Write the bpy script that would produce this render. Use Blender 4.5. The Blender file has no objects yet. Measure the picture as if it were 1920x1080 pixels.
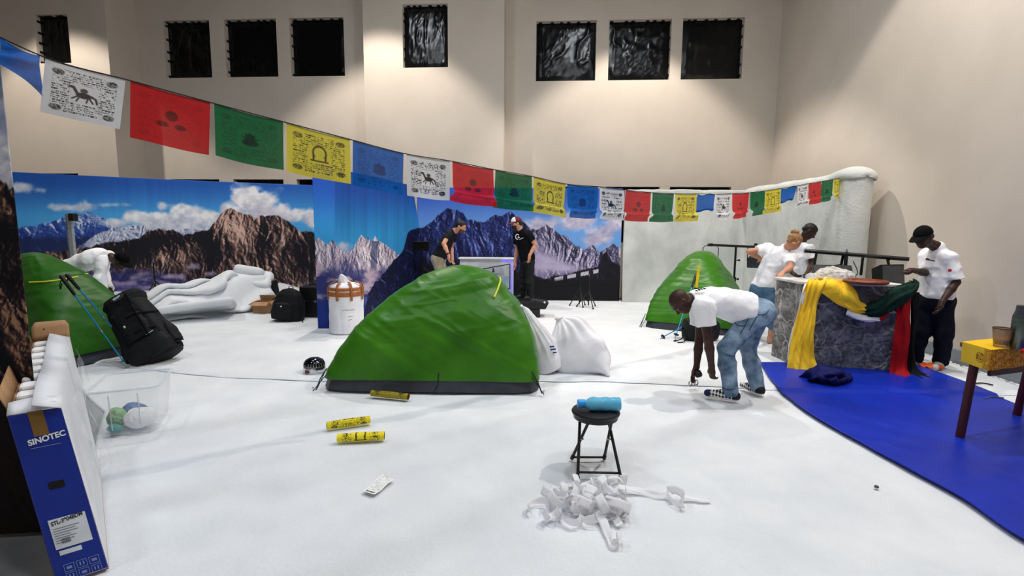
import bpy, bmesh, math, random
import numpy as np
from mathutils import Vector, Matrix

SC = bpy.context.scene
COL = SC.collection
R_ = math.radians
rnd = random.Random(7)

# ------------------------------------------------------------------ camera
FPX, CAMH = 950.0, 1.65
CAMR = (Matrix.Rotation(R_(90 - 6.8), 3, 'X') @ Matrix.Rotation(R_(0.45), 3, 'Z'))
cd = bpy.data.cameras.new('camera')
cd.sensor_width = 36.0
cd.lens = FPX / 1920.0 * 36.0
cd.clip_start = 0.05
cam = bpy.data.objects.new('camera', cd)
cam.matrix_world = Matrix.Translation((0, 0, CAMH)) @ CAMR.to_4x4()
COL.objects.link(cam)
SC.camera = cam
NR = np.array(CAMR)

# ------------------------------------------------------------------ world, lights, exposure
SC.view_settings.view_transform = 'Standard'
SC.view_settings.look = 'None'
SC.view_settings.gamma = 1.0
SC.view_settings.use_curve_mapping = False
SC.view_settings.exposure = -0.35
w = bpy.data.worlds.new('world'); SC.world = w
w.use_nodes = True
w.node_tree.nodes['Background'].inputs[0].default_value = (0.80, 0.85, 1.0, 1)
w.node_tree.nodes['Background'].inputs[1].default_value = 0.05

def lamp(name, kind, loc, energy, color=(1, 1, 1), aim=None, size=0.5, spot=None, blend=0.4):
    d = bpy.data.lights.new(name, kind)
    d.energy = energy; d.color = color
    if kind == 'AREA':
        d.shape = 'DISK'; d.size = size
    else:
        d.shadow_soft_size = size
    if kind == 'SPOT':
        d.spot_size = R_(spot); d.spot_blend = blend
    o = bpy.data.objects.new(name, d)
    o.location = loc
    if aim is not None:
        o.rotation_euler = (Vector(aim) - Vector(loc)).to_track_quat('-Z', 'Y').to_euler()
    COL.objects.link(o)
    return o

WARM = (1.0, 0.92, 0.82); COOL = (0.90, 0.95, 1.0)
# high-bay lamps over the hall floor
for (x, y, e) in ((-4.5, 1.5, 150), (0.5, 0.5, 170), (4.0, 2.0, 130), (-3.5, 6.0, 170), (1.5, 5.5, 190)):
    lamp('high_bay_lamp', 'AREA', (x, y, 8.2), e, COOL, (x, y, 0), 0.6)
# downlights close to the rear wall and the side wall
lamp('wall_downlight', 'SPOT', (-3.1, 10.0, 7.9), 1250, WARM, (-3.1, 10.3, 0), 0.08, 88, 0.32)
lamp('wall_downlight', 'SPOT', (2.5, 9.95, 7.7), 1250, WARM, (2.5, 10.3, 0), 0.08, 88, 0.32)
lamp('wall_downlight', 'SPOT', (-10.2, 10.0, 7.9), 1150, WARM, (-10.2, 10.3, 0), 0.08, 88, 0.32)
lamp('wall_downlight', 'SPOT', (4.1, 5.3, 7.3), 1000, WARM, (4.2, 5.3, 0), 0.08, 108, 0.16)

# ------------------------------------------------------------------ helpers: pixels of the 1920x1080 frame to points in the hall
def ray(px, py):
    d = CAMR @ Vector(((px - 960.0) / FPX, -(py - 540.0) / FPX, -1.0))
    return d
def at(px, py, Y):
    d = ray(px, py); t = Y / d.y
    return Vector((d.x * t, Y, CAMH + d.z * t))
def fl(px, py, z=0.0):
    d = ray(px, py); t = (z - CAMH) / d.z
    return Vector((d.x * t, d.y * t, z))
def proj(P):
    P = np.asarray(P, float) - np.array((0, 0, CAMH))
    q = P @ NR
    return 960 + FPX * q[..., 0] / -q[..., 2], 540 - FPX * q[..., 1] / -q[..., 2]

def lin(c):
    c = np.asarray(c, float) / 255.0
    return np.where(c <= 0.04045, c / 12.92, ((c + 0.055) / 1.055) ** 2.4)
def L3(c):
    return tuple(float(x) for x in lin(c))

# ------------------------------------------------------------------ numpy noise
_PR = np.random.RandomState(3)
_TAB = _PR.rand(4096).astype(np.float32)
def _h(ix, iy, iz=0, s=0):
    s = int(s) % 9973
    n = (ix * 73856093) ^ (iy * 19349663) ^ (iz * 83492791) ^ (s * 2654435)
    return _TAB[(n ^ (n >> 13)) & 4095]
def vnoise2(x, y, s=0):
    x, y = np.broadcast_arrays(np.asarray(x, float), np.asarray(y, float))
    ix = np.floor(x).astype(np.int64); iy = np.floor(y).astype(np.int64)
    fx = x - ix; fy = y - iy
    fx = fx * fx * (3 - 2 * fx); fy = fy * fy * (3 - 2 * fy)
    a = _h(ix, iy, 0, s); b = _h(ix + 1, iy, 0, s); c = _h(ix, iy + 1, 0, s); d = _h(ix + 1, iy + 1, 0, s)
    return (a * (1 - fx) + b * fx) * (1 - fy) + (c * (1 - fx) + d * fx) * fy
def fbm2(x, y, o=4, s=0, gain=0.5):
    t = 0; a = 1; n = 0
    for i in range(o):
        t = t + a * vnoise2(x * 2 ** i + 13.7 * i, y * 2 ** i + 7.1 * i, s + i); n += a; a *= gain
    return t / n
def ridge2(x, y, o=4, s=0, gain=0.55):
    t = 0; a = 1; n = 0
    for i in range(o):
        t = t + a * (1 - np.abs(2 * vnoise2(x * 2 ** i + 3.7 * i, y * 2 ** i + 9.1 * i, s + i) - 1)); n += a; a *= gain
    return t / n
def vnoise3(x, y, z, s=0):
    ix = np.floor(x).astype(np.int64); iy = np.floor(y).astype(np.int64); iz = np.floor(z).astype(np.int64)
    fx = x - ix; fy = y - iy; fz = z - iz
    fx = fx * fx * (3 - 2 * fx); fy = fy * fy * (3 - 2 * fy); fz = fz * fz * (3 - 2 * fz)
    r = 0
    for dz in (0, 1):
        for dy in (0, 1):
            for dx in (0, 1):
                r = r + _h(ix + dx, iy + dy, iz + dz, s) * (fx if dx else 1 - fx) * (fy if dy else 1 - fy) * (fz if dz else 1 - fz)
    return r
def sstep(a, b, x):
    t = np.clip((x - a) / (b - a), 0, 1); return t * t * (3 - 2 * t)

# ------------------------------------------------------------------ materials
MATS = {}
def mat(name, col, rough=0.6, col2=None, scale=8.0, metal=0.0, bump=0.0, bscale=60.0, spec=0.5, trans=0.0,
        sheen=0.0, emit=None, estr=0.0, stretch=(1, 1, 1), alpha=1.0, transl=0.0, detail=4.0, ior=1.45, coat=0.0):
    if name in MATS: return MATS[name]
    m = bpy.data.materials.new(name); m.use_nodes = True
    nt = m.node_tree; b = nt.nodes['Principled BSDF']
    tc = nt.nodes.new('ShaderNodeTexCoord'); mp = nt.nodes.new('ShaderNodeMapping')
    mp.inputs['Scale'].default_value = stretch
    nt.links.new(tc.outputs['Object'], mp.inputs['Vector'])
    nz = nt.nodes.new('ShaderNodeTexNoise'); nz.inputs['Scale'].default_value = scale; nz.inputs['Detail'].default_value = detail
    nt.links.new(mp.outputs[0], nz.inputs['Vector'])
    rp = nt.nodes.new('ShaderNodeValToRGB')
    c2 = col2 if col2 is not None else tuple(max(0, v * 0.90) for v in col)
    rp.color_ramp.elements[0].position = 0.32; rp.color_ramp.elements[1].position = 0.68
    rp.color_ramp.elements[0].color = (*L3(c2), 1); rp.color_ramp.elements[1].color = (*L3(col), 1)
    nt.links.new(nz.outputs['Fac'], rp.inputs[0])
    nt.links.new(rp.outputs[0], b.inputs['Base Color'])
    b.inputs['Roughness'].default_value = rough
    b.inputs['Metallic'].default_value = metal
    b.inputs['Specular IOR Level'].default_value = spec
    b.inputs['Transmission Weight'].default_value = trans
    b.inputs['IOR'].default_value = ior
    b.inputs['Alpha'].default_value = alpha
    b.inputs['Coat Weight'].default_value = coat
    if sheen: b.inputs['Sheen Weight'].default_value = sheen
    if emit is not None:
        b.inputs['Emission Color'].default_value = (*L3(emit), 1); b.inputs['Emission Strength'].default_value = estr
    if bump:
        n2 = nt.nodes.new('ShaderNodeTexNoise'); n2.inputs['Scale'].default_value = bscale; n2.inputs['Detail'].default_value = 3
        nt.links.new(mp.outputs[0], n2.inputs['Vector'])
        bp = nt.nodes.new('ShaderNodeBump'); bp.inputs['Strength'].default_value = bump; bp.inputs['Distance'].default_value = 0.02
        nt.links.new(n2.outputs['Fac'], bp.inputs['Height']); nt.links.new(bp.outputs[0], b.inputs['Normal'])
    if transl:
        tr = nt.nodes.new('ShaderNodeBsdfTranslucent'); mx = nt.nodes.new('ShaderNodeMixShader')
        mx.inputs[0].default_value = transl
        nt.links.new(rp.outputs[0], tr.inputs[0])
        nt.links.new(b.outputs[0], mx.inputs[1]); nt.links.new(tr.outputs[0], mx.inputs[2])
        nt.links.new(mx.outputs[0], nt.nodes['Material Output'].inputs[0])
    MATS[name] = m
    return m

def print_mat(name, rough=0.6, transl=0.0, spec=0.3, clear=0.0):
    """flat print stored as a colour attribute on the cloth's own points"""
    if name in MATS: return MATS[name]
    m = bpy.data.materials.new(name); m.use_nodes = True
    nt = m.node_tree; b = nt.nodes['Principled BSDF']
    a = nt.nodes.new('ShaderNodeVertexColor'); a.layer_name = 'print'
    nt.links.new(a.outputs[0], b.inputs['Base Color'])
    b.inputs['Roughness'].default_value = rough; b.inputs['Specular IOR Level'].default_value = spec
    out = nt.nodes['Material Output']; cur = b.outputs[0]
    if transl:
        tr = nt.nodes.new('ShaderNodeBsdfTranslucent'); mx = nt.nodes.new('ShaderNodeMixShader'); mx.inputs[0].default_value = transl
        nt.links.new(a.outputs[0], tr.inputs[0]); nt.links.new(cur, mx.inputs[1]); nt.links.new(tr.outputs[0], mx.inputs[2])
        cur = mx.outputs[0]
    if clear:
        tp = nt.nodes.new('ShaderNodeBsdfTransparent'); mx2 = nt.nodes.new('ShaderNodeMixShader'); mx2.inputs[0].default_value = clear
        nt.links.new(cur, mx2.inputs[1]); nt.links.new(tp.outputs[0], mx2.inputs[2]); cur = mx2.outputs[0]
    nt.links.new(cur, out.inputs[0])
    MATS[name] = m
    return m

# ------------------------------------------------------------------ object helpers
def tag(o, label=None, cat=None, group=None, kind=None):
    if label: o['label'] = label
    if cat: o['category'] = cat
    if group: o['group'] = group
    if kind: o['kind'] = kind
    return o
def thing(name, label, cat, loc=(0, 0, 0), rz=0.0, group=None):
    o = bpy.data.objects.new(name, None); COL.objects.link(o)
    o.empty_display_size = 0.1
    o.location = loc; o.rotation_euler = (0, 0, rz)
    return tag(o, label, cat, group)
def link(name, me, m, parent=None, smooth=False, world=True):
    """link a mesh; vertices are given in world space when the parent is a thing placed in the hall (world=True)"""
    o = bpy.data.objects.new(name, me); COL.objects.link(o)
    if m is not None:
        for mm in (m if isinstance(m, (list, tuple)) else [m]): me.materials.append(mm)
    if parent is not None:
        o.parent = parent
        if world:
            bpy.context.view_layer.update()
            o.matrix_parent_inverse = parent.matrix_world.inverted()
    if smooth:
        me.polygons.foreach_set('use_smooth', [True] * len(me.polygons))
    return o

class MB:
    """collects simple solids into one mesh"""
    def __init__(s): s.v = []; s.f = []
    def add(s, vs, fs):
        n = len(s.v); s.v += [tuple(v) for v in vs]; s.f += [tuple(i + n for i in f) for f in fs]; return s
    def box(s, c, d, M=None):
        hx, hy, hz = d[0] / 2, d[1] / 2, d[2] / 2
        vs = [Vector((x, y, z)) for x in (-hx, hx) for y in (-hy, hy) for z in (-hz, hz)]
        if M is not None: vs = [M @ v for v in vs]
        vs = [v + Vector(c) for v in vs]
        return s.add(vs, [(0, 1, 3, 2), (4, 6, 7, 5), (0, 4, 5, 1), (2, 3, 7, 6), (0, 2, 6, 4), (1, 5, 7, 3)])
    def hexa(s, p):   # 4 lower, 4 upper points
        return s.add(p, [(3, 2, 1, 0), (4, 5, 6, 7), (0, 1, 5, 4), (1, 2, 6, 5), (2, 3, 7, 6), (3, 0, 4, 7)])
    def tube(s, pts, r, seg=10, cap=True):
        pts = [Vector(p) for p in pts]; n = len(pts)
        rs = r if isinstance(r, (list, tuple)) else [r] * n
        t0 = (pts[1] - pts[0]).normalized()
        up = Vector((0, 0, 1)) if abs(t0.z) < 0.9 else Vector((1, 0, 0))
        nx = t0.cross(up).normalized(); vs = []; fs = []
        for i, p in enumerate(pts):
            t = (pts[min(i + 1, n - 1)] - pts[max(i - 1, 0)]).normalized()
            nx = (nx - t * nx.dot(t)).normalized(); ny = t.cross(nx)
            for k in range(seg):
                a = 2 * math.pi * k / seg
                vs.append(p + (nx * math.cos(a) + ny * math.sin(a)) * rs[i])
        for i in range(n - 1):
            for k in range(seg):
                k2 = (k + 1) % seg
                fs.append((i * seg + k, i * seg + k2, (i + 1) * seg + k2, (i + 1) * seg + k))
        if cap:
            fs.append(tuple(reversed(range(seg)))); fs.append(tuple((n - 1) * seg + k for k in range(seg)))
        return s.add(vs, fs)
    def lathe(s, prof, c=(0, 0, 0), M=None, seg=28, cap=True):
        vs = []; fs = []; n = len(prof)
        for (r, z) in prof:
            for k in range(seg):
                a = 2 * math.pi * k / seg
                v = Vector((r * math.cos(a), r * math.sin(a), z))
                if M is not None: v = M @ v
                vs.append(v + Vector(c))
        for i in range(n - 1):
            for k in range(seg):
                k2 = (k + 1) % seg
                fs.append((i * seg + k, i * seg + k2, (i + 1) * seg + k2, (i + 1) * seg + k))
        if cap:
            fs.append(tuple(reversed(range(seg)))); fs.append(tuple((n - 1) * seg + k for k in range(seg)))
        return s.add(vs, fs)
    def ball(s, c, r, M=None, seg=16, rings=10):
        r = (r, r, r) if not isinstance(r, (tuple, list)) else r
        prof = []
        vs = []; fs = []
        for i in range(rings + 1):
            th = math.pi * i / rings - math.pi / 2
            for k in range(seg):
                a = 2 * math.pi * k / seg
                v = Vector((r[0] * math.cos(th) * math.cos(a), r[1] * math.cos(th) * math.sin(a), r[2] * math.sin(th)))
                if M is not None: v = M @ v
                vs.append(v + Vector(c))
        for i in range(rings):
            for k in range(seg):
                k2 = (k + 1) % seg
                fs.append((i * seg + k, i * seg + k2, (i + 1) * seg + k2, (i + 1) * seg + k))
        return s.add(vs, fs)
    def build(s, name, m, parent=None, smooth=False, bevel=0.0, bseg=2, world=True):
        me = bpy.data.meshes.new(name); me.from_pydata(s.v, [], s.f)
        bm = bmesh.new(); bm.from_mesh(me)
        bmesh.ops.remove_doubles(bm, verts=bm.verts, dist=1e-6)
        bmesh.ops.recalc_face_normals(bm, faces=bm.faces)
        bm.to_mesh(me); bm.free(); me.update()
        o = link(name, me, m, parent, smooth, world)
        if smooth:
            auto_smooth(me)
        if bevel:
            md = o.modifiers.new('edge', 'BEVEL'); md.width = bevel; md.segments = bseg; md.limit_method = 'ANGLE'
        return o
def auto_smooth(me, ang=40):
    bm = bmesh.new(); bm.from_mesh(me); ca = math.cos(R_(ang))
    for e in bm.edges:
        if len(e.link_faces) == 2 and e.link_faces[0].normal.dot(e.link_faces[1].normal) < ca: e.smooth = False
    bm.to_mesh(me); bm.free()

def grid_obj(name, P, m, parent=None, thick=0.0, colors=None, wrap_u=False, smooth=True, sub=0, offset=0.0, world=True):
    """P: (nu, nv, 3) array of points -> sheet"""
    P = np.asarray(P, float); nu, nv = P.shape[:2]
    idx = np.arange(nu * nv).reshape(nu, nv)
    if wrap_u:
        a = idx; b = np.roll(idx, -1, 0)
    else:
        a = idx[:-1]; b = idx[1:]
    q = np.stack([a[:, :-1], b[:, :-1], b[:, 1:], a[:, 1:]], -1).reshape(-1, 4)
    me = bpy.data.meshes.new(name)
    me.vertices.add(nu * nv); me.vertices.foreach_set('co', P.reshape(-1).astype(np.float32))
    nf = len(q)
    me.loops.add(nf * 4); me.polygons.add(nf)
    me.loops.foreach_set('vertex_index', q.reshape(-1).astype(np.int32))
    me.polygons.foreach_set('loop_start', np.arange(nf, dtype=np.int32) * 4)
    me.update(calc_edges=True)
    if colors is not None:
        ca = me.color_attributes.new('print', 'FLOAT_COLOR', 'POINT')
        c = np.ones((nu * nv, 4), np.float32); c[:, :3] = np.asarray(colors).reshape(-1, 3)
        ca.data.foreach_set('color', c.reshape(-1))
    o = link(name, me, m, parent, smooth, world)
    if thick:
        md = o.modifiers.new('cloth', 'SOLIDIFY'); md.thickness = thick; md.offset = offset
    if sub:
        md = o.modifiers.new('soft', 'SUBSURF'); md.levels = sub; md.render_levels = sub
    return o

def copy_tree(o, parent=None):
    c = o.copy(); COL.objects.link(c)
    if parent is not None: c.parent = parent
    for ch in list(o.children): copy_tree(ch, c)
    return c

def spline(pts, n):
    """Catmull-Rom through points, n samples"""
    P = np.array([tuple(p) for p in pts], float); k = len(P)
    d = np.concatenate([[0], np.cumsum(np.linalg.norm(np.diff(P, axis=0), axis=1))])
    d = d / d[-1]
    ts = np.linspace(0, 1, n)
    if k < 3: return np.stack([np.interp(ts, d, P[:, j]) for j in range(P.shape[1])], 1)
    m = np.gradient(P, d, axis=0)
    i = np.clip(np.searchsorted(d, ts, 'right') - 1, 0, k - 2)
    h = (d[i + 1] - d[i])[:, None]; t = ((ts - d[i])[:, None]) / h
    return ((2 * t**3 - 3 * t**2 + 1) * P[i] + (t**3 - 2 * t**2 + t) * h * m[i] + (-2 * t**3 + 3 * t**2) * P[i + 1] + (t**3 - t**2) * h * m[i + 1])

FONT = None
def text_obj(s, name, m, size, M, parent=None, ext=0.0008, world=True, align='LEFT', bold=0.0, fit=None):
    cu = bpy.data.curves.new(name, 'FONT'); cu.body = s; cu.size = size; cu.extrude = ext; cu.align_x = align
    cu.offset = bold
    o = bpy.data.objects.new(name + '_tmp', cu); COL.objects.link(o)
    bpy.context.view_layer.update()
    dg = bpy.context.evaluated_depsgraph_get()
    me = bpy.data.meshes.new_from_object(o.evaluated_get(dg))
    bpy.data.objects.remove(o); bpy.data.curves.remove(cu)
    if fit:
        wid = max(v.co.x for v in me.vertices) - min(v.co.x for v in me.vertices)
        me.transform(Matrix.Scale(fit / wid, 4, (1, 0, 0)))
    me.transform(M)
    return link(name, me, m, parent, False, world)
# ================================================================== the hall
PHI = math.atan(0.069)
CORNER = Vector((5.88, 11.75, 0))
EX = Vector((math.cos(PHI), -math.sin(PHI), 0)); EY = Vector((math.sin(PHI), math.cos(PHI), 0))
def W(x, y, z): return CORNER + EX * x + EY * y + Vector((0, 0, z))
def wallpx(px, py, yc):
    d = ray(px, py); o = Vector((0, 0, CAMH))
    t = (yc - (o - CORNER).dot(EY)) / d.dot(EY)
    p = o + d * t - CORNER
    return p.dot(EX), p.z
WALLM = mat('painted_plaster', (214, 203, 190), 0.75, (207, 196, 183), 1.3, bump=0.05, bscale=90, spec=0.25)
CONC = mat('concrete_floor', (120, 122, 124), 0.7, (100, 102, 105), 3)
SKIRT = mat('grey_baseboard', (138, 146, 152), 0.55, (124, 132, 138), 5)
PLASTIC = mat('black_plastic_sheet', (8, 9, 11), 0.2, (4, 5, 6), 5, spec=0.35)
TAPE = mat('black_tape', (14, 14, 16), 0.5, (8, 8, 9), 20)

def wall_holes(name, x0, x1, z0, z1, y, holes, depth=0.16):
    xs = sorted(set([x0, x1] + [h[0] for h in holes] + [h[1] for h in holes]))
    zs = sorted(set([z0, z1] + [h[2] for h in holes] + [h[3] for h in holes]))
    b = MB()
    for i in range(len(xs) - 1):
        for j in range(len(zs) - 1):
            cx = (xs[i] + xs[i + 1]) / 2; cz = (zs[j] + zs[j + 1]) / 2
            if any(h[0] < cx < h[1] and h[2] < cz < h[3] for h in holes): continue
            b.add([W(xs[i], y, zs[j]), W(xs[i + 1], y, zs[j]), W(xs[i + 1], y, zs[j + 1]), W(xs[i], y, zs[j + 1])], [(0, 1, 2, 3)])
    for h in holes:
        a, c, e, g = h
        for (p, q) in (((a, e), (c, e)), ((c, e), (c, g)), ((c, g), (a, g)), ((a, g), (a, e))):
            b.add([W(p[0], y, p[1]), W(q[0], y, q[1]), W(q[0], y + depth, q[1]), W(p[0], y + depth, p[1])], [(0, 1, 2, 3)])
    o = b.build(name, WALLM); tag(o, kind='structure'); return o

WN = [0]
def window(h, y, seed, crease):
    """black plastic sheet taped into the recess"""
    WN[0] += 1
    a, c, e, g = h
    nu, nv = 60, 60
    U, V = np.meshgrid(np.linspace(0, 1, nu), np.linspace(0, 1, nv), indexing='ij')
    n = ridge2(U * 5 + seed, V * 3 - U * 2, 3, seed) ** 3 * 0.05 * crease + fbm2(U * 3 + seed, V * 3, 3, seed + 5) * 0.03 * (0.3 + crease)
    n = n * np.minimum(1, np.minimum(np.minimum(U, 1 - U), np.minimum(V, 1 - V)) * 10)
    X = a + 0.004 + U * (c - a - 0.008); Z = e + 0.004 + V * (g - e - 0.008)
    P = np.array(CORNER)[None, None] + X[..., None] * np.array(EX) + (y + 0.15 - n)[..., None] * np.array(EY)
    P[..., 2] += Z
    o = grid_obj('window_%d' % WN[0], P, PLASTIC); tag(o, kind='structure')
    t = MB()
    k = 6
    for i in range(k):
        u = a + (c - a) * (i + 0.5 + 0.3 * rnd.uniform(-1, 1)) / k
        M = Matrix((EX, EY, (0, 0, 1))).transposed()
        t.box(W(u, y + 0.11, g - 0.012), (0.07, 0.09, 0.012), M)
        if i < 5:
            v = e + (g - e) * (i + 0.5 + 0.3 * rnd.uniform(-1, 1)) / 5
            t.box(W(a + 0.008, y + 0.11, v), (0.012, 0.08, 0.05), M)
            t.box(W(c - 0.008, y + 0.11, v), (0.012, 0.08, 0.05), M)
    t.build('tape', TAPE, o)
    return o

def rect_px(x0, y0, x1, y1, yc):
    a, g = wallpx(x0, y0, yc); c, e = wallpx(x1, y1, yc)
    return (a, c, e, g)
ZT = 8.6
# main rear wall to the side of the tall corner: three upper and three lower windows
hr = [rect_px(1006, 36, 1116, 149, 0), rect_px(1143, 37, 1255, 149, 0), rect_px(1281, 38, 1390, 150, 0)]
top = sum(h[3] for h in hr) / 3; bot = sum(h[2] for h in hr) / 3
hr = [(h[0], h[1], bot, top) for h in hr]
lw = [rect_px(1003, 348, 1108, 420, 0), rect_px(1136, 350, 1234, 420, 0), rect_px(1256, 352, 1367, 420, 0)]
lt = sum(h[3] for h in lw) / 3
lw = [(h[0], h[1], lt - 1.3, lt) for h in lw]
PX0, _ = wallpx(683, 150, -0.45); PX1, _ = wallpx(945, 150, -0.45)
LX, _ = wallpx(266, 200, 0)
wall_holes('wall_back_right', PX1, 0, 0, ZT, 0, hr + lw)
hl = [rect_px(305, 38, 398, 144, 0), rect_px(419, 36, 522, 144, 0), rect_px(542, 35, 647, 143, 0)]
top = sum(h[3] for h in hl) / 3; bot = sum(h[2] for h in hl) / 3
hl = [(h[0], h[1], bot, top) for h in hl]
ll = [rect_px(321, 334, 416, 420, 0), rect_px(437, 336, 535, 420, 0), rect_px(556, 338, 652, 420, 0)]
lt2 = sum(h[3] for h in ll) / 3
ll = [(h[0], h[1], lt2 - 1.3, lt2) for h in ll]
wall_holes('wall_back_left', LX, PX0, 0, ZT, 0, hl + ll)
hp = [rect_px(754, 8, 840, 126, -0.45)]
wall_holes('wall_back_pillar', PX0, PX1, 0, ZT, -0.45, hp)
b = MB()
b.add([W(PX1, -0.45, 0), W(PX1, 0, 0), W(PX1, 0, ZT), W(PX1, -0.45, ZT)], [(0, 1, 2, 3)])
b.add([W(PX0, -0.45, 0), W(PX0, 0, 0), W(PX0, 0, ZT), W(PX0, -0.45, ZT)], [(0, 1, 2, 3)])
tag(b.build('wall_pillar_side', WALLM), kind='structure')
BY = -0.88
BX, _ = wallpx(212, 200, BY)
hb = [rect_px(62, 27, 134, 118, BY)]
hb2 = [rect_px(70, 325, 155, 420, BY)]
hb2 = [(hb2[0][0], hb2[0][1], hb2[0][3] - 1.3, hb2[0][3])]
wall_holes('wall_back_block', -19.5, BX, 0, ZT, BY, hb + hb2)
b = MB(); b.add([W(BX, BY, 0), W(LX, 0, 0), W(LX, 0, ZT), W(BX, BY, ZT)], [(0, 1, 2, 3)])
tag(b.build('wall_block_side', WALLM), kind='structure')
for i, h in enumerate(hr): window(h, 0, 11 + i, (0.32, 0.42, 0.16)[i])
for i, h in enumerate(hl): window(h, 0, 21 + i, (0.75, 0.35, 0.2)[i])
window(hp[0], -0.45, 31, 0.28); window(hb[0], BY, 32, 0.35)
for i, h in enumerate(lw + ll): window(h, 0, 41 + i, 0.3)
window(hb2[0], BY, 51, 0.3)
b = MB(); b.add([W(0, 0.02, 0), W(0, -17, 0), W(0, -17, ZT), W(0, 0.02, ZT)], [(0, 1, 2, 3)])
tag(b.build('wall_right', WALLM), kind='structure')
b = MB(); b.add([W(-19.5, 0, 0), W(-19.5, -17, 0), W(-19.5, -17, ZT), W(-19.5, 0, ZT)], [(0, 1, 2, 3)])
tag(b.build('wall_left', WALLM), kind='structure')
b = MB(); b.add([W(-19.5, -17, 0), W(0, -17, 0), W(0, -17, ZT), W(-19.5, -17, ZT)], [(0, 1, 2, 3)])
tag(b.build('wall_front', WALLM), kind='structure')
b = MB(); b.add([W(-19.5, 0.2, ZT), W(0.1, 0.2, ZT), W(0.1, -17, ZT), W(-19.5, -17, ZT)], [(0, 1, 2, 3)])
tag(b.build('ceiling', mat('roof_sheeting', (120, 118, 114), 0.8)), kind='structure')
b = MB(); b.add([W(-19.5, 0.2, -0.022), W(0.1, 0.2, -0.022), W(0.1, -17, -0.022), W(-19.5, -17, -0.022)], [(0, 1, 2, 3)])
tag(b.build('floor', CONC), kind='structure')
b = MB()
M = Matrix((EX, EY, (0, 0, 1))).transposed()
b.box(W(-0.012, -8.5, 0.075), (0.024, 17, 0.26), M)
tag(b.build('baseboard_right', SKIRT, bevel=0.004), kind='structure')
# ================================================================== batting on the floor, blue tarp
BATT = mat('white_batting', (226, 229, 233), 0.9, (214, 218, 223), 2.2, bump=0.25, bscale=45, spec=0.1, sheen=0.2)
BATT2 = mat('white_batting_wall', (214, 217, 214), 0.9, (180, 184, 182), 1.3, bump=0.35, bscale=30, spec=0.1, sheen=0.2)
def wallx(Y): return CORNER.x + (Y - CORNER.y) * 0.069

SEAM = [fl(*p) for p in ((120, 676), (300, 697), (420, 708), (600, 716), (800, 719), (1010, 715), (1140, 716), (1300, 723), (1440, 732), (1560, 735), (1760, 735), (1840, 742))]
sx = np.array([-7.6] + [p.x for p in SEAM] + [6.5]); sy = np.array([6.9] + [p.y for p in SEAM] + [SEAM[-1].y])
def seam_y(x): return np.interp(x, sx, sy)

nu, nv = 260, 200
U, V = np.meshgrid(np.linspace(0, 1, nu), np.linspace(0, 1, nv), indexing='ij')
Y0 = 0.4; Ya = .4 + V * 4.9
Xl = -1.98 - .86 * np.clip(Ya - 2.08, 0, None) - .9 * np.clip(Ya - 4.0, 0, None)
X = Xl + U * (5.6 - Xl)
Yb = seam_y(X) + 0.3
Y = Y0 + V * (Yb - Y0)
X = np.minimum(X, wallx(Y) * 0 + CORNER.x + (Y - CORNER.y) * 0.069 - 0.04)
Z = -0.014 + 0.016 * fbm2(X * 1.4, Y * 1.4, 3, 61) + 0.004 * fbm2(X * 7, Y * 7, 2, 66)
o = grid_obj('floor_batting', np.stack([X, Y, Z], -1), BATT, thick=0.02, offset=-1)
tag(o, 'wide sheet of white batting laid like snow in front of the big green tent', 'batting', 'batting sheets on the floor')

nu, nv = 300, 170
U, V = np.meshgrid(np.linspace(0, 1, nu), np.linspace(0, 1, nv), indexing='ij')
X = -9.4 + U * (6.0 + 9.4)
V2 = V ** 1.8
Y = seam_y(X) + 0.05 * (fbm2(X * 2.2, X * 0, 3, 71) - 0.5) + V2 * (11.55 - seam_y(X))
X = np.minimum(X, CORNER.x + (Y - CORNER.y) * 0.069 - 0.04)
e = (Y - Y[:, :1])
qx, qy = at(18, 500, 8.9).x, 8.9; ux, uy = at(590, 500, 11.3).x - qx, 11.3 - qy; ul = math.hypot(ux, uy); ux /= ul; uy /= ul
dm = (X - qx) * uy - (Y - qy) * ux            # distance in front of the long mural
along = (X - qx) * ux + (Y - qy) * uy
BANK = 0.36 * sstep(1.3, 0.1, dm) * sstep(5.3, 4.3, along) * sstep(-.2, .6, along) * (0.8 + .4 * fbm2(X * 2, Y * 2, 3, 75))
Z = BANK + 0.001 + 0.022 * np.sqrt(np.clip(e / 0.10, 0, 1)) + 0.016 * np.exp(-((e - 0.07) / 0.07) ** 2) * fbm2(X * 3, Y * 1, 3, 72) + 0.012 * (fbm2(X * 1.3, Y * 1.3, 3, 73) - 0.5)
o = grid_obj('floor_batting', np.stack([X, Y, Z], -1), BATT, thick=0.02, offset=-1)
tag(o, 'sheet of white batting behind the long seam, under the tents and murals', 'batting', 'batting sheets on the floor')

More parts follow.
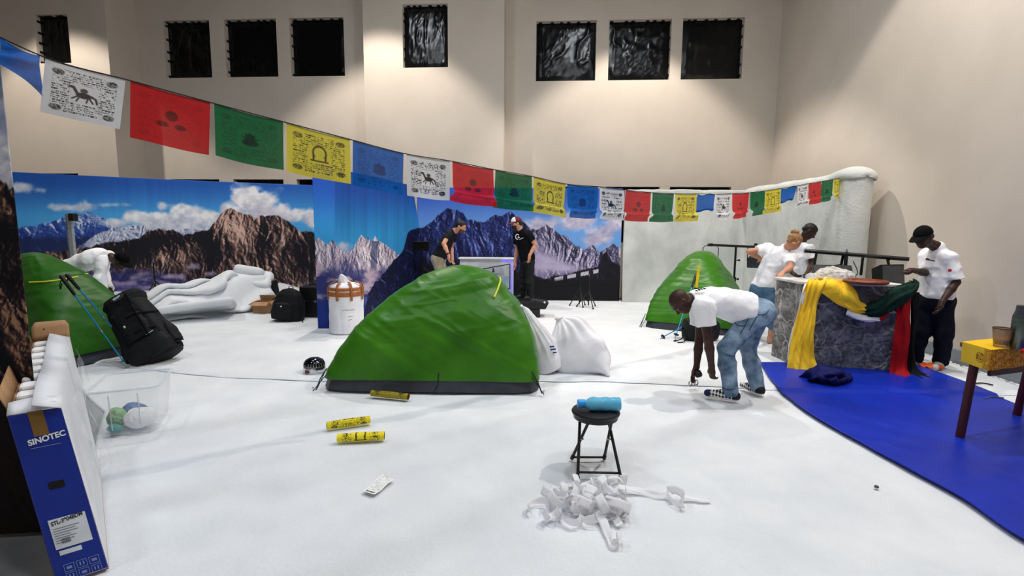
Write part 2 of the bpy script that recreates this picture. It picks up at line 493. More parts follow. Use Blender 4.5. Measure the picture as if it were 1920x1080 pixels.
TARP = mat('blue_tarp', (9, 46, 178), 0.38, (6, 36, 150), 1.4, bump=0.22, bscale=5, spec=0.32)
le = [fl(*p) for p in ((1423, 686), (1462, 738), (1520, 782), (1600, 829), (1700, 885), (1800, 940), (1920, 1021))]
le += [Vector((3.05, 1.9, 0)), Vector((3.2, 1.2, 0))]
re_ = [fl(*p) for p in ((1716, 692), (1760, 706), (1810, 724), (1860, 744), (1920, 768))]
re_ += [Vector((5.1, 3.4, 0)), Vector((5.1, 2.2, 0)), Vector((5.1, 1.2, 0))]
A = spline(le, 150); B_ = spline(re_, 150)
t = np.linspace(0, 1, 110)[None, :, None]
P = A[:, None] * (1 - t) + B_[:, None] * t
P[..., 2] = 0.022 + 0.004 + 0.02 * np.clip(ridge2(P[..., 0] * 1.1 + P[..., 1] * 0.5, P[..., 1] * 1.3 - P[..., 0] * .6, 3, 81) - 0.62, 0, 1) * 1.2 + 0.004 * fbm2(P[..., 0] * 4, P[..., 1] * 4, 2, 82)
P[..., 2] = np.where(P[..., 1] > seam_y(P[..., 0]) - 0.1, P[..., 2] + 0.022, P[..., 2])
o = grid_obj('blue_tarp', P, TARP, thick=0.002)
tag(o, 'creased royal blue tarpaulin spread from the rock counter towards the small table', 'tarpaulin')
# ================================================================== printed fabric murals
def mixc(a, b, t): return a * (1 - t[..., None]) + b * t[..., None]
def C(*c): return np.array(c, float)
def sky(x, y, y0, y1, top, bot):
    t = sstep(y0, y1, y); return C(*top) * (1 - t[..., None]) + C(*bot) * t[..., None]
def clouds(col, x, y, blobs, s, hi=(243, 242, 246), lo=(165, 168, 195), sc=26.0, soft=0.35):
    a = np.zeros_like(x); sh = np.zeros_like(x)
    for (cx, cy, rx, ry, k) in blobs:
        d = ((x - cx) / rx) ** 2 + ((y - cy) / ry) ** 2
        g = k * np.exp(-d * 1.1); a = np.maximum(a, g)
        sh = sh + g * (y - cy) / ry
    n = fbm2(x / sc, y / sc * 1.25, 5, s)
    al = sstep(0.5 - soft * 0.5, 0.5 + soft, a + (n - 0.5) * 1.1)
    lit = np.clip(0.62 - 0.30 * sh + (fbm2(x / 11, y / 9, 4, s + 9) - 0.5) * 1.3, 0, 1)
    cc = mixc(C(*lo) + 0 * x[..., None], C(*hi) + 0 * x[..., None], lit)
    return mixc(col, cc, np.clip(al, 0, 1))
def rocks(x, y, sc, s, lx=1.0, ly=-0.6, ax=1.0, ay=1.0):
    e = 0.05 * sc
    g = sstep(.42, .58, fbm2(x / sc * .35 + s, y / sc * .35, 2, s + 50))
    def h(a, b):
        X = a / sc * ax; Y = b / sc * ay
        wx = fbm2(X * .9, Y * .9, 3, s + 40) * 1.5; wy = fbm2(X * .9 + 7, Y * .9, 3, s + 44) * 1.3
        h1 = ridge2((X + wx) * .95 + Y * .75, (Y + wy) * .55 - X * .35, 5, s, .6)
        h2 = ridge2((X + wx) * .95 - Y * .75, (Y + wy) * .55 + X * .35, 5, s + 11, .6)
        return h1 * (1 - g) + h2 * g
    return (h(x + e * lx, y + e * ly) - h(x - e * lx, y - e * ly)) * 1.25
def ridge_mask(x, y, pts, s, jag=5.0, soft=1.6, sc=9.0):
    px = [p[0] for p in pts]; py = [p[1] for p in pts]
    yr = np.interp(x, px, py) + (fbm2(x / sc, x * 0 + s, 4, s) - 0.5) * 2 * jag
    return sstep(-soft, soft, y - yr), y - yr
def gb(x, y, blobs):
    t = np.zeros_like(x)
    for (cx, cy, rx, ry, k) in blobs: t = t + k * np.exp(-(((x - cx) / rx) ** 2 + ((y - cy) / ry) ** 2))
    return t
def rockcol(d, bias, sh, mid, li, gain=1.0):
    t = np.clip(0.5 + d * 2.4 * gain + bias, 0, 1)
    return np.where((t < 0.5)[..., None], mixc(C(*sh) + 0 * d[..., None], C(*mid) + 0 * d[..., None], t * 2), mixc(C(*mid) + 0 * d[..., None], C(*li) + 0 * d[..., None], (t - 0.5) * 2))

def paint_left(x, y):
    c = sky(x, y, 335, 415, (36, 90, 180), (76, 168, 232))
    c = clouds(c, x, y, [(40, 352, 26, 14, .9), (75, 357, 16, 8, .75), (130, 388, 70, 11, .85), (210, 384, 60, 7, .7), (300, 384, 18, 13, .8), (360, 352, 20, 6, .3)], 101, lo=(150, 170, 215))
    # distant blue range
    m, dy = ridge_mask(x, y, [(0, 432), (60, 425), (105, 412), (140, 405), (165, 399), (190, 407), (215, 421), (240, 440), (600, 470)], 5, 4)
    d = rocks(x, y, 22, 110)
    cc = rockcol(d, gb(x, y, [(165, 410, 50, 18, .35)]) - 0.15 - dy * 0.006, (34, 58, 138), (62, 98, 176), (232, 236, 248), 1.4)
    c = mixc(c, cc, m)
    c = mixc(c, C(28, 40, 84) + 0 * cc, sstep(438, 452, y + 10 * (fbm2(x / 18, y / 18, 3, 7) - .5)) * 0.9)
    # snow ridge
    m, dy = ridge_mask(x, y, [(0, 470), (140, 466), (170, 446), (200, 434), (235, 424), (270, 420), (310, 414), (330, 422), (420, 424), (600, 440)], 9, 4)
    c = mixc(c, rockcol(rocks(x, y, 18, 120), 0.12 - dy * 0.004 + 0 * x, (56, 74, 124), (178, 186, 212), (240, 240, 248), 1.4), m * sstep(130, 180, x))
    c = clouds(c, x, y, [(215, 418, 34, 12, 1.0), (262, 410, 40, 18, 1.2), (300, 408, 36, 20, 1.2), (345, 402, 44, 24, 1.35), (392, 410, 40, 20, 1.25), (330, 422, 80, 12, 1.1), (425, 402, 24, 16, 1.0)], 130, lo=(178, 184, 208), hi=(252, 252, 254))
    c = clouds(c, x, y, [(462, 374, 32, 28, 1.5), (492, 382, 36, 26, 1.35), (438, 394, 28, 22, 1.2), (522, 396, 34, 20, 1.2), (560, 402, 30, 16, 1.1), (586, 408, 26, 24, 1.2), (475, 404, 70, 16, 1.1)], 140, sc=22, lo=(186, 184, 204), hi=(252, 250, 252))
    # brown massif
    m, dy = ridge_mask(x, y, [(0, 480), (150, 468), (200, 456), (262, 448), (275, 436), (292, 430), (322, 431), (345, 441), (368, 436), (392, 432), (398, 422), (412, 405), (426, 392), (434, 390), (446, 398), (466, 402), (480, 410), (492, 404), (502, 406), (522, 404), (545, 420), (565, 432), (590, 436)], 12, 4, 1.2)
    bias = gb(x, y, [(452, 430, 42, 34, .55), (425, 420, 26, 30, .3), (355, 470, 22, 26, .5), (330, 486, 60, 14, .25), (520, 500, 70, 40, .12), (545, 440, 18, 16, .3), (388, 470, 34, 40, -1.0), (300, 452, 44, 18, -.7), (345, 448, 40, 10, -.5), (235, 470, 50, 26, -.9), (572, 474, 24, 42, -.9), (490, 470, 16, 60, -.35), (492, 450, 18, 36, -.35), (440, 505, 40, 20, .2)])
    d = rocks(x, y, 30, 150, 1.0, -0.4, 1.25, 0.6) + 0.6 * rocks(x, y, 13, 155, 1.0, -0.5)
    cc = rockcol(d, bias - 0.22, (20, 18, 28), (104, 78, 72), (220, 182, 166), 1.35)
    c = mixc(c, cc, m)
    # mist
    f = sstep(488, 520, y + 26 * (fbm2(x / 40, y / 16, 4, 160) - .5) - np.interp(x, [0, 200, 330, 400, 450, 590], [0, 2, 12, 38, 60, 62]))
    fc = mixc(C(40, 46, 104) + 0 * cc, C(150, 136, 176) + 0 * cc, sstep(.42, .68, fbm2(x / 44, y / 14, 4, 170)))
    c = mixc(c, fc, f * 0.95)
    c = clouds(c, x, y, [(350, 500, 40, 9, .6), (395, 512, 22, 8, .6), (570, 535, 30, 12, .7), (330, 518, 40, 8, .6)], 180, hi=(196, 176, 196), lo=(120, 108, 142))
    return c
def paint_mid(x, y):
    c = sky(x, y, 330, 450, (36, 84, 190), (52, 152, 216))
    st = (fbm2(x / 5, x * 0, 3, 190) - .5)
    c = c * (1 + 0.16 * st[..., None] * sstep(627, 640, x)[..., None])
    c = mixc(c, c * 1.12 + 14, sstep(629, 625, x) * sstep(480, 400, y))
    c = clouds(c, x, y, [(640, 470, 30, 24, .8), (610, 470, 24, 20, .75)], 200, hi=(222, 206, 214), lo=(166, 156, 186))
    m, dy = ridge_mask(x, y, [(580, 450), (598, 446), (612, 458), (624, 450), (634, 464), (650, 474), (662, 466), (670, 452), (677, 440), (684, 450), (690, 446), (696, 454), (703, 443), (709, 452), (720, 458), (735, 468), (760, 486), (800, 500)], 14, 3, 1.0, 6)
    cc = rockcol(rocks(x, y, 13, 210, 1, -.3, 1.3, .6), gb(x, y, [(690, 470, 26, 24, .3), (610, 470, 26, 26, .15), (650, 495, 20, 16, -.3), (712, 500, 24, 26, .2)]), (42, 46, 96), (168, 152, 172), (246, 236, 240), 1.3)
    cc = np.where((np.abs(x - 702 + (y - 460) * 0.05) < 6)[..., None] & (y > 452)[..., None], cc * 0.45 + C(20, 34, 90) * 0.5, cc)
    c = mixc(c, cc, m)
    f = sstep(486, 520, y + 30 * (fbm2(x / 26, y / 20, 4, 220) - .5))
    fc = mixc(C(44, 50, 108) + 0 * cc, C(186, 164, 182) + 0 * cc, sstep(.38, .66, fbm2(x / 24, y / 15, 5, 230) - (y - 520) * .0032 - sstep(690, 740, x) * .25))
    c = mixc(c, fc, f)
    c = mixc(c, C(20, 50, 140) + 0 * cc + 20 * (fbm2(x / 20, y / 30, 3, 235) - .5)[..., None], sstep(545, 590, y))
    m, dy = ridge_mask(x, y, [(580, 760), (672, 640), (690, 548), (712, 520), (728, 500), (740, 488), (755, 470), (764, 440), (772, 430), (800, 425)], 18, 5, 1.2)
    c = mixc(c, rockcol(rocks(x, y, 16, 240), -0.3 + 0 * x, (8, 12, 40), (20, 30, 82), (70, 84, 140)), m)
    return c
def paint_right(x, y):
    c = sky(x, y, 352, 430, (56, 92, 196), (104, 156, 222))
    c = clouds(c, x, y, [(1020, 420, 50, 24, 1.0), (1075, 418, 50, 26, 1.05), (1120, 440, 46, 26, 1.0), (1150, 418, 30, 22, .9), (1000, 432, 30, 16, .8), (1150, 470, 30, 20, .8)], 250, hi=(214, 206, 222), lo=(150, 146, 182), sc=30)
    m, dy = ridge_mask(x, y, [(740, 470), (764, 436), (772, 431), (790, 428), (808, 416), (822, 402), (834, 393), (848, 391), (858, 393), (868, 400), (878, 412), (890, 414), (905, 418), (918, 410), (928, 404), (940, 406), (948, 400), (956, 396), (968, 408), (985, 418), (1000, 432), (1012, 428), (1024, 419), (1034, 428), (1052, 441), (1066, 446), (1080, 460), (1096, 468), (1112, 461), (1124, 474), (1138, 464), (1150, 456), (1170, 470)], 22, 3.5, 1.1, 7)
    d = rocks(x, y, 24, 260, 1, -.4, 1.2, .6) + .6 * rocks(x, y, 10, 262)
    blue = rockcol(d, gb(x, y, [(860, 440, 50, 40, .05), (930, 450, 30, 40, .1)]) - .22, (9, 14, 52), (38, 52, 122), (128, 142, 204), 1.2)
    grey = rockcol(d, gb(x, y, [(1040, 455, 40, 30, .1), (1090, 490, 40, 16, .15)]) - .1, (24, 24, 46), (92, 88, 124), (206, 200, 222), 1.3)
    cc = mixc(blue, grey, sstep(965, 1010, x))
    cc = mixc(cc, C(12, 16, 44) + 0 * cc, sstep(470, 500, y) * sstep(1000, 950, x) * .8)
    c = mixc(c, cc, m)
    # glacier valley
    g = np.exp(-((y - np.interp(x, [990, 1020, 1060, 1110, 1170], [490, 492, 502, 504, 498])) / np.interp(x, [985, 1015, 1060, 1170], [22, 26, 10, 6])) ** 2) * sstep(992, 1006, x) * sstep(1120, 1050, x)
    c = mixc(c, C(176, 166, 200) + 24 * (fbm2(x / 14, y / 9, 4, 270) - .5)[..., None], np.clip(g * 1.15, 0, 1))
    # dark foreground ridge with a row of pale huts
    m, dy = ridge_mask(x, y, [(760, 495), (900, 500), (990, 512), (1020, 522), (1060, 515), (1100, 505), (1120, 502), (1128, 480), (1138, 472), (1148, 492), (1170, 500)], 27, 3, 1.2)
    c = mixc(c, rockcol(rocks(x, y, 16, 280), -0.25 + 0 * x, (10, 10, 20), (22, 22, 36), (66, 66, 92)), m)
    hut = (np.abs(y - np.interp(x, [1030, 1122], [526, 508])) < 3.4) & (x > 1032) & (x < 1122) & ((np.floor(x / 8).astype(int) % 3) != 0)
    c = np.where(hut[..., None], C(188, 182, 200) + 0 * c, c)
    pl, _ = ridge_mask(x, y, [(1080, 540), (1096, 520), (1110, 500), (1126, 503), (1138, 498), (1160, 508), (1170, 520)], 29, 2)
    c = mixc(c, C(9, 9, 16) + 0 * c, sstep(520, 532, y + 6 * (fbm2(x / 9, y / 9, 3, 290) - .5)))
    return c
def paint_near(x, y):
    c = sky(x, y, 100, 350, (120, 138, 180), (168, 172, 192))
    c = clouds(c, x, y, [(0, 290, 60, 90, .8), (10, 200, 60, 50, .5)], 300, sc=50)
    m, dy = ridge_mask(x, y, [(-900, 300), (-100, 330), (0, 346), (40, 350)], 33, 12)
    bias = gb(x, y, [(5, 395, 30, 26, .35), (20, 440, 60, 40, -.6), (30, 580, 14, 40, .4), (40, 640, 20, 50, .25), (10, 520, 30, 30, -.5), (30, 700, 60, 40, -.1)])
    d = rocks(x, y, 60, 310, 1, -.5, 1.1, .8) + .7 * rocks(x, y, 22, 315)
    cc = rockcol(d, bias - .2, (14, 12, 20), (62, 46, 46), (176, 132, 104), 1.3)
    c = mixc(c, cc, m)
    c = mixc(c, C(22, 16, 16) + 0 * c, sstep(700, 780, y) * .92)  # foot of the panel darkened: dark print plus painted shade behind the carton
    return c
MURAL = print_mat('printed_mural_fabric', 0.62, 0.0, 0.25)
POLE = mat('galvanised_post', (172, 178, 182), 0.35, (150, 156, 160), 30, metal=0.25)
def mural_sheet(name, parent, x0, y0, x1, y1, H, paint, nu, nv, fold=0.012, seed=0, sag=0.0, u_warp=None):
    u = np.linspace(0, 1, nu) if u_warp is None else u_warp
    U, V = np.meshgrid(u, np.linspace(0, 1, nv), indexing='ij')
    L = math.hypot(x1 - x0, y1 - y0); nx, ny = (y1 - y0) / L, -(x1 - x0) / L
    if ny > 0: nx, ny = -nx, -ny
    off = fold * 2 * (fbm2(U * L * 1.8 + seed, V * 0.7, 3, seed + 3) - .5) + fold * .5 * (fbm2(U * L * 9, V * 1.2 + U * 3, 2, seed + 5) - .5)
    P = np.stack([x0 + U * (x1 - x0) + nx * off, y0 + U * (y1 - y0) + ny * off, V * (H - sag * np.sin(U * math.pi))], -1)
    base = P.copy(); base[..., 0] -= nx * off; base[..., 1] -= ny * off
    px, py = proj(base)
    col = np.clip(paint(px, py), 0, 255)
    o = grid_obj(name, P, MURAL, parent, colors=lin(col), thick=0.004, offset=-1)
    return o

# mural along the rear behind the snow pile
a0 = at(18, 500, 8.9); a1 = at(590, 500, 11.3)
dx, dy_ = a1.x - a0.x, a1.y - a0.y
e0 = (a0.x - dx * .10, a0.y - dy_ * .10); e1 = (a1.x + dx * .18, a1.y + dy_ * .18)
t = thing('mural_banner', 'printed fabric mural of a brown cloud-capped mountain behind the snow pile', 'mural', (e0[0], e0[1], 0), 0, 'mountain murals')
mural_sheet('printed_fabric', t, e0[0], e0[1], e1[0], e1[1], 2.55, paint_left, 560, 190, 0.02, 1, 0.02)
for k in range(6):
    q = k / 5; x = e0[0] + (e1[0] - e0[0]) * q; y = e0[1] + (e1[1] - e0[1]) * q + 0.09
    MB().tube([(x, y, 0), (x, y, 2.5)], 0.024, 10).build('post', POLE, t, True)
# corner display wall
s0 = at(590, 450, 8.0); s1 = at(627, 450, 8.0); s2 = at(785, 450, 11.4)
H2 = 2.55
t = thing('mural_banner', 'free-standing mural wall of snow peaks in clouds with a narrow pale blue end', 'mural', (s1.x, s1.y, 0), 0, 'mountain murals')
mural_sheet('end_panel', t, s0.x, s0.y, s1.x, s1.y, H2, paint_mid, 50, 280, 0.004, 2)
nu, nv = 190, 280
U, V = np.meshgrid(np.linspace(0, 1, nu), np.linspace(0, 1, nv), indexing='ij')
xt = s2.x - 0.10 * sstep(0.62, 1.0, V)            # the fabric is pulled back at the top of the corner
x = s1.x + U * (xt - s1.x); y = s1.y + U * (s2.y - s1.y)
off = 0.016 * (fbm2(U * 9, V * .8, 3, 9) - .5) + .006 * (fbm2(U * 36, V * .6, 2, 19) - .5)
P = np.stack([x + off, y, V * H2], -1); Bp = P.copy(); Bp[..., 0] = x
px, py = proj(Bp)
grid_obj('printed_fabric', P, MURAL, t, colors=lin(np.clip(paint_mid(px, py), 0, 255)), thick=0.004, offset=1)
MB().box(((s0.x + s1.x) / 2, s0.y + .03, H2 / 2), (abs(s1.x - s0.x) - .02, .03, H2 - .04)).build('end_board', POLE, t)
for q in (.05, .35, .65, .95):
    x = s1.x + (s2.x - s1.x) * q - 0.13; y = s1.y + (s2.y - s1.y) * q
    MB().tube([(x, y, 0), (x, y, 2.45)], 0.022, 10).build('post', POLE, t, True)
# rear mural behind the men
r0 = (s2.x - 0.02, 11.42); r1 = at(1163, 500, 11.3)
t = thing('mural_banner', 'printed fabric mural of a dark blue jagged ridge behind the two men', 'mural', (r0[0], r0[1], 0), 0, 'mountain murals')
mural_sheet('printed_fabric', t, r0[0], r0[1], r1.x, r1.y, 2.52, paint_right, 400, 190, 0.012, 4, 0.0)
for k in range(5):
    q = k / 4
    MB().tube([(r0[0] + (r1.x - r0[0] - .05) * q, 11.5, 0), (r0[0] + (r1.x - r0[0] - .05) * q, 11.5, 2.45)], 0.024, 10).build('post', POLE, t, True)
# near mural panel beside the carton
n1 = at(40, 500, 2.56); NE = n1.x
t = thing('mural_banner', 'near mural panel of dark rocks standing beside the blue television carton', 'mural', (NE, 2.56, 0), 0, 'mountain murals')
uw = np.concatenate([np.linspace(0, .86, 40)[:-1], np.linspace(.86, 1, 70)])
mural_sheet('printed_fabric', t, NE - 1.9, 2.30, NE, 2.56, 2.56, paint_near, 109, 420, 0.008, 7, 0, uw)
for q in (0.03, .5, .93):
    MB().tube([(NE - 1.9 + 1.9 * q, 2.34 + .26 * q + .06, 0), (NE - 1.9 + 1.9 * q, 2.34 + .26 * q + .06, 2.6)], 0.022, 10).build('post', POLE, t, True)

# batting-covered partitions in the far corner
def batt_wall(name, parent, pts, H, top_bulge, seed, nv=60, n=160, thick=0.05, flare=0.0):
    path = spline(pts, n); tg = np.gradient(path, axis=0); tg /= np.linalg.norm(tg[:, :2], axis=1)[:, None]
    nx, ny = tg[:, 1], -tg[:, 0]
    U, V = np.meshgrid(np.arange(n) * 1.0, np.linspace(0, 1, nv), indexing='ij')
    off = 0.06 * (fbm2(U * .06 + seed, V * 2.4, 4, seed) - .5) + .03 * (ridge2(U * .03 + V * .8 + seed, V * 1.6, 3, seed + 4) - .6) + flare * (1 - V) ** 6
    hh = H + 0.03 * (fbm2(np.arange(n) * .09, np.zeros(n), 3, seed + 2) - .5)
    X = path[:, 0:1] + nx[:, None] * off; Y = path[:, 1:2] + ny[:, None] * off
    return grid_obj(name, np.stack([X, Y, V * hh[:, None]], -1), BATT2, parent, thick=thick)
t = thing('batting_screen', 'tall partition wrapped in white batting, beside the blue ridge mural', 'screen', (2.45, 11.3, 0))
batt_wall('batting_cover', t, [(2.46, 11.28), (3.3, 11.26), (4.2, 11.24), (4.9, 11.22), (5.22, 11.17)], 2.5, 0, 320, flare=.10)
for x in (2.6, 3.8, 4.8): MB().tube([(x, 11.4, 0), (x, 11.4, 2.4)], .022, 10).build('post', POLE, t, True)
BXI, BY0 = 4.96, 7.65
t = thing('batting_screen', 'side partition wrapped in white batting where the flag string ends, beside the wall', 'screen', (BXI, BY0, 0))
batt_wall('batting_cover', t, [(BXI + .17, 11.20), (BXI + .10, 10), (BXI + .04, 8.8), (BXI + .0, 7.95), (BXI + .04, 7.72), (BXI + .14, BY0), (BXI + .30, BY0 + .0), (BXI + .40, BY0 + .08), (BXI + .44, BY0 + .3)], 2.46, 0, 330, n=220)
# folded-over batting along its top
nu, nv = 200, 24
U, V = np.meshgrid(np.linspace(0, 1, nu), np.linspace(0, 1, nv), indexing='ij')
r = (0.10 + 0.05 * fbm2(U * 9, V * 2, 3, 340) + .05 * sstep(.75, .95, U)) * np.sqrt(np.clip(1 - (np.clip(U - .93, 0, 1) / .0701) ** 2, 0, 1))
cxp = BXI + .14 + .10 * U * U; cyp = 11.0 - U * (11.0 - BY0 + .06)
ang = (V * 1.25 - .125) * math.pi
P = np.stack([cxp - np.cos(ang) * r * (1.1 + .5 * U), cyp + 0 * U, 2.42 + np.sin(ang) * r * .8 + .05 * sstep(.8, 1, U)], -1)
end = sstep(.9, 1, U); P[..., 2] -= end * .03
grid_obj('batting_fold', P, BATT2, t, thick=.03)
for y in (7.95, 9.4, 10.8): MB().tube([(BXI + .26, y, 0), (BXI + .26, y, 2.4)], .022, 10).build('post', POLE, t, True)
# ================================================================== tents
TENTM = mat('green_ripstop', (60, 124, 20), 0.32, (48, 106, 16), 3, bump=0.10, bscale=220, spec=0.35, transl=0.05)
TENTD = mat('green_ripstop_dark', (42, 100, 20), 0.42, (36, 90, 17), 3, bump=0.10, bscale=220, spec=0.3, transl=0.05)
TUB = mat('grey_groundsheet', (58, 62, 72), 0.5, (46, 50, 58), 6, bump=0.1)
ZIP = mat('yellow_zip', (212, 214, 40), 0.5, (196, 200, 34), 30)
DARKPOLE = mat('grey_tent_pole', (70, 74, 78), 0.35, (58, 60, 64), 20, metal=0.6)
STEEL = mat('bright_steel', (190, 194, 198), 0.25, (160, 164, 168), 30, metal=1.0)
BLACKCORD = mat('black_cord', (16, 16, 18), 0.6, (10, 10, 12), 40)

def tent(label, cx, cy, rz, a, b, H, ax, zips=(), seed=0, fm=None, z0=0.02, flat=0.13):
    fm = fm or TENTM
    c, s_ = math.cos(rz), math.sin(rz)
    t = thing('dome_tent', label, 'tent', (cx, cy, z0), rz, 'green dome tents')
    def S(th, v):
        """th: angle round the base, v: 0 hem to 1 crown"""
        ph = v * math.pi / 2
        pz = np.sin(ph) ** 1.12
        sc = np.cos(ph) ** 1.12
        ex = 16.0 - 13.4 * sstep(0, .6, v) ** .6              # rectangular hem, rounder crown
        ct, st = np.cos(th), np.sin(th)
        k = (np.abs(ct) ** ex + np.abs(st) ** ex) ** (-1 / ex)
        # fabric hangs in between the poles, taut at the corners
        cor = np.abs(np.sin(2 * th))
        k = k * (1 - 0.05 * (1 - cor ** 2) * np.sin(np.pi * v) )
        x = a * k * ct * sc + ax * pz ** 1.3
        y = b * k * st * sc
        z = pz * H
        return x, y, z
    nu, nv = 340, 130
    TH, V = np.meshgrid(np.linspace(0, 2 * math.pi, nu, endpoint=False), np.linspace(0.075, 0.999, nv), indexing='ij')
    x, y, z = S(TH, V)
    # wrinkles: long sagging creases from the crown to the far hem and short ones under the crown
    q_ = .10 * (fbm2(x * 1.6 + seed, z * 1.6 + y, 3, 425 + seed) - .5)
    r1 = ridge2(x * .50 + y * .4 + seed, (z - .16 * x + q_) * 5.5, 3, 400 + seed) - .58           # level sags under the crown
    r2 = ridge2((x + y) * 2.4 + seed, (z + .5 * x + q_) * 9, 3, 410 + seed) - .62                # short creases
    dg = ridge2((x - .5 * z + y * .5) * .45 + seed, (z * .85 + .48 * x + q_) * 4.6, 3, 430 + seed) - .58   # long diagonal pulls
    r3 = fbm2(x * 2 + seed, z * 3 + y * 2, 3, 420 + seed) - .5
    amp = np.sin(np.clip(V, 0, 1) * math.pi) ** .6
    lo_ = sstep(.62, .35, V)
    d = (0.050 * np.clip(r1, -.2, 1) * (1 - lo_ * .7) + 0.016 * np.clip(r2, -.1, 1) * (0.3 + sstep(.3, .8, V)) + 0.06 * r3 + .050 * np.clip(dg, -.15, 1) * lo_) * amp
    n = np.stack([x / a ** 2, y / b ** 2, z * 1.0 / H ** 2 + .05], -1); n /= np.linalg.norm(n, axis=-1, keepdims=True)
    P = np.stack([x, y, z], -1) + n * d[..., None]
    # hem line lifted along the sides, down to the ground at the corners
    cor = np.abs(np.sin(2 * np.arctan2(y / b, x / a))) ** 6
    fly = grid_obj('flysheet', P, fm, t, wrap_u=True, thick=0.003, world=False)
    # groundsheet tub
    tb = MB()
    seg = 48; prof = [(1.02, 0.0), (1.0, .07), (.97, flat + .02)]
    vs = []; fs = []
    for (k, zz) in prof:
        for i in range(seg):
            th = 2 * math.pi * i / seg; e = 9
            kk = (abs(math.cos(th)) ** e + abs(math.sin(th)) ** e) ** (-1 / e)
            vs.append((a * .985 * k * kk * math.cos(th), b * .985 * k * kk * math.sin(th), zz))
    for j in range(len(prof) - 1):
        for i in range(seg):
            i2 = (i + 1) % seg
            fs.append((j * seg + i, j * seg + i2, (j + 1) * seg + i2, (j + 1) * seg + i))
    fs.append(tuple(reversed(range(seg))))
    tb.add(vs, fs); tb.build('groundsheet', TUB, t, True, world=False)
    # pole ends, loops and pegs at the corners
    for sx_ in (-1, 1):
        for sy_ in (-1, 1):
            p0 = Vector((sx_ * a * 1.02, sy_ * b * 1.02, 0.008)); p1 = Vector((sx_ * a * .93, sy_ * b * .95, .22))
            po = MB().tube([p0, (p0 + p1) / 2 + Vector((sx_ * .008, 0, .01)), p1], .006, 8).build('pole', DARKPOLE, t, True, world=False)
            q = p0 + Vector((sx_ * .02, -.02 * 1, 0))
            MB().tube([p1 + Vector((0, -.02, -.06)), q, p0 + Vector((0, .02, .0)), p1], .004, 6).build('corner_loop', BLACKCORD, t, True, world=False)
            MB().tube([q + Vector((0, 0, .04)), q + Vector((0, 0, -.015))], [.004, .003], 8).tube([q + Vector((-.012, 0, .03)), q + Vector((.012, 0, .034))], .003, 6).build('peg', STEEL, t, True, world=False)
    # zips: polyline of (th, v)
    Wp = np.stack([cx + P[..., 0] * c - P[..., 1] * s_, cy + P[..., 0] * s_ + P[..., 1] * c, P[..., 2] + z0], -1)
    qx, qy = proj(Wp); dist = np.linalg.norm(Wp - np.array((0, 0, CAMH)), axis=-1)
    for zp in zips:
        pts = []
        for (zx, zy) in zp:
            cost = np.hypot(qx - zx, qy - zy) + dist * 12.0
            i_ = np.unravel_index(np.argmin(cost), cost.shape)
            pts.append(Vector(P[i_]) + Vector(n[i_]) * 0.012)
        MB().tube(spline(pts, 14), .010, 8).build('zip', ZIP, t, True, world=False)
    # tie tab at the middle of the long hem
    MB().tube([(0.1, -b * .97, flat + .06), (.09, -b * 1.0, .06), (.05, -b * 1.05, .005)], .005, 6).build('tie_cord', BLACKCORD, t, True, world=False)
    return t

A0 = fl(600, 736); A1 = fl(1014, 742)
ctr = (A0 + A1) / 2; aa = (A1 - A0).length / 2
tz = math.atan2(A1.y - A0.y, A1.x - A0.x)
tent('large green dome tent with a yellow zip, standing beside two white sacks', ctr.x, ctr.y + .66, tz, aa, .66, 1.22, 0.24,
     [[(940, 519), (937, 532), (931, 546), (925, 558)]], 1)
A0 = fl(1203, 616); th = R_(60); a_, b_ = 0.98, .70
d1 = Vector((math.cos(th), math.sin(th), 0)); d2 = Vector((math.sin(th), -math.cos(th), 0))
cc = A0 + d1 * a_ + d2 * b_
tent('small distant green tent behind the crouching man, with trekking poles against it', cc.x, cc.y, th, a_, b_, 1.24, .22, [], 5)
FR = fl(112, 697); tl = R_(-18)
u1 = Vector((math.cos(tl), math.sin(tl), 0)); u2 = Vector((-math.sin(tl), math.cos(tl), 0))
cc = FR + u2 * .56 - u1 * 1.15
tent('green tent partly hidden by the near mural panel, with a backpack leaning on it', cc.x, cc.y, tl, 1.15, .56, 1.27, -.12,
     [[(56, 531), (90, 529), (125, 524), (163, 514)]], 9, TENTD)
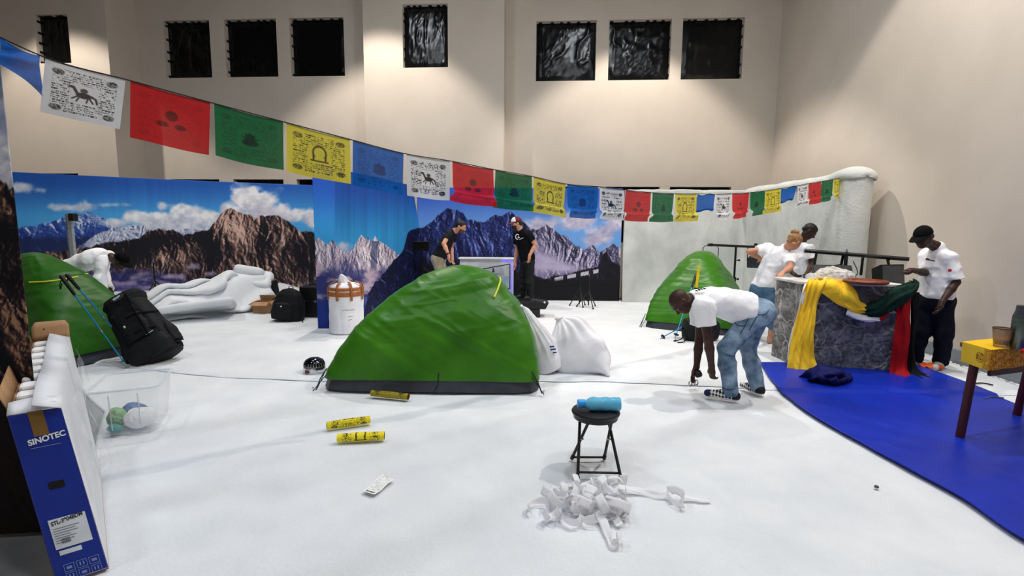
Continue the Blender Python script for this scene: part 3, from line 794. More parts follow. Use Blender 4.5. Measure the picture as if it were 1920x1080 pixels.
# ================================================================== string of prayer flags
def seg_d(u, v, a, b):
    ax, ay = a; bx, by = b
    t = np.clip(((u - ax) * (bx - ax) + (v - ay) * (by - ay)) / ((bx - ax) ** 2 + (by - ay) ** 2 + 1e-9), 0, 1)
    return np.hypot(u - ax - t * (bx - ax), v - ay - t * (by - ay))
def ell_d(u, v, c, r): return (np.hypot((u - c[0]) / r[0], (v - c[1]) / r[1]) - 1) * min(r)
def flag_print(kind, u, v, seed):
    """u, v in cm on a 42 x 34 cm cloth, v down; returns ink 0..1"""
    x = u * 42; y = v * 34
    ink = np.zeros_like(x)
    # rows of script
    rows = 19; rh = 27.0 / rows
    j = np.floor((y - 3.5) / rh); f = (y - 3.5) / rh - j
    word = fbm2(x * 0.9 + j * 17.3 + seed, j * 3.1, 2, 500)
    stroke = vnoise2(x * 2.6 + j * 7.7, f * 2.2 + j * 5, 510)
    row = (f > .18) & (f < .80)
    tx = sstep(.40, .55, stroke) * sstep(.36, .44, word) * row
    tx = np.maximum(tx, ((f > .18) & (f < .34)) * sstep(.40, .46, word) * .9)
    inside = (x > 4) & (x < 38) & (y > 3.5) & (y < 30.5)
    tx = tx * inside * (1 - ((x > 13.5) & (x < 28.5) & (y > 11) & (y < 23)))
    for (cx, cy) in ((7, 6), (35, 6), (7, 28.5), (35, 28.5)):
        e = np.hypot((x - cx) / 3.6, (y - cy) / 2.2)
        tx = np.where(e < 1.25, 0, tx)
        tx = np.maximum(tx, sstep(1.05, .7, e) * (.45 + .55 * sstep(.4, .6, vnoise2(x * 1.4, y * 1.4, seed + 3))))
    em = np.zeros_like(x)
    def S(d, w=.35): return sstep(w, -w, d)
    if kind == 'white':   # a horse carrying a jewel
        body = ell_d(x, y, (21, 17.5), (4.2, 1.9))
        em = np.maximum.reduce([S(body), S(seg_d(x, y, (17.4, 16.6), (15.2, 13.2)) - .8), S(ell_d(x, y, (14.4, 13.2), (1.5, .8))),
             S(seg_d(x, y, (17.6, 18.6), (15, 20.6)) - .4), S(seg_d(x, y, (18.6, 19), (17.4, 21.8)) - .4), S(seg_d(x, y, (24, 18.6), (26, 21.2)) - .45),
             S(seg_d(x, y, (23.2, 19), (22.6, 21.6)) - .4), S(seg_d(x, y, (25, 17), (27.4, 18.2)) - .55), S(seg_d(x, y, (27.4, 18.2), (28.2, 21)) - .55),
             .8 * S(ell_d(x, y, (20.8, 14.4), (2.0, 1.5)))])
    elif kind == 'red':
        em = np.maximum.reduce([S(ell_d(x, y, (21, 14.5), (3.4, 3.2))), S(ell_d(x, y, (16.2, 20.6), (3.2, 1.7))), S(ell_d(x, y, (25.8, 20.6), (3.2, 1.7)))])
        em = em * (.6 + .4 * vnoise2(x * 1.2, y * 1.2, 7)); tx = tx * .22
    elif kind == 'green':
        em = np.maximum.reduce([S(ell_d(x, y, (21, 19.5), (5.2, 2.2))), S(ell_d(x, y, (21, 16.5), (3.2, 3.2)))] + [S(seg_d(x, y, (21, 19), (21 + 6 * math.cos(q), 19 - 6 * math.sin(q))) - .35) for q in (.5, 1.0, 1.57, 2.1, 2.6)])
        em = em * (.65 + .35 * vnoise2(x * 1.3, y * 1.3, 8)); tx = tx * .45
    elif kind == 'yellow':
        a = np.abs(ell_d(x, y, (21, 15.5), (4.2, 4.8))); a = np.where(y > 18.5, 9, a)
        em = np.maximum.reduce([S(a - .55), S(seg_d(x, y, (16.9, 16), (17.2, 21)) - .6), S(seg_d(x, y, (25.1, 16), (24.8, 21)) - .6), S(seg_d(x, y, (15.6, 21.4), (26.4, 21.4)) - .5)])
    else:
        em = np.maximum.reduce([S(ell_d(x, y, (21, 19.2), (5.4, 2.4))), S(ell_d(x, y, (18, 16), (1.8, 2.6))), S(ell_d(x, y, (24, 16), (1.8, 2.6))), S(ell_d(x, y, (21, 14.8), (1.8, 3.0)))])
        em = em * (.55 + .45 * vnoise2(x * 1.3, y * 1.3, 9)); tx = tx * .6
    return np.clip(np.maximum(tx * .95, em), 0, 1)
FCOL = {'white': ((238, 238, 240), (26, 26, 30)), 'red': ((214, 30, 34), (96, 14, 20)), 'green': ((16, 112, 62), (6, 44, 36)),
        'yellow': ((232, 216, 62), (74, 66, 16)), 'blue': ((20, 104, 196), (10, 44, 104))}
FLAGM = print_mat('thin_flag_cloth', 0.8, 0.45, 0.15, 0.06)
F0 = at(-8, 66, 2.56); F1 = at(1580, 336, 7.72)
dirn = Vector((F1.x - F0.x, F1.y - F0.y, 0)); LEN = dirn.length; dirn.normalize()
def Yat(px):
    k = (px - 960) / FPX                       # where the upright plane of the string is met
    den = dirn.x - k * dirn.y * 1.0
    for _ in range(1): t_ = (k * F0.y - F0.x) / den
    return F0.y + t_ * dirn.y
top_px = [(-8, 66), (80, 106), (240, 150), (398, 193), (534, 229), (659, 262), (759, 288), (846, 302), (927, 318), (999, 331), (1062, 345), (1123, 350), (1172, 356),
          (1222, 361), (1265, 363), (1307, 363.5), (1342, 364), (1372, 363), (1406, 361), (1435, 357.5), (1465, 353), (1495, 348.5), (1516, 344), (1540, 340), (1563, 336), (1580, 333)]
spts = [at(p[0], p[1], Yat(p[0])) for p in top_px]
curve = spline(spts, 600)
t = thing('prayer_flag_string', 'long string of printed prayer flags in five colours strung across the hall', 'prayer flags', tuple(spts[12]))
MB().tube([tuple(p) for p in curve[::4]], .0035, 6).build('string', mat('flag_string', (40, 38, 36), .8), t, True)
names = ['blue', 'white', 'red', 'green', 'yellow'] * 5
slant = {1: 1.0, 2: .45, 3: .25, 4: .2, 5: .1, 6: .15}
pxr = [p[0] for p in top_px]
for i in range(25):
    col = names[i]; base, ink = FCOL[col]
    gapL = 0.006 if i else 0; A = np.array(spts[i]); B = np.array(spts[i + 1])
    w3 = np.linalg.norm(B - A); tg = (B - A) / w3
    nu, nv = ((150, 126) if i < 6 else (110, 92) if i < 11 else (70, 58))
    U, V = np.meshgrid(np.linspace(0, 1, nu), np.linspace(0, 1, nv), indexing='ij')
    pad = 0.010
    s = pad / w3 + U * (1 - 2 * pad / w3)
    topl = A + s[..., None] * (B - A)
    # follow the string exactly
    k = np.array([spline(spts, 26 * 24)[0]])
    hgt = 0.265 if i == 1 else 0.298
    if i == 0: hgt = 0.13
    down = np.array([0, 0, -1.0]); perp = down - tg * np.dot(down, tg); perp /= np.linalg.norm(perp)
    sl = slant.get(i, 0.08)
    dv = down * (1 - sl) + perp * sl; dv /= np.linalg.norm(dv)
    nrm = np.cross(tg, down); nrm /= np.linalg.norm(nrm)
    hv = V * hgt * np.ones_like(U)
    off = (0.02 * np.sin(U * 5 + i * 1.7) * V + .016 * (fbm2(U * 3 + i, V * 1.5, 3, 520 + i) - .5) * (.3 + V))
    widen = np.zeros_like(U)
    if i in (15, 20):       # caught up double on the string
        hv = np.where(V < .62, V * .19 / .62, .19 - (V - .62) * .06) + .012 * np.sin(U * 7)
        off = off + np.where(V > .55, .02, 0) + .02 * np.sin(V * math.pi)
    elif i >= 7 and i != 0:
        e = sstep(.72, .86, V)
        off = off + .028 * e * np.sin(U * 3 + i) - .02 * sstep(.7, .78, V) * (1 - sstep(.78, .9, V))
        widen = (U - .5) * .035 * sstep(.74, .95, V) * (1 if i % 2 else -.4) - (U - .5) * .03 * np.exp(-((V - .76) / .09) ** 2)
    if i == 0:
        off = off + .05 * np.sin(V * 6 + U * 3); hv = hv * (1.0 + .5 * U) - .03 * np.sin(U * math.pi) * V
    if i == 1: widen = -0.0 * U
    if i == 24: hv = hv * (1 - .15 * U)
    P = topl + dv * hv[..., None] + nrm * off[..., None] + tg * widen[..., None]
    sagz = -.006 * np.sin(U * math.pi); P[..., 2] += sagz
    inkv = flag_print(col, U, V, i * 3.3)
    if i in (0, 15, 20): inkv = inkv * .15
    b_ = np.array(base, float) * (1 + .05 * (fbm2(U * 5 + i, V * 5, 3, 540)[..., None] - .5))
    hem = (sstep(.045, .03, V))[..., None]
    cc = b_ * (1 - inkv[..., None]) + np.array(ink, float) * inkv[..., None]
    cc = cc * (1 - .25 * hem)
    o = grid_obj('prayer_flag', P, FLAGM, t, colors=lin(np.clip(cc, 0, 255)))
    o['label'] = col + ' prayer flag'
# ================================================================== stool, bottle, small things on the floor
BLK = mat('black_powder_coat', (14, 14, 16), 0.35, (10, 10, 12), 20, spec=0.5)
BLKPL = mat('black_plastic', (18, 18, 20), 0.45, (12, 12, 14), 12, spec=0.45)
BLKFAB = mat('black_nylon', (20, 21, 26), 0.7, (13, 14, 18), 16, bump=0.2, bscale=120, spec=0.3)
BLKVIN = mat('black_vinyl', (17, 17, 20), 0.4, (12, 12, 15), 10, spec=0.5, bump=0.08, bscale=70)
WHITECL = mat('white_sackcloth', (236, 235, 240), 0.75, (224, 223, 230), 6, bump=0.2, bscale=140, spec=0.2)
PAPER = mat('white_paper', (254, 254, 255), 0.5, (250, 250, 253), 8, spec=0.3, transl=0.42)

def sheet_z(x, y): return 0.012 if y < float(seam_y(x)) else 0.026

ft = [fl(1083, 905), fl(1165, 907), fl(1073, 863), fl(1133, 863)]
scx = sum(p.x for p in ft) / 4; scy = 3.37
SZ = 0.405
sc_ = at(1117, 771, scy); sc_.z = SZ
t = thing('folding_stool', 'black folding stool with round padded seat on crossed tube legs', 'stool', (sc_.x, sc_.y, 0.01))
MB().lathe([(0.0, SZ - .030), (.150, SZ - .030), (.162, SZ - .022), (.166, SZ - .008), (.160, SZ + .002), (.14, SZ + .008), (.08, SZ + .010), (0.0, SZ + .010)], (sc_.x, sc_.y, 0), seg=48, cap=False).build('seat', BLKVIN, t, True)
MB().lathe([(.146, SZ - .05), (.152, SZ - .05), (.152, SZ - .029), (.146, SZ - .029), (.146, SZ - .05)], (sc_.x, sc_.y, 0), seg=40, cap=False).build('seat_ring', BLK, t, True)
tp = [Vector((sc_.x - .10, sc_.y + .05, SZ - .035)), Vector((sc_.x + .085, sc_.y + .05, SZ - .035)), Vector((sc_.x - .055, sc_.y - .09, SZ - .035)), Vector((sc_.x + .095, sc_.y - .09, SZ - .035))]
tops = [tp[0], tp[1], tp[2], tp[3]]
for k in range(4):
    a = tops[k]; b = ft[k].copy(); b.z = .022
    mid = a.lerp(b, .35) + Vector((.0, 0, 0))
    MB().tube([a, mid, b], .0105, 12).build('leg', BLK, t, True)
    MB().tube([b + (b - a).normalized() * -.02, b + (b - a).normalized() * .012], .014, 12).build('foot_cap', BLKPL, t, True)
for (i, j, q) in ((0, 1, .86), (2, 3, .92)):
    MB().tube([tops[i].lerp(ft[i], q), tops[j].lerp(ft[j], q)], .008, 10).build('stretcher', BLK, t, True)
for (i, j) in ((0, 2), (1, 3)):
    a = tops[i].lerp(ft[i], .42); b = tops[j].lerp(ft[j], .42); m = (a + b) / 2
    MB().tube([m + Vector((-.02, 0, 0)), m + Vector((.02, 0, 0))], .007, 8).build('pivot', STEEL, t, True)

BLUEPL = mat('blue_bottle_plastic', (122, 208, 240), 0.16, (104, 194, 232), 9, spec=0.6, trans=0.2, ior=1.2)
BLUECAP = mat('blue_cap_plastic', (36, 158, 228), 0.4, (28, 142, 214), 9)
c0 = at(1083, 748, scy - .03); c1 = at(1163, 757, scy - .03); c0.z = c1.z = SZ + .010 + .046
ax = (c1 - c0); L = ax.length
t = thing('water_bottle', 'translucent light blue water bottle lying on the stool seat', 'bottle', tuple((c0 + c1) / 2))
Mx = ax.to_track_quat('Z', 'Y').to_matrix()
pr = [(0.0, .052), (.024, .052), (.026, .06), (.030, .066), (.040, .082), (.046, .10), (.0462, .12), (.043, .135), (.0425, .16), (.0455, .175), (.046, .20), (.0435, .215), (.0435, .24), (.046, .252), (.0455, L - .006), (.041, L), (0.0, L - .002)]
MB().lathe(pr, c0, Mx, 36, False).build('bottle_body', BLUEPL, t, True)
MB().lathe([(0, .0), (.026, .0), (.029, .003), (.029, .05), (.026, .054), (0, .054)], c0, Mx, 30, False).build('cap', BLUECAP, t, True)

# ribbon tangle
def strip(name, pts, wdir, wid, parent, n=60, m=None, twist=None):
    P = spline(pts, n); T = np.gradient(P, axis=0); T /= np.linalg.norm(T, axis=1)[:, None] + 1e-9
    Wd = spline(wdir, n) if len(wdir) > 1 and (Vector(wdir[0]) - Vector(wdir[-1])).length > 1e-4 else np.repeat(np.array([tuple(wdir[0])]), n, 0)
    Wd = Wd - T * (Wd * T).sum(1)[:, None]; Wd /= np.linalg.norm(Wd, axis=1)[:, None] + 1e-9
    q = np.linspace(-.5, .5, 5)[None, :, None] * wid
    G = P[:, None] + Wd[:, None] * q
    lo = G[..., 2].min()
    G[..., 2] = np.maximum(G[..., 2], .013)
    return grid_obj(name, G, m or PAPER, parent, thick=.0008)
rc = fl(1095, 940)
t = thing('ribbon_tangle', 'tangled heap of curling white paper ribbon lying before the black stool', 'ribbon', (rc.x, rc.y, .01))
rr = random.Random(21)
Z3 = Vector((0, 0, 1))
def loop(px, py, r, z, tilt, turns, start, e=1.0, drop=0.0):
    c = fl(px, py); pts = []; wd = []
    n = max(6, int(turns * 9))
    axis = Vector((math.sin(tilt) * math.cos(start), math.sin(tilt) * math.sin(start), math.cos(tilt)))
    q = axis.to_track_quat('Z', 'Y').to_matrix()
    for i in range(n):
        a = start + 2 * math.pi * turns * i / (n - 1)
        p = q @ Vector((r * math.cos(a), r * e * math.sin(a), 0)) + Vector((0, 0, z + drop * i / n))
        pts.append(c + p); wd.append(axis)
    return pts, wd
LP = [(1009, 950, .075, .040, .25, .62, 2.4, .8), (1030, 926, .06, .05, .5, .7, .6, .8), (1048, 918, .07, .05, .9, .65, 3.4, .9), (1068, 908, .075, .06, 1.1, .6, 1.8, .7),
      (1085, 946, .095, .045, .2, .85, 3.0, .75), (1112, 965, .10, .045, .35, .7, 2.6, .7), (1130, 915, .055, .085, 1.25, .95, .3, .9), (1098, 915, .06, .07, .8, .75, 2.0, .8),
      (1150, 930, .08, .085, 1.35, .6, 4.6, 1.2), (1152, 955, .06, .06, .9, .6, 1.2, 1.0), (1070, 970, .08, .045, .3, .55, 3.6, .7), (1125, 945, .07, .065, .7, .7, 5.0, .8), (1160, 905, .06, .10, 1.4, .55, 3.4, 1.2), (1105, 930, .05, .08, 1.0, .8, 1.1, .8)]
r5 = random.Random(5)
for k in range(18):
    q = r5.random(); px = 1030 + 130 * r5.random(); py = 928 + 46 * r5.random()
    LP.append((px, py, r5.uniform(.05, .10), r5.uniform(.05, .11), r5.uniform(.4, 1.4), r5.uniform(.4, .8), r5.uniform(0, 6.28), r5.uniform(.7, 1.1)))
for (px, py, r, z, tilt, turns, st, e) in LP:
    pts, wd = loop(px, py + 8, r * .92, .024 + (z - .03) * .62, tilt, turns, st, e)
    strip('ribbon', pts, wd, .056, t, 44)
def fpath(l): return [fl(p[0], p[1], p[2]) for p in l]
strip('ribbon', fpath([(1150, 912, .05), (1178, 915, .035), (1205, 921, .02), (1235, 928, .02), (1250, 928, .022), (1262, 938, .02)]), [(0, .6, .8), (0, 1, .2), (.1, .9, .5), (0, .5, .9), (.2, 1, .2)], .042, t, 70)
strip('ribbon', fpath([(1250, 925, .02), (1262, 942, .02), (1278, 944, .04), (1280, 925, .06), (1262, 918, .055), (1252, 920, .04)]), [(0, .2, 1), (0, .4, .9), (.3, .5, .8), (0, .3, 1)], .05, t, 60)
strip('ribbon', fpath([(1276, 930, .03), (1300, 934, .02), (1318, 938, .015), (1332, 937, .016)]), [(0, .8, .5), (0, 1, .1), (0, .6, .6)], .035, t, 40)
strip('ribbon', fpath([(1120, 958, .04), (1132, 980, .025), (1140, 1005, .016), (1150, 1022, .018), (1160, 1014, .035), (1163, 996, .05)]), [(.8, .2, .5), (1, 0, .2), (.9, .1, .4), (.4, .5, .8), (.9, 0, .5)], .05, t, 60)
strip('ribbon', fpath([(1138, 955, .05), (1152, 970, .03), (1162, 985, .016)]), [(.8, -.4, .3), (.9, .1, .4)], .045, t, 30)
strip('ribbon', fpath([(1150, 905, .09), (1154, 922, .09), (1160, 944, .06), (1166, 962, .02)]), [(.9, 0, .3), (.7, .3, .5), (.9, .1, .2)], .045, t, 30)
strip('ribbon', fpath([(1082, 916, .03), (1105, 914, .035), (1128, 918, .03), (1140, 932, .02)]), [(0, .3, 1), (.1, .8, .5)], .045, t, 30)

# rolled yellow flag bundles
ROLLM = print_mat('rolled_flag_print', 0.7, 0.0, 0.2)
def roll(label, p0, p1, r, seed, dark):
    a = fl(*p0); b = fl(*p1); a.z = b.z = r + .012
    L = (b - a).length; d = (b - a).normalized(); sd = Vector((-d.y, d.x, 0)); nu, nv = 72, 120
    t = thing('flag_roll', label, 'roll', tuple((a + b) / 2), 0, 'rolled yellow prayer flags')
    U, V = np.meshgrid(np.linspace(0, 2 * math.pi, nu), np.linspace(0, 1, nv), indexing='ij')
    rad = r * (1 - .06 * U / 6.28) + .002 * (fbm2(U * 2, V * 8 + seed, 3, seed) - .5) + .003 * np.exp(-((V - .5) / .2) ** 2)
    P = np.array(a) + V[..., None] * np.array(d) * L + (np.cos(U) * rad)[..., None] * np.array(sd) + (np.sin(U) * rad)[..., None] * np.array((0, 0, 1))
    ink = flag_print('yellow', V, ((U / 6.28 * .75 + seed * .21) % 1.0), seed * 2.2)
    ink = np.maximum(ink, .9 * ((np.abs(V - .2) < .05) | (np.abs(V - .82) < .05)) * sstep(.45, .6, vnoise2(V * 60, U * 4, seed)) * (np.sin(U) > .1))
    c = np.array(dark, float) * (1 - ink[..., None]) + np.array((60, 52, 18.)) * ink[..., None]
    grid_obj('rolled_cloth', P, ROLLM, t, colors=lin(c))
    for (e, s_) in ((a, 1), (b, -1)):
        sp = MB(); n = 60
        vs = []
        for i in range(n):
            q = i / (n - 1); ang = q * 6 * math.pi; rr_ = .004 + (r * .95 - .004) * q
            p = e + sd * math.cos(ang) * rr_ + Vector((0, 0, math.sin(ang) * rr_))
            vs += [p - d * .001 * s_, p + d * .02 * s_]
        sp.add(vs, [(2 * i, 2 * i + 1, 2 * i + 3, 2 * i + 2) for i in range(n - 1)])
        sp.build('rolled_end', mat('roll_inner', (96, 84, 34), .8) if seed != 3 else mat('roll_inner_red', (120, 44, 30), .8), t, True)
        MB().lathe([(0, .004), (r * .86, .004), (r * .86, .006), (0, .006)], e, (d * s_).to_track_quat('Z', 'Y').to_matrix(), 20, False).build('core', mat('roll_core_dark', (50, 40, 24), .9), t)
    return t
roll('bright yellow rolled flag bundle nearest the receipt', (633, 832), (721, 827), .033, 1, (234, 216, 46))
roll('bright yellow rolled flag bundle with a slanted open end, between the other two rolls', (613, 808), (694, 796), .032, 2, (232, 214, 44))
roll('dull olive yellow rolled flag bundle lying against the foot of the big tent', (697, 745), (766, 752), .030, 3, (150, 136, 40))

# receipt
RECM = print_mat('receipt_print', 0.6, 0.1, 0.2)
q = [fl(718, 893), fl(739, 904), fl(702, 934), fl(680, 926)]
nu, nv = 60, 120
U, V = np.meshgrid(np.linspace(0, 1, nu), np.linspace(0, 1, nv), indexing='ij')
P = ((1 - U) * (1 - V))[..., None] * np.array(q[0]) + (U * (1 - V))[..., None] * np.array(q[1]) + (U * V)[..., None] * np.array(q[2]) + ((1 - U) * V)[..., None] * np.array(q[3])
P[..., 2] = .010 + .010 * np.abs(np.sin((V * 1.0 + .15) * math.pi * 1.2)) + .004 * U
ln = ((V * 34) % 1 > .45) & (fbm2(U * 14, np.floor(V * 34) * 3.3, 2, 600) > .48) & (U > .1) & (U < .9)
ink = np.where(V < .12, .55, np.where(V > .88, 0, .28)) * ln
ink = np.where((V > .885) & (V < .955) & (U > .14) & (U < .86), .85 * (vnoise2(U * 40, V * 3, 5) > .3), ink)
o = grid_obj('receipt', P, RECM, None, colors=lin(250 - 210 * np.repeat(ink[..., None], 3, 2)), thick=.0006)
tag(o, 'long white printed paper receipt lying alone on the batting', 'receipt')
p = fl(1643, 917)
tag(MB().lathe([(0, .004), (.012, .004), (.014, .007), (.014, .012), (.011, .016), (0, .016)], p + Vector((0, 0, .006)), None, 20, False).build('bottle_cap', mat('dull_metal_cap', (104, 106, 100), .4, metal=.7), None, True), 'tiny grey metal cap on the batting beside the blue tarp', 'cap')

# chrome dome by the tent corner
CHROME = mat('chrome', (206, 208, 212), 0.12, (188, 190, 196), 5, metal=1.0)
DCHROME = mat('dark_chrome', (66, 70, 78), 0.14, (50, 54, 60), 5, metal=1.0)
p = fl(590, 701); r = .118
t = thing('chrome_pot', 'round chrome domed pot on the batting beside the big tent corner', 'pot', (p.x, p.y, .02))
MB().lathe([(0, .0), (r * .96, .0), (r, .01), (r, .07), (r * .97, .078), (0, .078)], (p.x, p.y, .02), None, 40, False).build('base', CHROME, t, True)
MB().lathe([(r * .98, .078), (r * 1.0, .085), (r * .95, .115), (r * .78, .145), (r * .5, .163), (r * .2, .17), (0, .171)], (p.x, p.y, .02), None, 40, False).build('dome_lid', DCHROME, t, True)
for k in range(7):
    a = math.radians(-100 + k * 14)
    MB().tube([(p.x + r * .93 * math.cos(a), p.y + r * .93 * math.sin(a), .02 + .12), (p.x + r * 1.0 * math.cos(a), p.y + r * 1.0 * math.sin(a), .02 + .10), (p.x + r * 1.01 * math.cos(a), p.y + r * 1.01 * math.sin(a), .02 + .08)], .005, 8).build('rib', CHROME, t, True)
M = Matrix.Rotation(R_(-8), 3, 'Z')
MB().box((p.x - .035, p.y - r * .955, .055), (.05, .012, .034), M).build('badge', mat('dark_red_badge', (110, 26, 22), .4), t)
# ================================================================== smooth solids (signed distances meshed by surface nets)
def cap(a, b, ra, rb=None, k=.02, clip=None): return ('c', np.array(tuple(a), float), np.array(tuple(b), float), ra, ra if rb is None else rb, k, clip)
def ell(c, r, M=None, k=.02, clip=None): return ('e', np.array(tuple(c), float), np.array(r, float), np.eye(3) if M is None else np.array(M), k, clip)
def rbox(c, hd, M, r, k=.02): return ('b', np.array(tuple(c), float), np.array(hd, float), np.array(M), k, r)
def sub(c, r, k=.01): return ('s', np.array(tuple(c), float), r, k)
def sdf_mesh(prims, h=.008, noise=None, post=None):
    lo = np.full(3, 1e9); hi = -lo
    for p in prims:
        if p[0] == 'c': R = max(p[3], p[4]); a = np.minimum(p[1], p[2]) - R; b = np.maximum(p[1], p[2]) + R
        elif p[0] in 'eb': R = p[2].max() if p[0] == 'e' else float(np.linalg.norm(p[2])); a = p[1] - R; b = p[1] + R
        else: continue
        lo = np.minimum(lo, a); hi = np.maximum(hi, b)
    lo -= 3 * h; hi += 3 * h
    n = np.ceil((hi - lo) / h).astype(int) + 1
    F = np.full(n, .5, np.float32)
    ax = [lo[i] + h * np.arange(n[i]) for i in range(3)]
    def sl(a, b):
        i0 = np.maximum(((a - lo) / h).astype(int), 0); i1 = np.minimum(((b - lo) / h).astype(int) + 2, n)
        return tuple(slice(i0[i], max(i1[i], i0[i] + 1)) for i in range(3))
    for p in prims:
        if p[0] == 'c':
            _, A, B, ra, rb, k, clip = p; R = max(ra, rb) + k + 2.5 * h
            s = sl(np.minimum(A, B) - R, np.maximum(A, B) + R)
        elif p[0] == 'e':
            _, c, r, M, k, clip = p; R = r.max() + k + 2.5 * h; s = sl(c - R, c + R)
        elif p[0] == 'b':
            _, c, r, M, k, rr0 = p; clip = None; R = float(np.linalg.norm(r)) + k + 2.5 * h; s = sl(c - R, c + R)
        else:
            _, c, r, k = p; R = r + k + 2.5 * h; s = sl(c - R, c + R); clip = None
        X = ax[0][s[0]][:, None, None].astype(np.float32); Y = ax[1][s[1]][None, :, None].astype(np.float32); Z = ax[2][s[2]][None, None, :].astype(np.float32)
        if p[0] == 'c':
            d = B - A; L2 = float(d @ d) + 1e-12
            t = np.clip(((X - A[0]) * d[0] + (Y - A[1]) * d[1] + (Z - A[2]) * d[2]) / L2, 0, 1)
            D = np.sqrt((X - A[0] - t * d[0]) ** 2 + (Y - A[1] - t * d[1]) ** 2 + (Z - A[2] - t * d[2]) ** 2) - (ra + (rb - ra) * t)
        elif p[0] in 'eb':
            q0 = (X - c[0]) * M[0, 0] + (Y - c[1]) * M[1, 0] + (Z - c[2]) * M[2, 0]
            q1 = (X - c[0]) * M[0, 1] + (Y - c[1]) * M[1, 1] + (Z - c[2]) * M[2, 1]
            q2 = (X - c[0]) * M[0, 2] + (Y - c[1]) * M[1, 2] + (Z - c[2]) * M[2, 2]
            if p[0] == 'b':
                a0 = np.abs(q0) - r[0] + rr0; a1 = np.abs(q1) - r[1] + rr0; a2 = np.abs(q2) - r[2] + rr0
                D = np.sqrt(np.maximum(a0, 0) ** 2 + np.maximum(a1, 0) ** 2 + np.maximum(a2, 0) ** 2) + np.minimum(np.maximum(np.maximum(a0, a1), a2), 0) - rr0
            else: k1 = np.sqrt((q0 / r[0]) ** 2 + (q1 / r[1]) ** 2 + (q2 / r[2]) ** 2)
            if p[0] == 'e': k2 = np.sqrt((q0 / r[0] ** 2) ** 2 + (q1 / r[1] ** 2) ** 2 + (q2 / r[2] ** 2) ** 2) + 1e-9
            if p[0] == 'e': D = k1 * (k1 - 1) / k2
        else:
            D = np.sqrt((X - c[0]) ** 2 + (Y - c[1]) ** 2 + (Z - c[2]) ** 2) - r
            f = F[s]; a = -D; hh = np.maximum(k - np.abs(f - a), 0) / k
            F[s] = np.maximum(f, a) + hh * hh * k * .25
            continue
        if clip is not None:
            for (pt, nn) in clip:
                D = np.maximum(D, (X - pt[0]) * nn[0] + (Y - pt[1]) * nn[1] + (Z - pt[2]) * nn[2])
        f = F[s]
        hh = np.maximum(k - np.abs(f - D), 0) / k
        F[s] = np.minimum(f, D) - hh * hh * k * .25
    # surface nets
    near = np.abs(F) < .05
    if noise is not None:
        I = np.argwhere(near); P = lo + I * h
        F[near] += noise(P[:, 0], P[:, 1], P[:, 2]).astype(np.float32)
    ins = F < 0
    c = [ins[i:n[0] - 1 + i, j:n[1] - 1 + j, k_:n[2] - 1 + k_] for i in (0, 1) for j in (0, 1) for k_ in (0, 1)]
    sm = sum(x.astype(np.int8) for x in c); act = (sm > 0) & (sm < 8)
    vid = np.full(act.shape, -1, np.int64); I = np.argwhere(act); vid[act] = np.arange(len(I))
    acc = np.zeros((len(I), 3)); cnt = np.zeros(len(I))
    offs = [(i, j, k_) for i in (0, 1) for j in (0, 1) for k_ in (0, 1)]
    vals = [F[I[:, 0] + o[0], I[:, 1] + o[1], I[:, 2] + o[2]] for o in offs]
    for ia in range(8):
        for ib in range(ia + 1, 8):
            oa, ob = np.array(offs[ia]), np.array(offs[ib])
            if np.abs(oa - ob).sum() != 1: continue
            va, vb = vals[ia], vals[ib]; m = (va < 0) != (vb < 0)
            t = np.where(m, va / (va - vb + 1e-20), 0)
            acc += np.where(m[:, None], oa + (ob - oa) * t[:, None], 0); cnt += m
    V = lo + (I + acc / cnt[:, None]) * h
    faces = []
    for a in range(3):
        b, c_ = (a + 1) % 3, (a + 2) % 3
        s0 = [slice(None)] * 3; s1 = [slice(None)] * 3; s0[a] = slice(0, -1); s1[a] = slice(1, None)
        x = ins[tuple(s0)] != ins[tuple(s1)]
        E = np.argwhere(x)
        E = E[(E[:, b] > 0) & (E[:, c_] > 0) & (E[:, b] < n[b] - 1) & (E[:, c_] < n[c_] - 1)]
        if not len(E): continue
        def g(db, dc):
            q = E.copy(); q[:, b] -= db; q[:, c_] -= dc
            return vid[q[:, 0], q[:, 1], q[:, 2]]
        q = np.stack([g(0, 0), g(1, 0), g(1, 1), g(0, 1)], 1)
        fl_ = ~ins[E[:, 0], E[:, 1], E[:, 2]]
        q[fl_] = q[fl_][:, ::-1]
        faces.append(q)
    Q = np.concatenate(faces); Q = Q[(Q >= 0).all(1)]
    return V, Q[:, ::-1]
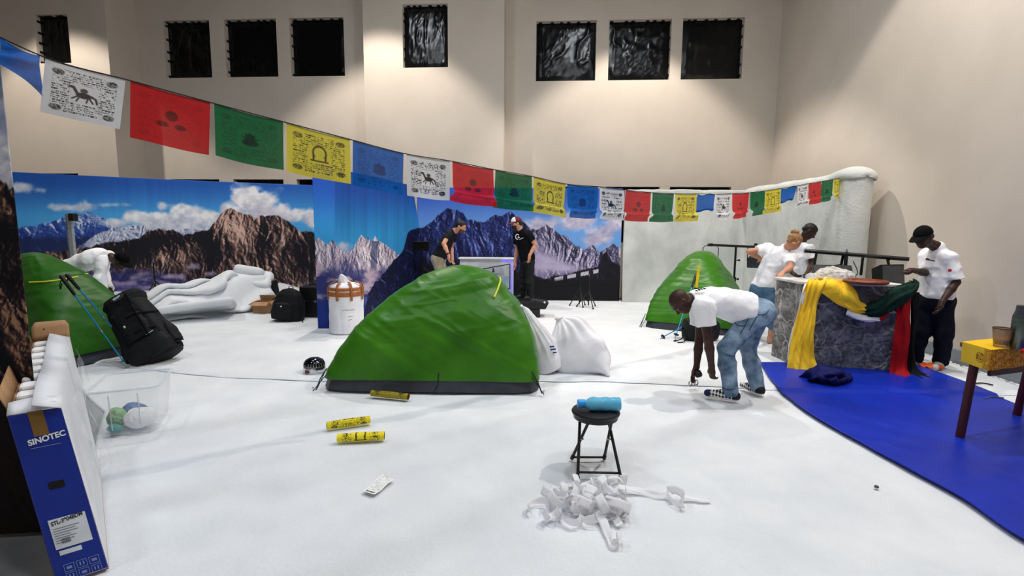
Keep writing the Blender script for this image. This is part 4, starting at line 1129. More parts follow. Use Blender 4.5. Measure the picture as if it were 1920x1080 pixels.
def sdf_obj(name, prims, m, parent=None, h=.008, noise=None, smooth_it=1, colors=None):
    parts = prims if isinstance(prims[0], list) else [prims]
    Vs, Qs = [], []; o_ = 0
    for pr in parts:
        V, Q = sdf_mesh(pr, h, noise); Vs.append(V); Qs.append(Q + o_); o_ += len(V)
    V = np.concatenate(Vs); Q = np.concatenate(Qs)
    # light smoothing
    for _ in range(smooth_it):
        s = np.zeros_like(V); c = np.zeros(len(V))
        for i in range(4):
            for j in ((i + 1) % 4, (i - 1) % 4):
                np.add.at(s, Q[:, i], V[Q[:, j]]); np.add.at(c, Q[:, i], 1)
        V = V * .5 + .5 * s / np.maximum(c, 1)[:, None]
    me = bpy.data.meshes.new(name)
    me.vertices.add(len(V)); me.vertices.foreach_set('co', V.reshape(-1).astype(np.float32))
    me.loops.add(len(Q) * 4); me.polygons.add(len(Q))
    me.loops.foreach_set('vertex_index', Q.reshape(-1).astype(np.int32))
    me.polygons.foreach_set('loop_start', np.arange(len(Q), dtype=np.int32) * 4)
    me.update(calc_edges=True)
    if colors is not None:
        col = lin(np.clip(colors(V), 0, 255)); ca = me.color_attributes.new('print', 'FLOAT_COLOR', 'POINT')
        cc = np.ones((len(V), 4), np.float32); cc[:, :3] = col; ca.data.foreach_set('color', cc.reshape(-1))
    return link(name, me, m, parent, True)

# heap of folded batting before the long mural
def dmat(a, up=(0, 0, 1)):
    x = Vector(a).normalized(); y = Vector(up).cross(x).normalized(); z = x.cross(y)
    return Matrix((x, y, z)).transposed()
hp = fl(400, 600)
t = thing('folded_batting_pile', 'heap of thick folded white batting before the brown mountain mural', 'batting', (hp.x, hp.y + .3, .02))
def pil(px0, py0, Y0, px1, py1, Y1, r, fl_=.5, tilt=0.0, k=.03, dr=1.0):
    a = at(px0, py0, Y0); b = at(px1, py1, Y1); c = (a + b) / 2; M = dmat(b - a); L = (b - a).length / 2
    M = M @ Matrix.Rotation(tilt, 3, 'X')
    return ell(c, (L + r * .4, r * dr, r * fl_), M, k)
def pn(x, y, z): return .030 * (fbm3(x * 2.2, y * 2.2, z * 2.2) - .5) + .012 * (fbm3(x * 7, y * 7, z * 7) - .5)
def fbm3(x, y, z, s=5): return .6 * vnoise3(x, y, z, s) + .3 * vnoise3(x * 2.1, y * 2.1, z * 2.1, s + 1) + .1 * vnoise3(x * 4.3, y * 4.3, z * 4.3, s + 2)
def slabp(px0, py0, Y0, px1, py1, Y1, w, th, tilt=0.0, yaw=0.0, k=.03):
    a = at(px0, py0, Y0); b = at(px1, py1, Y1); c = (a + b) / 2; M = dmat(b - a) @ Matrix.Rotation(yaw, 3, 'Z') @ Matrix.Rotation(tilt, 3, 'X')
    return rbox(c, ((b - a).length / 2, w, th), M, th * .9, k)
def pn(x, y, z): return .16 * (fbm3(x * 1.3 + 3, y * 1.3, z * 1.3) - .5) + .020 * (ridge3_(x * 3, y * 3, z * 3) - .5)
def ridge3_(x, y, z): return 1 - np.abs(2 * vnoise3(x, y, z, 12) - 1)
# the crumpled bulk of the heap: one thick sheet pushed into overlapping folds
Pa = Vector((at(282, 600, 8.35).x, 8.35, 0)); Pb = Vector((at(520, 570, 10.2).x, 10.2, 0)); dv = (Pb - Pa); Lp = dv.length; dv.normalize(); bv = Vector((-dv.y, dv.x, 0))
nu, nv = 200, 110
U, V = np.meshgrid(np.linspace(0, 1, nu), np.linspace(0, 1, nv), indexing='ij')
a = U * Lp; b = -.25 + V * (1.45 - .72 * U)
env = (.20 + .24 * sstep(0, .22, U) + .30 * sstep(.35, .78, U)) * sstep(0.0, .10, U) * sstep(1.0, .90, U) * sstep(0, .50, V) ** .8 * sstep(1.0, .75, V)
wa = a + .35 * (fbm2(a * 1.4, b * 1.4, 3, 901) - .5); wb = b + .35 * (fbm2(a * 1.4 + 5, b * 1.4, 3, 902) - .5)
tt = 4.2 * fbm2(wa * .85 + wb * .5, wb * 1.5 - wa * .35, 2, 903) + V * 3.6
fr_ = tt - np.floor(tt); st_ = (np.floor(tt) + sstep(0, .22, fr_) * 1.18 - .18 * sstep(.22, 1, fr_)) / 6.2
hz = env * (.10 + 1.20 * st_) + .05 * (fbm2(a * 4, b * 4, 3, 905) - .5) * (env > .02)
push = .16 * np.exp(-((fr_ - .12) / .12) ** 2) * (env > .03)
G = np.array(Pa) + (a)[..., None] * np.array(dv) + (b - push)[..., None] * np.array(bv) + np.maximum(hz + .012, .012)[..., None] * np.array((0, 0, 1))
grid_obj('crumpled_sheet', G, BATT, t, thick=.03, offset=-1)
layers = [
    [slabp(290, 588, 8.55, 440, 566, 9.15, .55, .075, -.22)],
    [slabp(430, 520, 9.95, 512, 528, 10.25, .34, .12, .35, -.1)],
    [slabp(440, 508, 10.2, 500, 516, 10.35, .28, .12, -.35)],
]
for i, pr in enumerate(layers): sdf_obj('batting_fold', pr, BATT, t, .024, pn, 2)

# ================================================================== sacks, packs, cases, snow pile
def loft(name, m, parent, base, top, prof, nu=72, nv=60, flat=0.8, ex=2.0, wr=0.0, seed=0, side=None, bend=None, wfreq=6, cap=True, thick=0):
    """prof: list (t, radius) along base->top; flat: depth ratio; ex: superellipse exponent"""
    base = Vector(base); top = Vector(top); A = (top - base).normalized()
    sdv = Vector(side) if side is not None else Vector((1, 0, 0))
    sdv = (sdv - A * sdv.dot(A)).normalized(); dp = A.cross(sdv)
    TH, V = np.meshgrid(np.linspace(0, 2 * math.pi, nu, endpoint=False), np.linspace(0, 1, nv), indexing='ij')
    tt = [p[0] for p in prof]
    R = np.interp(V, tt, [p[1] for p in prof]); 
    k = (np.abs(np.cos(TH)) ** ex + np.abs(np.sin(TH)) ** ex) ** (-1 / ex)
    fl_ = np.interp(V, tt, [p[2] if len(p) > 2 else flat for p in prof])
    d = wr * (ridge2(np.cos(TH) * wfreq * .5 + seed, np.sin(TH) * wfreq * .5 + V * 1.2, 3, seed) - .6) * 2 * np.sin(V * math.pi) ** .5
    R = R + d * (R > .01)
    C0 = np.array(base) + V[..., None] * np.array(top - base)
    if bend is not None: C0 = C0 + np.sin(V * math.pi)[..., None] * np.array(bend)
    P = C0 + (R * k * np.cos(TH))[..., None] * np.array(sdv) + (R * k * np.sin(TH) * fl_)[..., None] * np.array(dp)
    P[..., 2] = np.maximum(P[..., 2], .024)
    return grid_obj(name, P, m, parent, wrap_u=True, thick=thick)

# barrel-like sack with leather bands
LEATHER = mat('brown_leather', (168, 98, 44), 0.5, (138, 76, 32), 14, bump=0.1)
c = fl(640, 632); c.y += .27; R0 = .262
t = thing('expedition_sack', 'upright white barrel sack with brown leather bands, before the mural wall', 'sack', (c.x, c.y, .02))
loft('sack_body', WHITECL, t, (c.x, c.y, .022), (c.x, c.y, .80), [(0, .01), (.01, R0 * 1.0), (.10, R0 * .97), (.5, R0 * .95), (.86, R0 * .98), (.94, R0 * .90), (.99, R0 * .5), (1, .0)], flat=1.0, wr=.012, seed=11)
MB().lathe([(R0 * .985, .60), (R0 * 1.02, .61), (R0 * 1.02, .66), (R0 * .99, .67)], (c.x, c.y, 0), None, 48, False).build('leather_band', LEATHER, t, True)
MB().lathe([(R0 * .985, .685), (R0 * 1.02, .692), (R0 * 1.02, .725), (R0 * .98, .735)], (c.x, c.y, 0), None, 48, False).build('leather_band', LEATHER, t, True)
for k in range(8):
    a = R_(-100 + k * 45)
    e = Vector((math.cos(a), math.sin(a), 0)); s_ = Vector((-e.y, e.x, 0)); cc = Vector((c.x, c.y, 0)); w = .018
    pth = [cc + e * R0 * 1.03 + Z3 * .54, cc + e * R0 * 1.04 + Z3 * .64, cc + e * R0 * 1.02 + Z3 * .73, cc + e * R0 * .88 + Z3 * .785, cc + e * R0 * .55 + Z3 * .815]
    q = spline(pth, 16); G = q[:, None] + np.linspace(-w, w, 3)[None, :, None] * np.array(s_)
    grid_obj('strap', G, LEATHER, t, thick=.008, offset=0)
loft('neck_tuft', WHITECL, t, (c.x - .02, c.y, .77), (c.x - .06, c.y - .03, .93), [(0, .11), (.3, .075), (.6, .055), (.85, .03), (1, .004)], flat=.6, wr=.02, seed=14)
for (dx, z, w) in ((.0, .40, .10), (.03, .30, .05), (.06, .25, .03)):
    a = -math.pi / 2 + .45 + dx; rr_ = R0 * .957 + .006
    G = np.array([[[c.x + rr_ * math.cos(a + q / R0), c.y + rr_ * math.sin(a + q / R0), z + h + .004 * math.sin(q * 90)] for h in (0, .007)] for q in np.linspace(-w, w, 14)])
    grid_obj('faint_stamp', G, mat('grey_stamp', (150, 150, 156), .8), t)

# two white sacks beside the tent
b0 = fl(1100, 707); b0.y += .22; tp_ = at(1050, 602, b0.y + .10)
t = thing('white_sack', 'plump white sack tied at the neck, leaning out with a blue stamp on its side', 'sack', (b0.x, b0.y, .02), 0, 'white sacks by the big tent')
SACK_TODO = (t, b0.copy(), tp_.copy())
loft('neck_tuft', WHITECL, t, tuple(tp_ + Vector((.005, 0, -.02))), tuple(tp_ + Vector((-.015, -.01, .05))), [(0, .03), (.3, .022), (.7, .045), (.95, .05), (1, .0)], wr=.012, seed=23, nv=16)
MB().lathe([(.028, -.008), (.036, -.005), (.036, .005), (.028, .008)], tp_ + Vector((0, 0, .0)), None, 16, False).build('tie', mat('white_string', (226, 226, 226), .8), t, True)
STAMP = mat('blue_stamp_ink', (52, 70, 140), .7)
for k, (sx_, sy_, w, h) in enumerate(((1035, 650, .05, .02), (1037, 655, .06, .02), (1040, 661, .04, .016))):
    p = at(sx_, sy_, b0.y - .258 + .02 * k); MB().box(p, (w, .012, h), Matrix.Rotation(R_(22), 3, 'Z') @ Matrix.Rotation(R_(-14), 3, 'X')).build('stamp', STAMP, t)
b1 = fl(1032, 709); b1.y += .16; tp1 = at(982, 578, b1.y + .04)
t = thing('white_sack', 'slack white sack with a long drooping neck, wedged against the tent end', 'sack', (b1.x, b1.y, .02), 0, 'white sacks by the big tent')
loft('sack_body', WHITECL, t, (b1.x, b1.y, .022), tuple(tp1), [(0, .01), (.015, .165), (.15, .18), (.4, .155), (.6, .11), (.75, .075), (.9, .055), (.97, .045), (1, .03)], flat=.75, wr=.018, seed=31, bend=(.02, 0, .03), nv=80, wfreq=8)
loft('knot', WHITECL, t, tuple(tp1 + Vector((.01, 0, -.02))), tuple(tp1 + Vector((-.055, -.01, .02))), [(0, .04), (.4, .026), (.8, .035), (1, .01)], wr=.015, seed=34, nv=16)

# big trekking pack leaning on the left tent
def strap(name, m, parent, pts, w, sdv, n=20, th=.006):
    q = spline(pts, n); G = q[:, None] + np.linspace(-w / 2, w / 2, 3)[None, :, None] * np.array(sdv)
    return grid_obj(name, G, m, parent, thick=th, offset=0)
bb = fl(283, 690); bb.y += .20
tb = at(233, 566, bb.y + .12)
t = thing('trekking_pack', 'large black trekking backpack leaning on a green tent, beside blue trekking poles', 'backpack', (bb.x, bb.y, .02))
bb3 = Vector((bb.x, bb.y, .024))
A = (tb - bb3).normalized(); S_ = (Vector((1, .15, 0)) - A * Vector((1, .15, 0)).dot(A)).normalized(); D_ = A.cross(S_); 
if D_.y > 0: D_ = -D_
H_ = (tb - bb3).length
def pk(u, d, h): return bb3 + S_ * u + D_ * d + A * h
loft('pack_body', BLKFAB, t, bb3, tb, [(0, .02), (.02, .24), (.12, .275), (.4, .26), (.7, .24), (.92, .21), (1, .15)], flat=.66, ex=3.2, wr=.016, seed=41, side=S_)
loft('bottom_pocket', BLKFAB, t, pk(.02, .12, .04), pk(.02, .13, .30), [(0, .05), (.06, .22), (.5, .25), (.9, .22), (1, .08)], flat=.45, ex=3, wr=.012, seed=42, side=S_)
loft('front_pocket', BLKFAB, t, pk(.0, .13, .30), pk(-.01, .13, .66), [(0, .06), (.08, .15), (.5, .17), (.9, .14), (1, .05)], flat=.45, ex=3, wr=.012, seed=43, side=S_)
loft('top_lid', BLKFAB, t, pk(0, -.02, H_ - .08), pk(0.0, -.02, H_ + .10), [(0, .10), (.12, .215), (.5, .23), (.85, .19), (1, .06)], flat=.72, ex=2.8, wr=.014, seed=44, side=S_)
for sgn in (-1, 1):
    loft('side_pocket', BLKFAB, t, pk(sgn * .25, .0, .10), pk(sgn * .24, .0, .42), [(0, .03), (.1, .075), (.6, .08), (1, .04)], flat=1.1, ex=2.4, wr=.01, seed=45 + sgn, side=S_)
WEB = mat('black_webbing', (12, 12, 15), .85, (8, 8, 10), 40, spec=.15)
for u in (-.11, .12):
    strap('lid_strap', WEB, t, [pk(u, .16, H_ + .02), pk(u, .185, H_ - .12), pk(u, .215, .62), pk(u, .215, .46), pk(u, .235, .30)], .022, S_)
    MB().box(pk(u, .20, H_ - .18), (.034, .014, .05), Matrix((S_, -D_, A)).transposed()).build('buckle', BLKPL, t, False, .003)
for h in (.34, .55):
    strap('compression_strap', WEB, t, [pk(.27, .02, h), pk(.20, .14, h + .02), pk(.10, .19, h + .05), pk(.0, .215, h + .06)], .018, A)
for (u, d, h, u2, d2, h2) in ((.22, .08, .12, .36, .10, .07), (.24, .04, .10, .33, .12, .0), (.2, .1, .27, .27, .05, .36), (.0, .24, .04, .03, .28, -.0)):
    strap('loose_strap', WEB, t, [pk(u, d, h), (pk(u, d, h) + pk(u2, d2, h2)) / 2 + Vector((0, 0, .02)), pk(u2, d2, h2)], .02, A, 10)
LOGO = mat('white_logo_print', (214, 220, 226), .5)
Mf = Matrix((S_, A, D_)).transposed().to_4x4()
PAT = mat('slate_patch', (44, 54, 62), .5)
lp = pk(.02, .158, H_ + .02)
MB().ball(lp, (.075, .006, .038), Matrix((S_, D_, A)).transposed(), 20, 8).build('lid_patch', PAT, t, True)
q = MB()
for (a, b, r) in (((-.045, 0), (.04, .008), .006), ((-.045, 0), (-.03, -.012), .005), ((-.03, -.012), (.035, -.002), .004), ((-.045, 0), (-.02, .014), .004)):
    q.tube([lp + D_ * .006 + S_ * a[0] + A * a[1], lp + D_ * .006 + S_ * b[0] + A * b[1]], r, 8)
q.build('logo', LOGO, t, True)
MB().tube([pk(.10, .235, .305), pk(.18, .215, .315)], .004, 6).build('reflective_trim', LOGO, t, True)
MB().ball(pk(-.06, .205, .52), (.012, .006, .018), Matrix((S_, D_, A)).transposed(), 10, 6).build('zip_pull', LOGO, t, True)
strap('haul_loop', WEB, t, [pk(-.06, -.10, H_ + .06), pk(-.05, -.12, H_ + .13), pk(.02, -.12, H_ + .13), pk(.03, -.10, H_ + .06)], .02, D_, 14)
for sgn in (-1, 1):
    strap('shoulder_strap', BLKFAB, t, [pk(sgn * .09, -.17, H_ - .04), pk(sgn * .12, -.25, .62), pk(sgn * .14, -.24, .4), pk(sgn * .16, -.17, .16)], .06, S_, 20, .015)
BLUEALU = mat('blue_aluminium', (42, 150, 206), 0.3, (30, 126, 184), 30, metal=0.5)
def trek(label, top, tip, grip_r=.018, grp=None):
    top = Vector(top); tip = Vector(tip); d = (tip - top); Ln = d.length
    t = thing('trekking_pole', label, 'pole', tuple(tip), 0, grp)
    MB().tube([top.lerp(tip, .0), top.lerp(tip, .02), top.lerp(tip, .10), top.lerp(tip, .19), top.lerp(tip, .21)], [.014, grip_r * 1.25, grip_r, grip_r * .95, .012], 12).build('grip', BLKPL, t, True)
    MB().tube([top.lerp(tip, .20), top.lerp(tip, .60)], .009, 10).build('upper_shaft', BLUEALU, t, True)
    MB().tube([top.lerp(tip, .60), top.lerp(tip, .965)], .0075, 10).build('lower_shaft', BLUEALU, t, True)
    MB().tube([top.lerp(tip, .585), top.lerp(tip, .615)], .012, 10).build('lock', STEEL, t, True)
    MB().tube([top.lerp(tip, .95), tip], [.008, .004], 8).build('tip', STEEL, t, True)
    q = d.to_track_quat('Z', 'Y').to_matrix()
    MB().lathe([(.008, -.004), (.04, .0), (.04, .003), (.008, .004)], top.lerp(tip, .93), q, 16, False).build('basket', BLKPL, t, True)
    a = top.lerp(tip, .03); s_ = Vector((d.y, -d.x, 0)).normalized()
    strap('wrist_loop', WEB, t, [a, a + s_ * .03 + Vector((0, -.02, -.06)), a + s_ * .01 + Vector((0, -.03, -.12)), a + Vector((0, -.015, -.05))], .012, (0, 1, 0), 14, .003)
    return t
trek('blue trekking pole reaching the floor before the big black pack', at(113, 516, 5.52), fl(249, 688, .02) + Vector((-.06, 0, 0)), grp='blue poles on the tent by the pack')
trek('blue trekking pole whose tip goes behind the big black pack', at(124, 514, 5.60), at(238, 645, 5.93), grp='blue poles on the tent by the pack')

# tripod light stands
def tripod(label, px, Y, ytop, ybase, z0, spread=.28, head=None, cat='stand', grp=None):
    p = at(px, ybase, Y); p.z = z0
    top = at(px, ytop, Y).z
    t = thing('tripod_stand', label, cat, (p.x, Y, z0), 0, grp)
    MB().tube([(p.x, Y, z0 + .05), (p.x, Y, top)], .014, 10).build('pole', BLK, t, True)
    MB().tube([(p.x, Y, (top + z0) / 2 - .03), (p.x, Y, (top + z0) / 2 + .03)], .022, 10).build('collar', BLKPL, t, True)
    hh = min(.5, (top - z0) * .55)
    for k in range(3):
        a = R_(-75 + 120 * k); e = Vector((math.cos(a), math.sin(a), 0)) * spread
        MB().tube([(p.x, Y, z0 + hh), Vector((p.x, Y, z0 + .02)) + e], .011, 8).build('leg', BLK, t, True)
        MB().tube([(p.x, Y, z0 + hh * .35), Vector((p.x, Y, z0 + hh * .5 + .01)) + e * .5], .007, 8).build('brace', BLK, t, True)
        MB().ball(Vector((p.x, Y, z0 + .018)) + e, .018).build('foot', BLKPL, t, True)
    MB().tube([(p.x, Y, top), (p.x, Y, top + .05)], [.018, .010], 10).build('spigot', STEEL, t, True)
    return t, p, top
tripod('small black tripod stand before the brown mountain mural', 292, 9.45, 492, 552, .20, .27)
tripod('slim black light stand before the blue ridge mural, taller of the pair', 1086, 10.5, 508, 575, .02, .20, grp='light stands by the blue ridge mural')
tripod('short black light stand nearest the batting partition', 1103, 10.35, 518, 580, .02, .24, grp='light stands by the blue ridge mural')
t, p, top = tripod('black stand carrying a flat black monitor in the mural corner', 793, 11.12, 470, 580, .02, .25)
MB().box((p.x - .02, 11.07, top + .10), (.38, .05, .22)).build('monitor', BLKPL, t, False, .008)
MB().box((p.x - .02, 11.042, top + .10), (.34, .004, .19)).build('monitor_screen', mat('dark_screen', (10, 11, 14), .15), t)

# grey post with a little black camera behind the tent
p = at(136, 470, 8.25)
t = thing('metal_post', 'slim silver metal post with a small black box on top, behind a green tent', 'post', (p.x, 8.25, 0))
zt = at(130, 400, 8.25).z
MB().box((p.x, 8.25, zt / 2), (.085, .05, zt)).build('post_tube', POLE, t, False, .006)
MB().box((p.x - .03, 8.222, zt / 2), (.012, .012, zt - .02)).build('rail', STEEL, t)
MB().box((p.x + .085, 8.22, zt - .06), (.085, .10, .12)).build('camera_box', BLKPL, t, False, .01)
MB().lathe([(0, 0), (.022, 0), (.022, .02), (0, .02)], (p.x + .09, 8.16, zt - .06), Matrix.Rotation(R_(90), 3, 'X'), 16, False).build('lens', mat('lens_glass', (30, 32, 40), .1), t, True)
MB().lathe([(.10, 0), (.10, .012), (.03, .02)], (p.x, 8.25, .02), None, 20, True).build('foot_plate', POLE, t, True)

# open cardboard box, black cases and backpack before the long mural
CARD = mat('brown_cardboard', (176, 136, 98), .75, (158, 120, 84), 9)
p = fl(489, 590); Y = p.y + .15
t = thing('cardboard_box', 'small open brown cardboard box beside the black rucksack', 'box', (p.x, Y, .02), 0)
w_, d_, h_ = .30, .26, .20
for (cx, cy, sx_, sy_) in ((0, -d_ / 2, w_, .008), (0, d_ / 2, w_, .008), (-w_ / 2, 0, .008, d_), (w_ / 2, 0, .008, d_)):
    MB().box((p.x + cx, Y + cy, .026 + h_ / 2), (sx_, sy_, h_)).build('side', CARD, t)
MB().box((p.x, Y, .03), (w_ - .01, d_ - .01, .008)).build('base', CARD, t)
for (cx, cy, sx_, sy_, ang, axn) in ((0, -d_ / 2 - .05, w_, .12, 28, 'X'), (0, d_ / 2 + .03, w_, .12, -70, 'X'), (-w_ / 2 - .04, 0, .11, d_, -35, 'Y'), (w_ / 2 + .03, 0, .10, d_, 40, 'Y')):
    MB().box((p.x + cx, Y + cy, .026 + h_ + (-.02 if abs(ang) < 60 else .05)), (sx_, sy_, .006), Matrix.Rotation(R_(ang), 3, axn)).build('flap', CARD, t)
p = fl(492, 582); Y = p.y + .42
t = thing('black_case', 'small black upright case behind the cardboard box', 'case', (p.x, Y, .02), R_(8))
MB().box((p.x, Y, .29), (.26, .16, .50), Matrix.Rotation(R_(-8), 3, 'Y')).build('shell', BLKPL, t, False, .02)
MB().tube([(p.x - .09, Y, .54), (p.x - .08, Y, .575), (p.x, Y, .58), (p.x + .02, Y, .55)], .010, 8).build('handle', BLK, t, True)
p = fl(531, 607); Y = p.y + .18
t = thing('black_rucksack', 'black rucksack with a pale badge standing upright beside the cardboard box', 'backpack', (p.x, Y, .02))
zt = at(540, 541, Y).z
loft('pack_body', BLKFAB, t, (p.x, Y, .024), (p.x + .05, Y + .06, zt), [(0, .02), (.02, .26), (.15, .275), (.5, .26), (.8, .20), (.94, .13), (1, .03)], flat=.62, ex=2.8, wr=.012, seed=51)
loft('front_pocket', BLKFAB, t, (p.x - .03, Y - .14, .05), (p.x - .02, Y - .12, .36), [(0, .05), (.1, .17), (.5, .19), (.9, .15), (1, .05)], flat=.4, ex=2.8, wr=.01, seed=52)
strap('haul_loop', WEB, t, [(p.x + .02, Y + .05, zt - .02), (p.x + .03, Y + .05, zt + .035), (p.x + .08, Y + .05, zt + .035), (p.x + .10, Y + .05, zt - .03)], .02, (0, 1, 0), 12)
MB().tube([(p.x - .18, Y - .155, .40), (p.x - .08, Y - .175, .47), (p.x + .06, Y - .16, .48)], .006, 6).build('zip', WEB, t, True)
MB().ball((p.x - .01, Y - .208, .30), (.018, .006, .012), None, 10, 6).build('badge', LOGO, t, True)
strap('loose_strap', WEB, t, [(p.x + .24, Y - .08, .12), (p.x + .30, Y - .14, .05), (p.x + .34, Y - .18, .03)], .02, (0, 0, 1), 8)
p = fl(576, 600); Y = p.y + .30
t = thing('equipment_case', 'black equipment case standing between the rucksack and the mural wall', 'case', (p.x, Y, .02))
zt = at(576, 536, Y).z
MB().box((p.x, Y, .024 + (zt - .024) / 2), (.36, .34, zt - .024)).build('shell', BLKVIN, t, False, .018)
MB().box((p.x, Y - .174, zt * .55), (.34, .012, .016)).build('seam', STEEL, t)
for q in (-.1, .1): MB().box((p.x + q, Y - .178, zt * .55), (.04, .014, .05)).build('latch', STEEL, t, False, .003)
MB().tube([(p.x - .07, Y, zt), (p.x - .06, Y, zt + .03), (p.x + .06, Y, zt + .03), (p.x + .07, Y, zt)], .010, 8).build('handle', BLKPL, t, True)

# body of the plump sack
t_, b0_, tp__ = SACK_TODO
c_ = fl(1141, 714); A_x = (tp__ - b0_).normalized(); Mx_ = dmat((1, 0, .1), A_x); 
fcl = [((0, 0, .024), (0, 0, -1))]
def plt(x, y, z):
    r = np.hypot(x - tp__.x, y - tp__.y); an = np.arctan2(y - tp__.y, x - tp__.x)
    return .010 * np.cos(an * 16) * np.exp(-((z - tp__.z + .06) / .14) ** 2) * sstep(.0, .05, r) + .018 * (ridge3_(x * 5, y * 5, z * 3) - .5) * .6
sdf_obj('sack_body', [ell(b0_.lerp(tp__, .48) + Vector((-.02, 0, 0)), (.265, .21, .33), Matrix((Mx_.col[0], A_x.cross(Mx_.col[0]), A_x)).transposed(), .05, fcl), ell(b0_ + Vector((.0, 0, .14)), (.30, .20, .18), None, .12, fcl),
    cap(b0_ + Vector((.07, -.02, .27)), (c_.x + .01, c_.y + .06, .045), .17, .022, .16, fcl), cap(b0_.lerp(tp__, .72), tp__ - A_x * .012, .15, .034, .10)], WHITECL, t_, .011, plt, 1)
# ================================================================== rock counter, draped flag, lamps, table
A_ = fl(1446, 669); B_2 = fl(1491, 691); C_ = fl(1676, 703); H_C = 1.03
back = A_ - B_2
D_2 = C_ + back * 1.0
def voro(U, V, s, jit=.42):
    iu = np.floor(U).astype(int); iv = np.floor(V).astype(int)
    d1 = np.full(U.shape, 9.); d2 = d1.copy()
    for a in (-1, 0, 1):
        for b in (-1, 0, 1):
            cu = iu + a; cv = iv + b
            px = cu + .5 + jit * 2 * (_h(cu, cv, 1, s) - .5); py = cv + .5 + jit * 2 * (_h(cu, cv, 2, s) - .5)
            d = np.hypot(U - px, V - py)
            nd1 = np.minimum(d1, d); d2 = np.minimum(np.maximum(d1, d), d2); d1 = nd1
    return d1, d2
ROCKM = print_mat('rock_cladding', 0.75, 0.0, 0.3)
t = thing('rock_counter', 'rough grey rock-clad counter with pale veins and a white top, under a draped flag', 'counter', (B_2.x, B_2.y, .02))
def clad(name, p, q, seed, nu, nv, flare=.10, blue=0.0):
    L = (q - p).length; U, V = np.meshgrid(np.linspace(0, 1, nu), np.linspace(0, 1, nv), indexing='ij')
    u = U * L; z = V * H_C
    wx = .22 * (fbm2(u * 5, z * 5, 4, seed) - .5); wz = .22 * (fbm2(u * 5 + 9, z * 5, 3, seed + 1) - .5)
    d1, d2 = voro((u + wx) * 4.6 + seed * 3.3, (z + wz) * 3.6, seed + 2)
    e = d2 - d1
    vein = np.exp(-(e / (.03 + .10 * fbm2(u * 7, z * 7, 3, seed + 6) ** 2)) ** 2) * np.clip(2.6 * fbm2(u * 3.1, z * 3.1, 3, seed + 7) - .85 + .35 * (1 - blue), 0, 1.1)
    n = fbm2(u * 9, z * 9, 4, seed + 3); n2 = fbm2(u * 40, z * 40, 3, seed + 4)
    h = .014 * np.clip(e, 0, .5) ** .6 * (.6 + .8 * n) + .016 * vein + .034 * (n - .5) + .010 * (n2 - .5)
    edge = np.minimum(np.minimum(U, 1 - U) * L, np.minimum(V, 1 - V) * H_C)
    h = h * np.clip(edge / .03, .1, 1) 
    nx, ny = (q - p).y / L, -(q - p).x / L
    out = h + flare * 0
    P = np.stack([p.x + (q.x - p.x) * U + nx * out, p.y + (q.y - p.y) * U + ny * out, .02 + z * (1 - .02 / H_C) + .012 * (fbm2(u * 6, z * 0, 3, seed + 8) - .5) * (V < .02)], -1)
    base = np.array((130, 128, 124.)) * (1 - blue) + np.array((104, 106, 116.)) * blue  # front face tinted darker, other faces painted paler as the light falls
    c = base * (.62 + .75 * fbm2(u * 7, z * 7, 4, seed + 5))[..., None]
    c = c * (1 - .25 * (n2 < .42))[..., None]
    c = c * (1 - np.clip(vein, 0, .9)[..., None]) + np.array((196, 190, 186.)) * np.clip(vein, 0, .9)[..., None]
    grid_obj(name, P, ROCKM, t, colors=lin(np.clip(c, 0, 255)))
tiltA = Vector((0, 0, 0))
clad('rock_face', A_, B_2, 3, 90, 150)
clad('rock_face', B_2, C_, 5, 150, 150, blue=1)
clad('rock_face', C_, D_2, 8, 80, 110)
clad('rock_face', D_2, A_, 9, 60, 60)
TOPM = mat('white_counter_top', (226, 224, 222), .7, (206, 202, 198), 5, bump=.2)
b = MB(); ov = .035
cen = (A_ + B_2 + C_ + D_2) / 4
pts = [q + (q - cen).normalized() * ov for q in (A_, B_2, C_, D_2)]
b.hexa([Vector((q.x, q.y, H_C - .012)) for q in pts] + [Vector((q.x, q.y, H_C + .018)) for q in pts])
b.build('counter_top', TOPM, t, False, .006)
ZT_ = H_C + .018
def oncounter(px, py, z=ZT_):
    d = ray(px, py); k = (z - CAMH) / d.z
    return Vector((d.x * k, d.y * k, z))
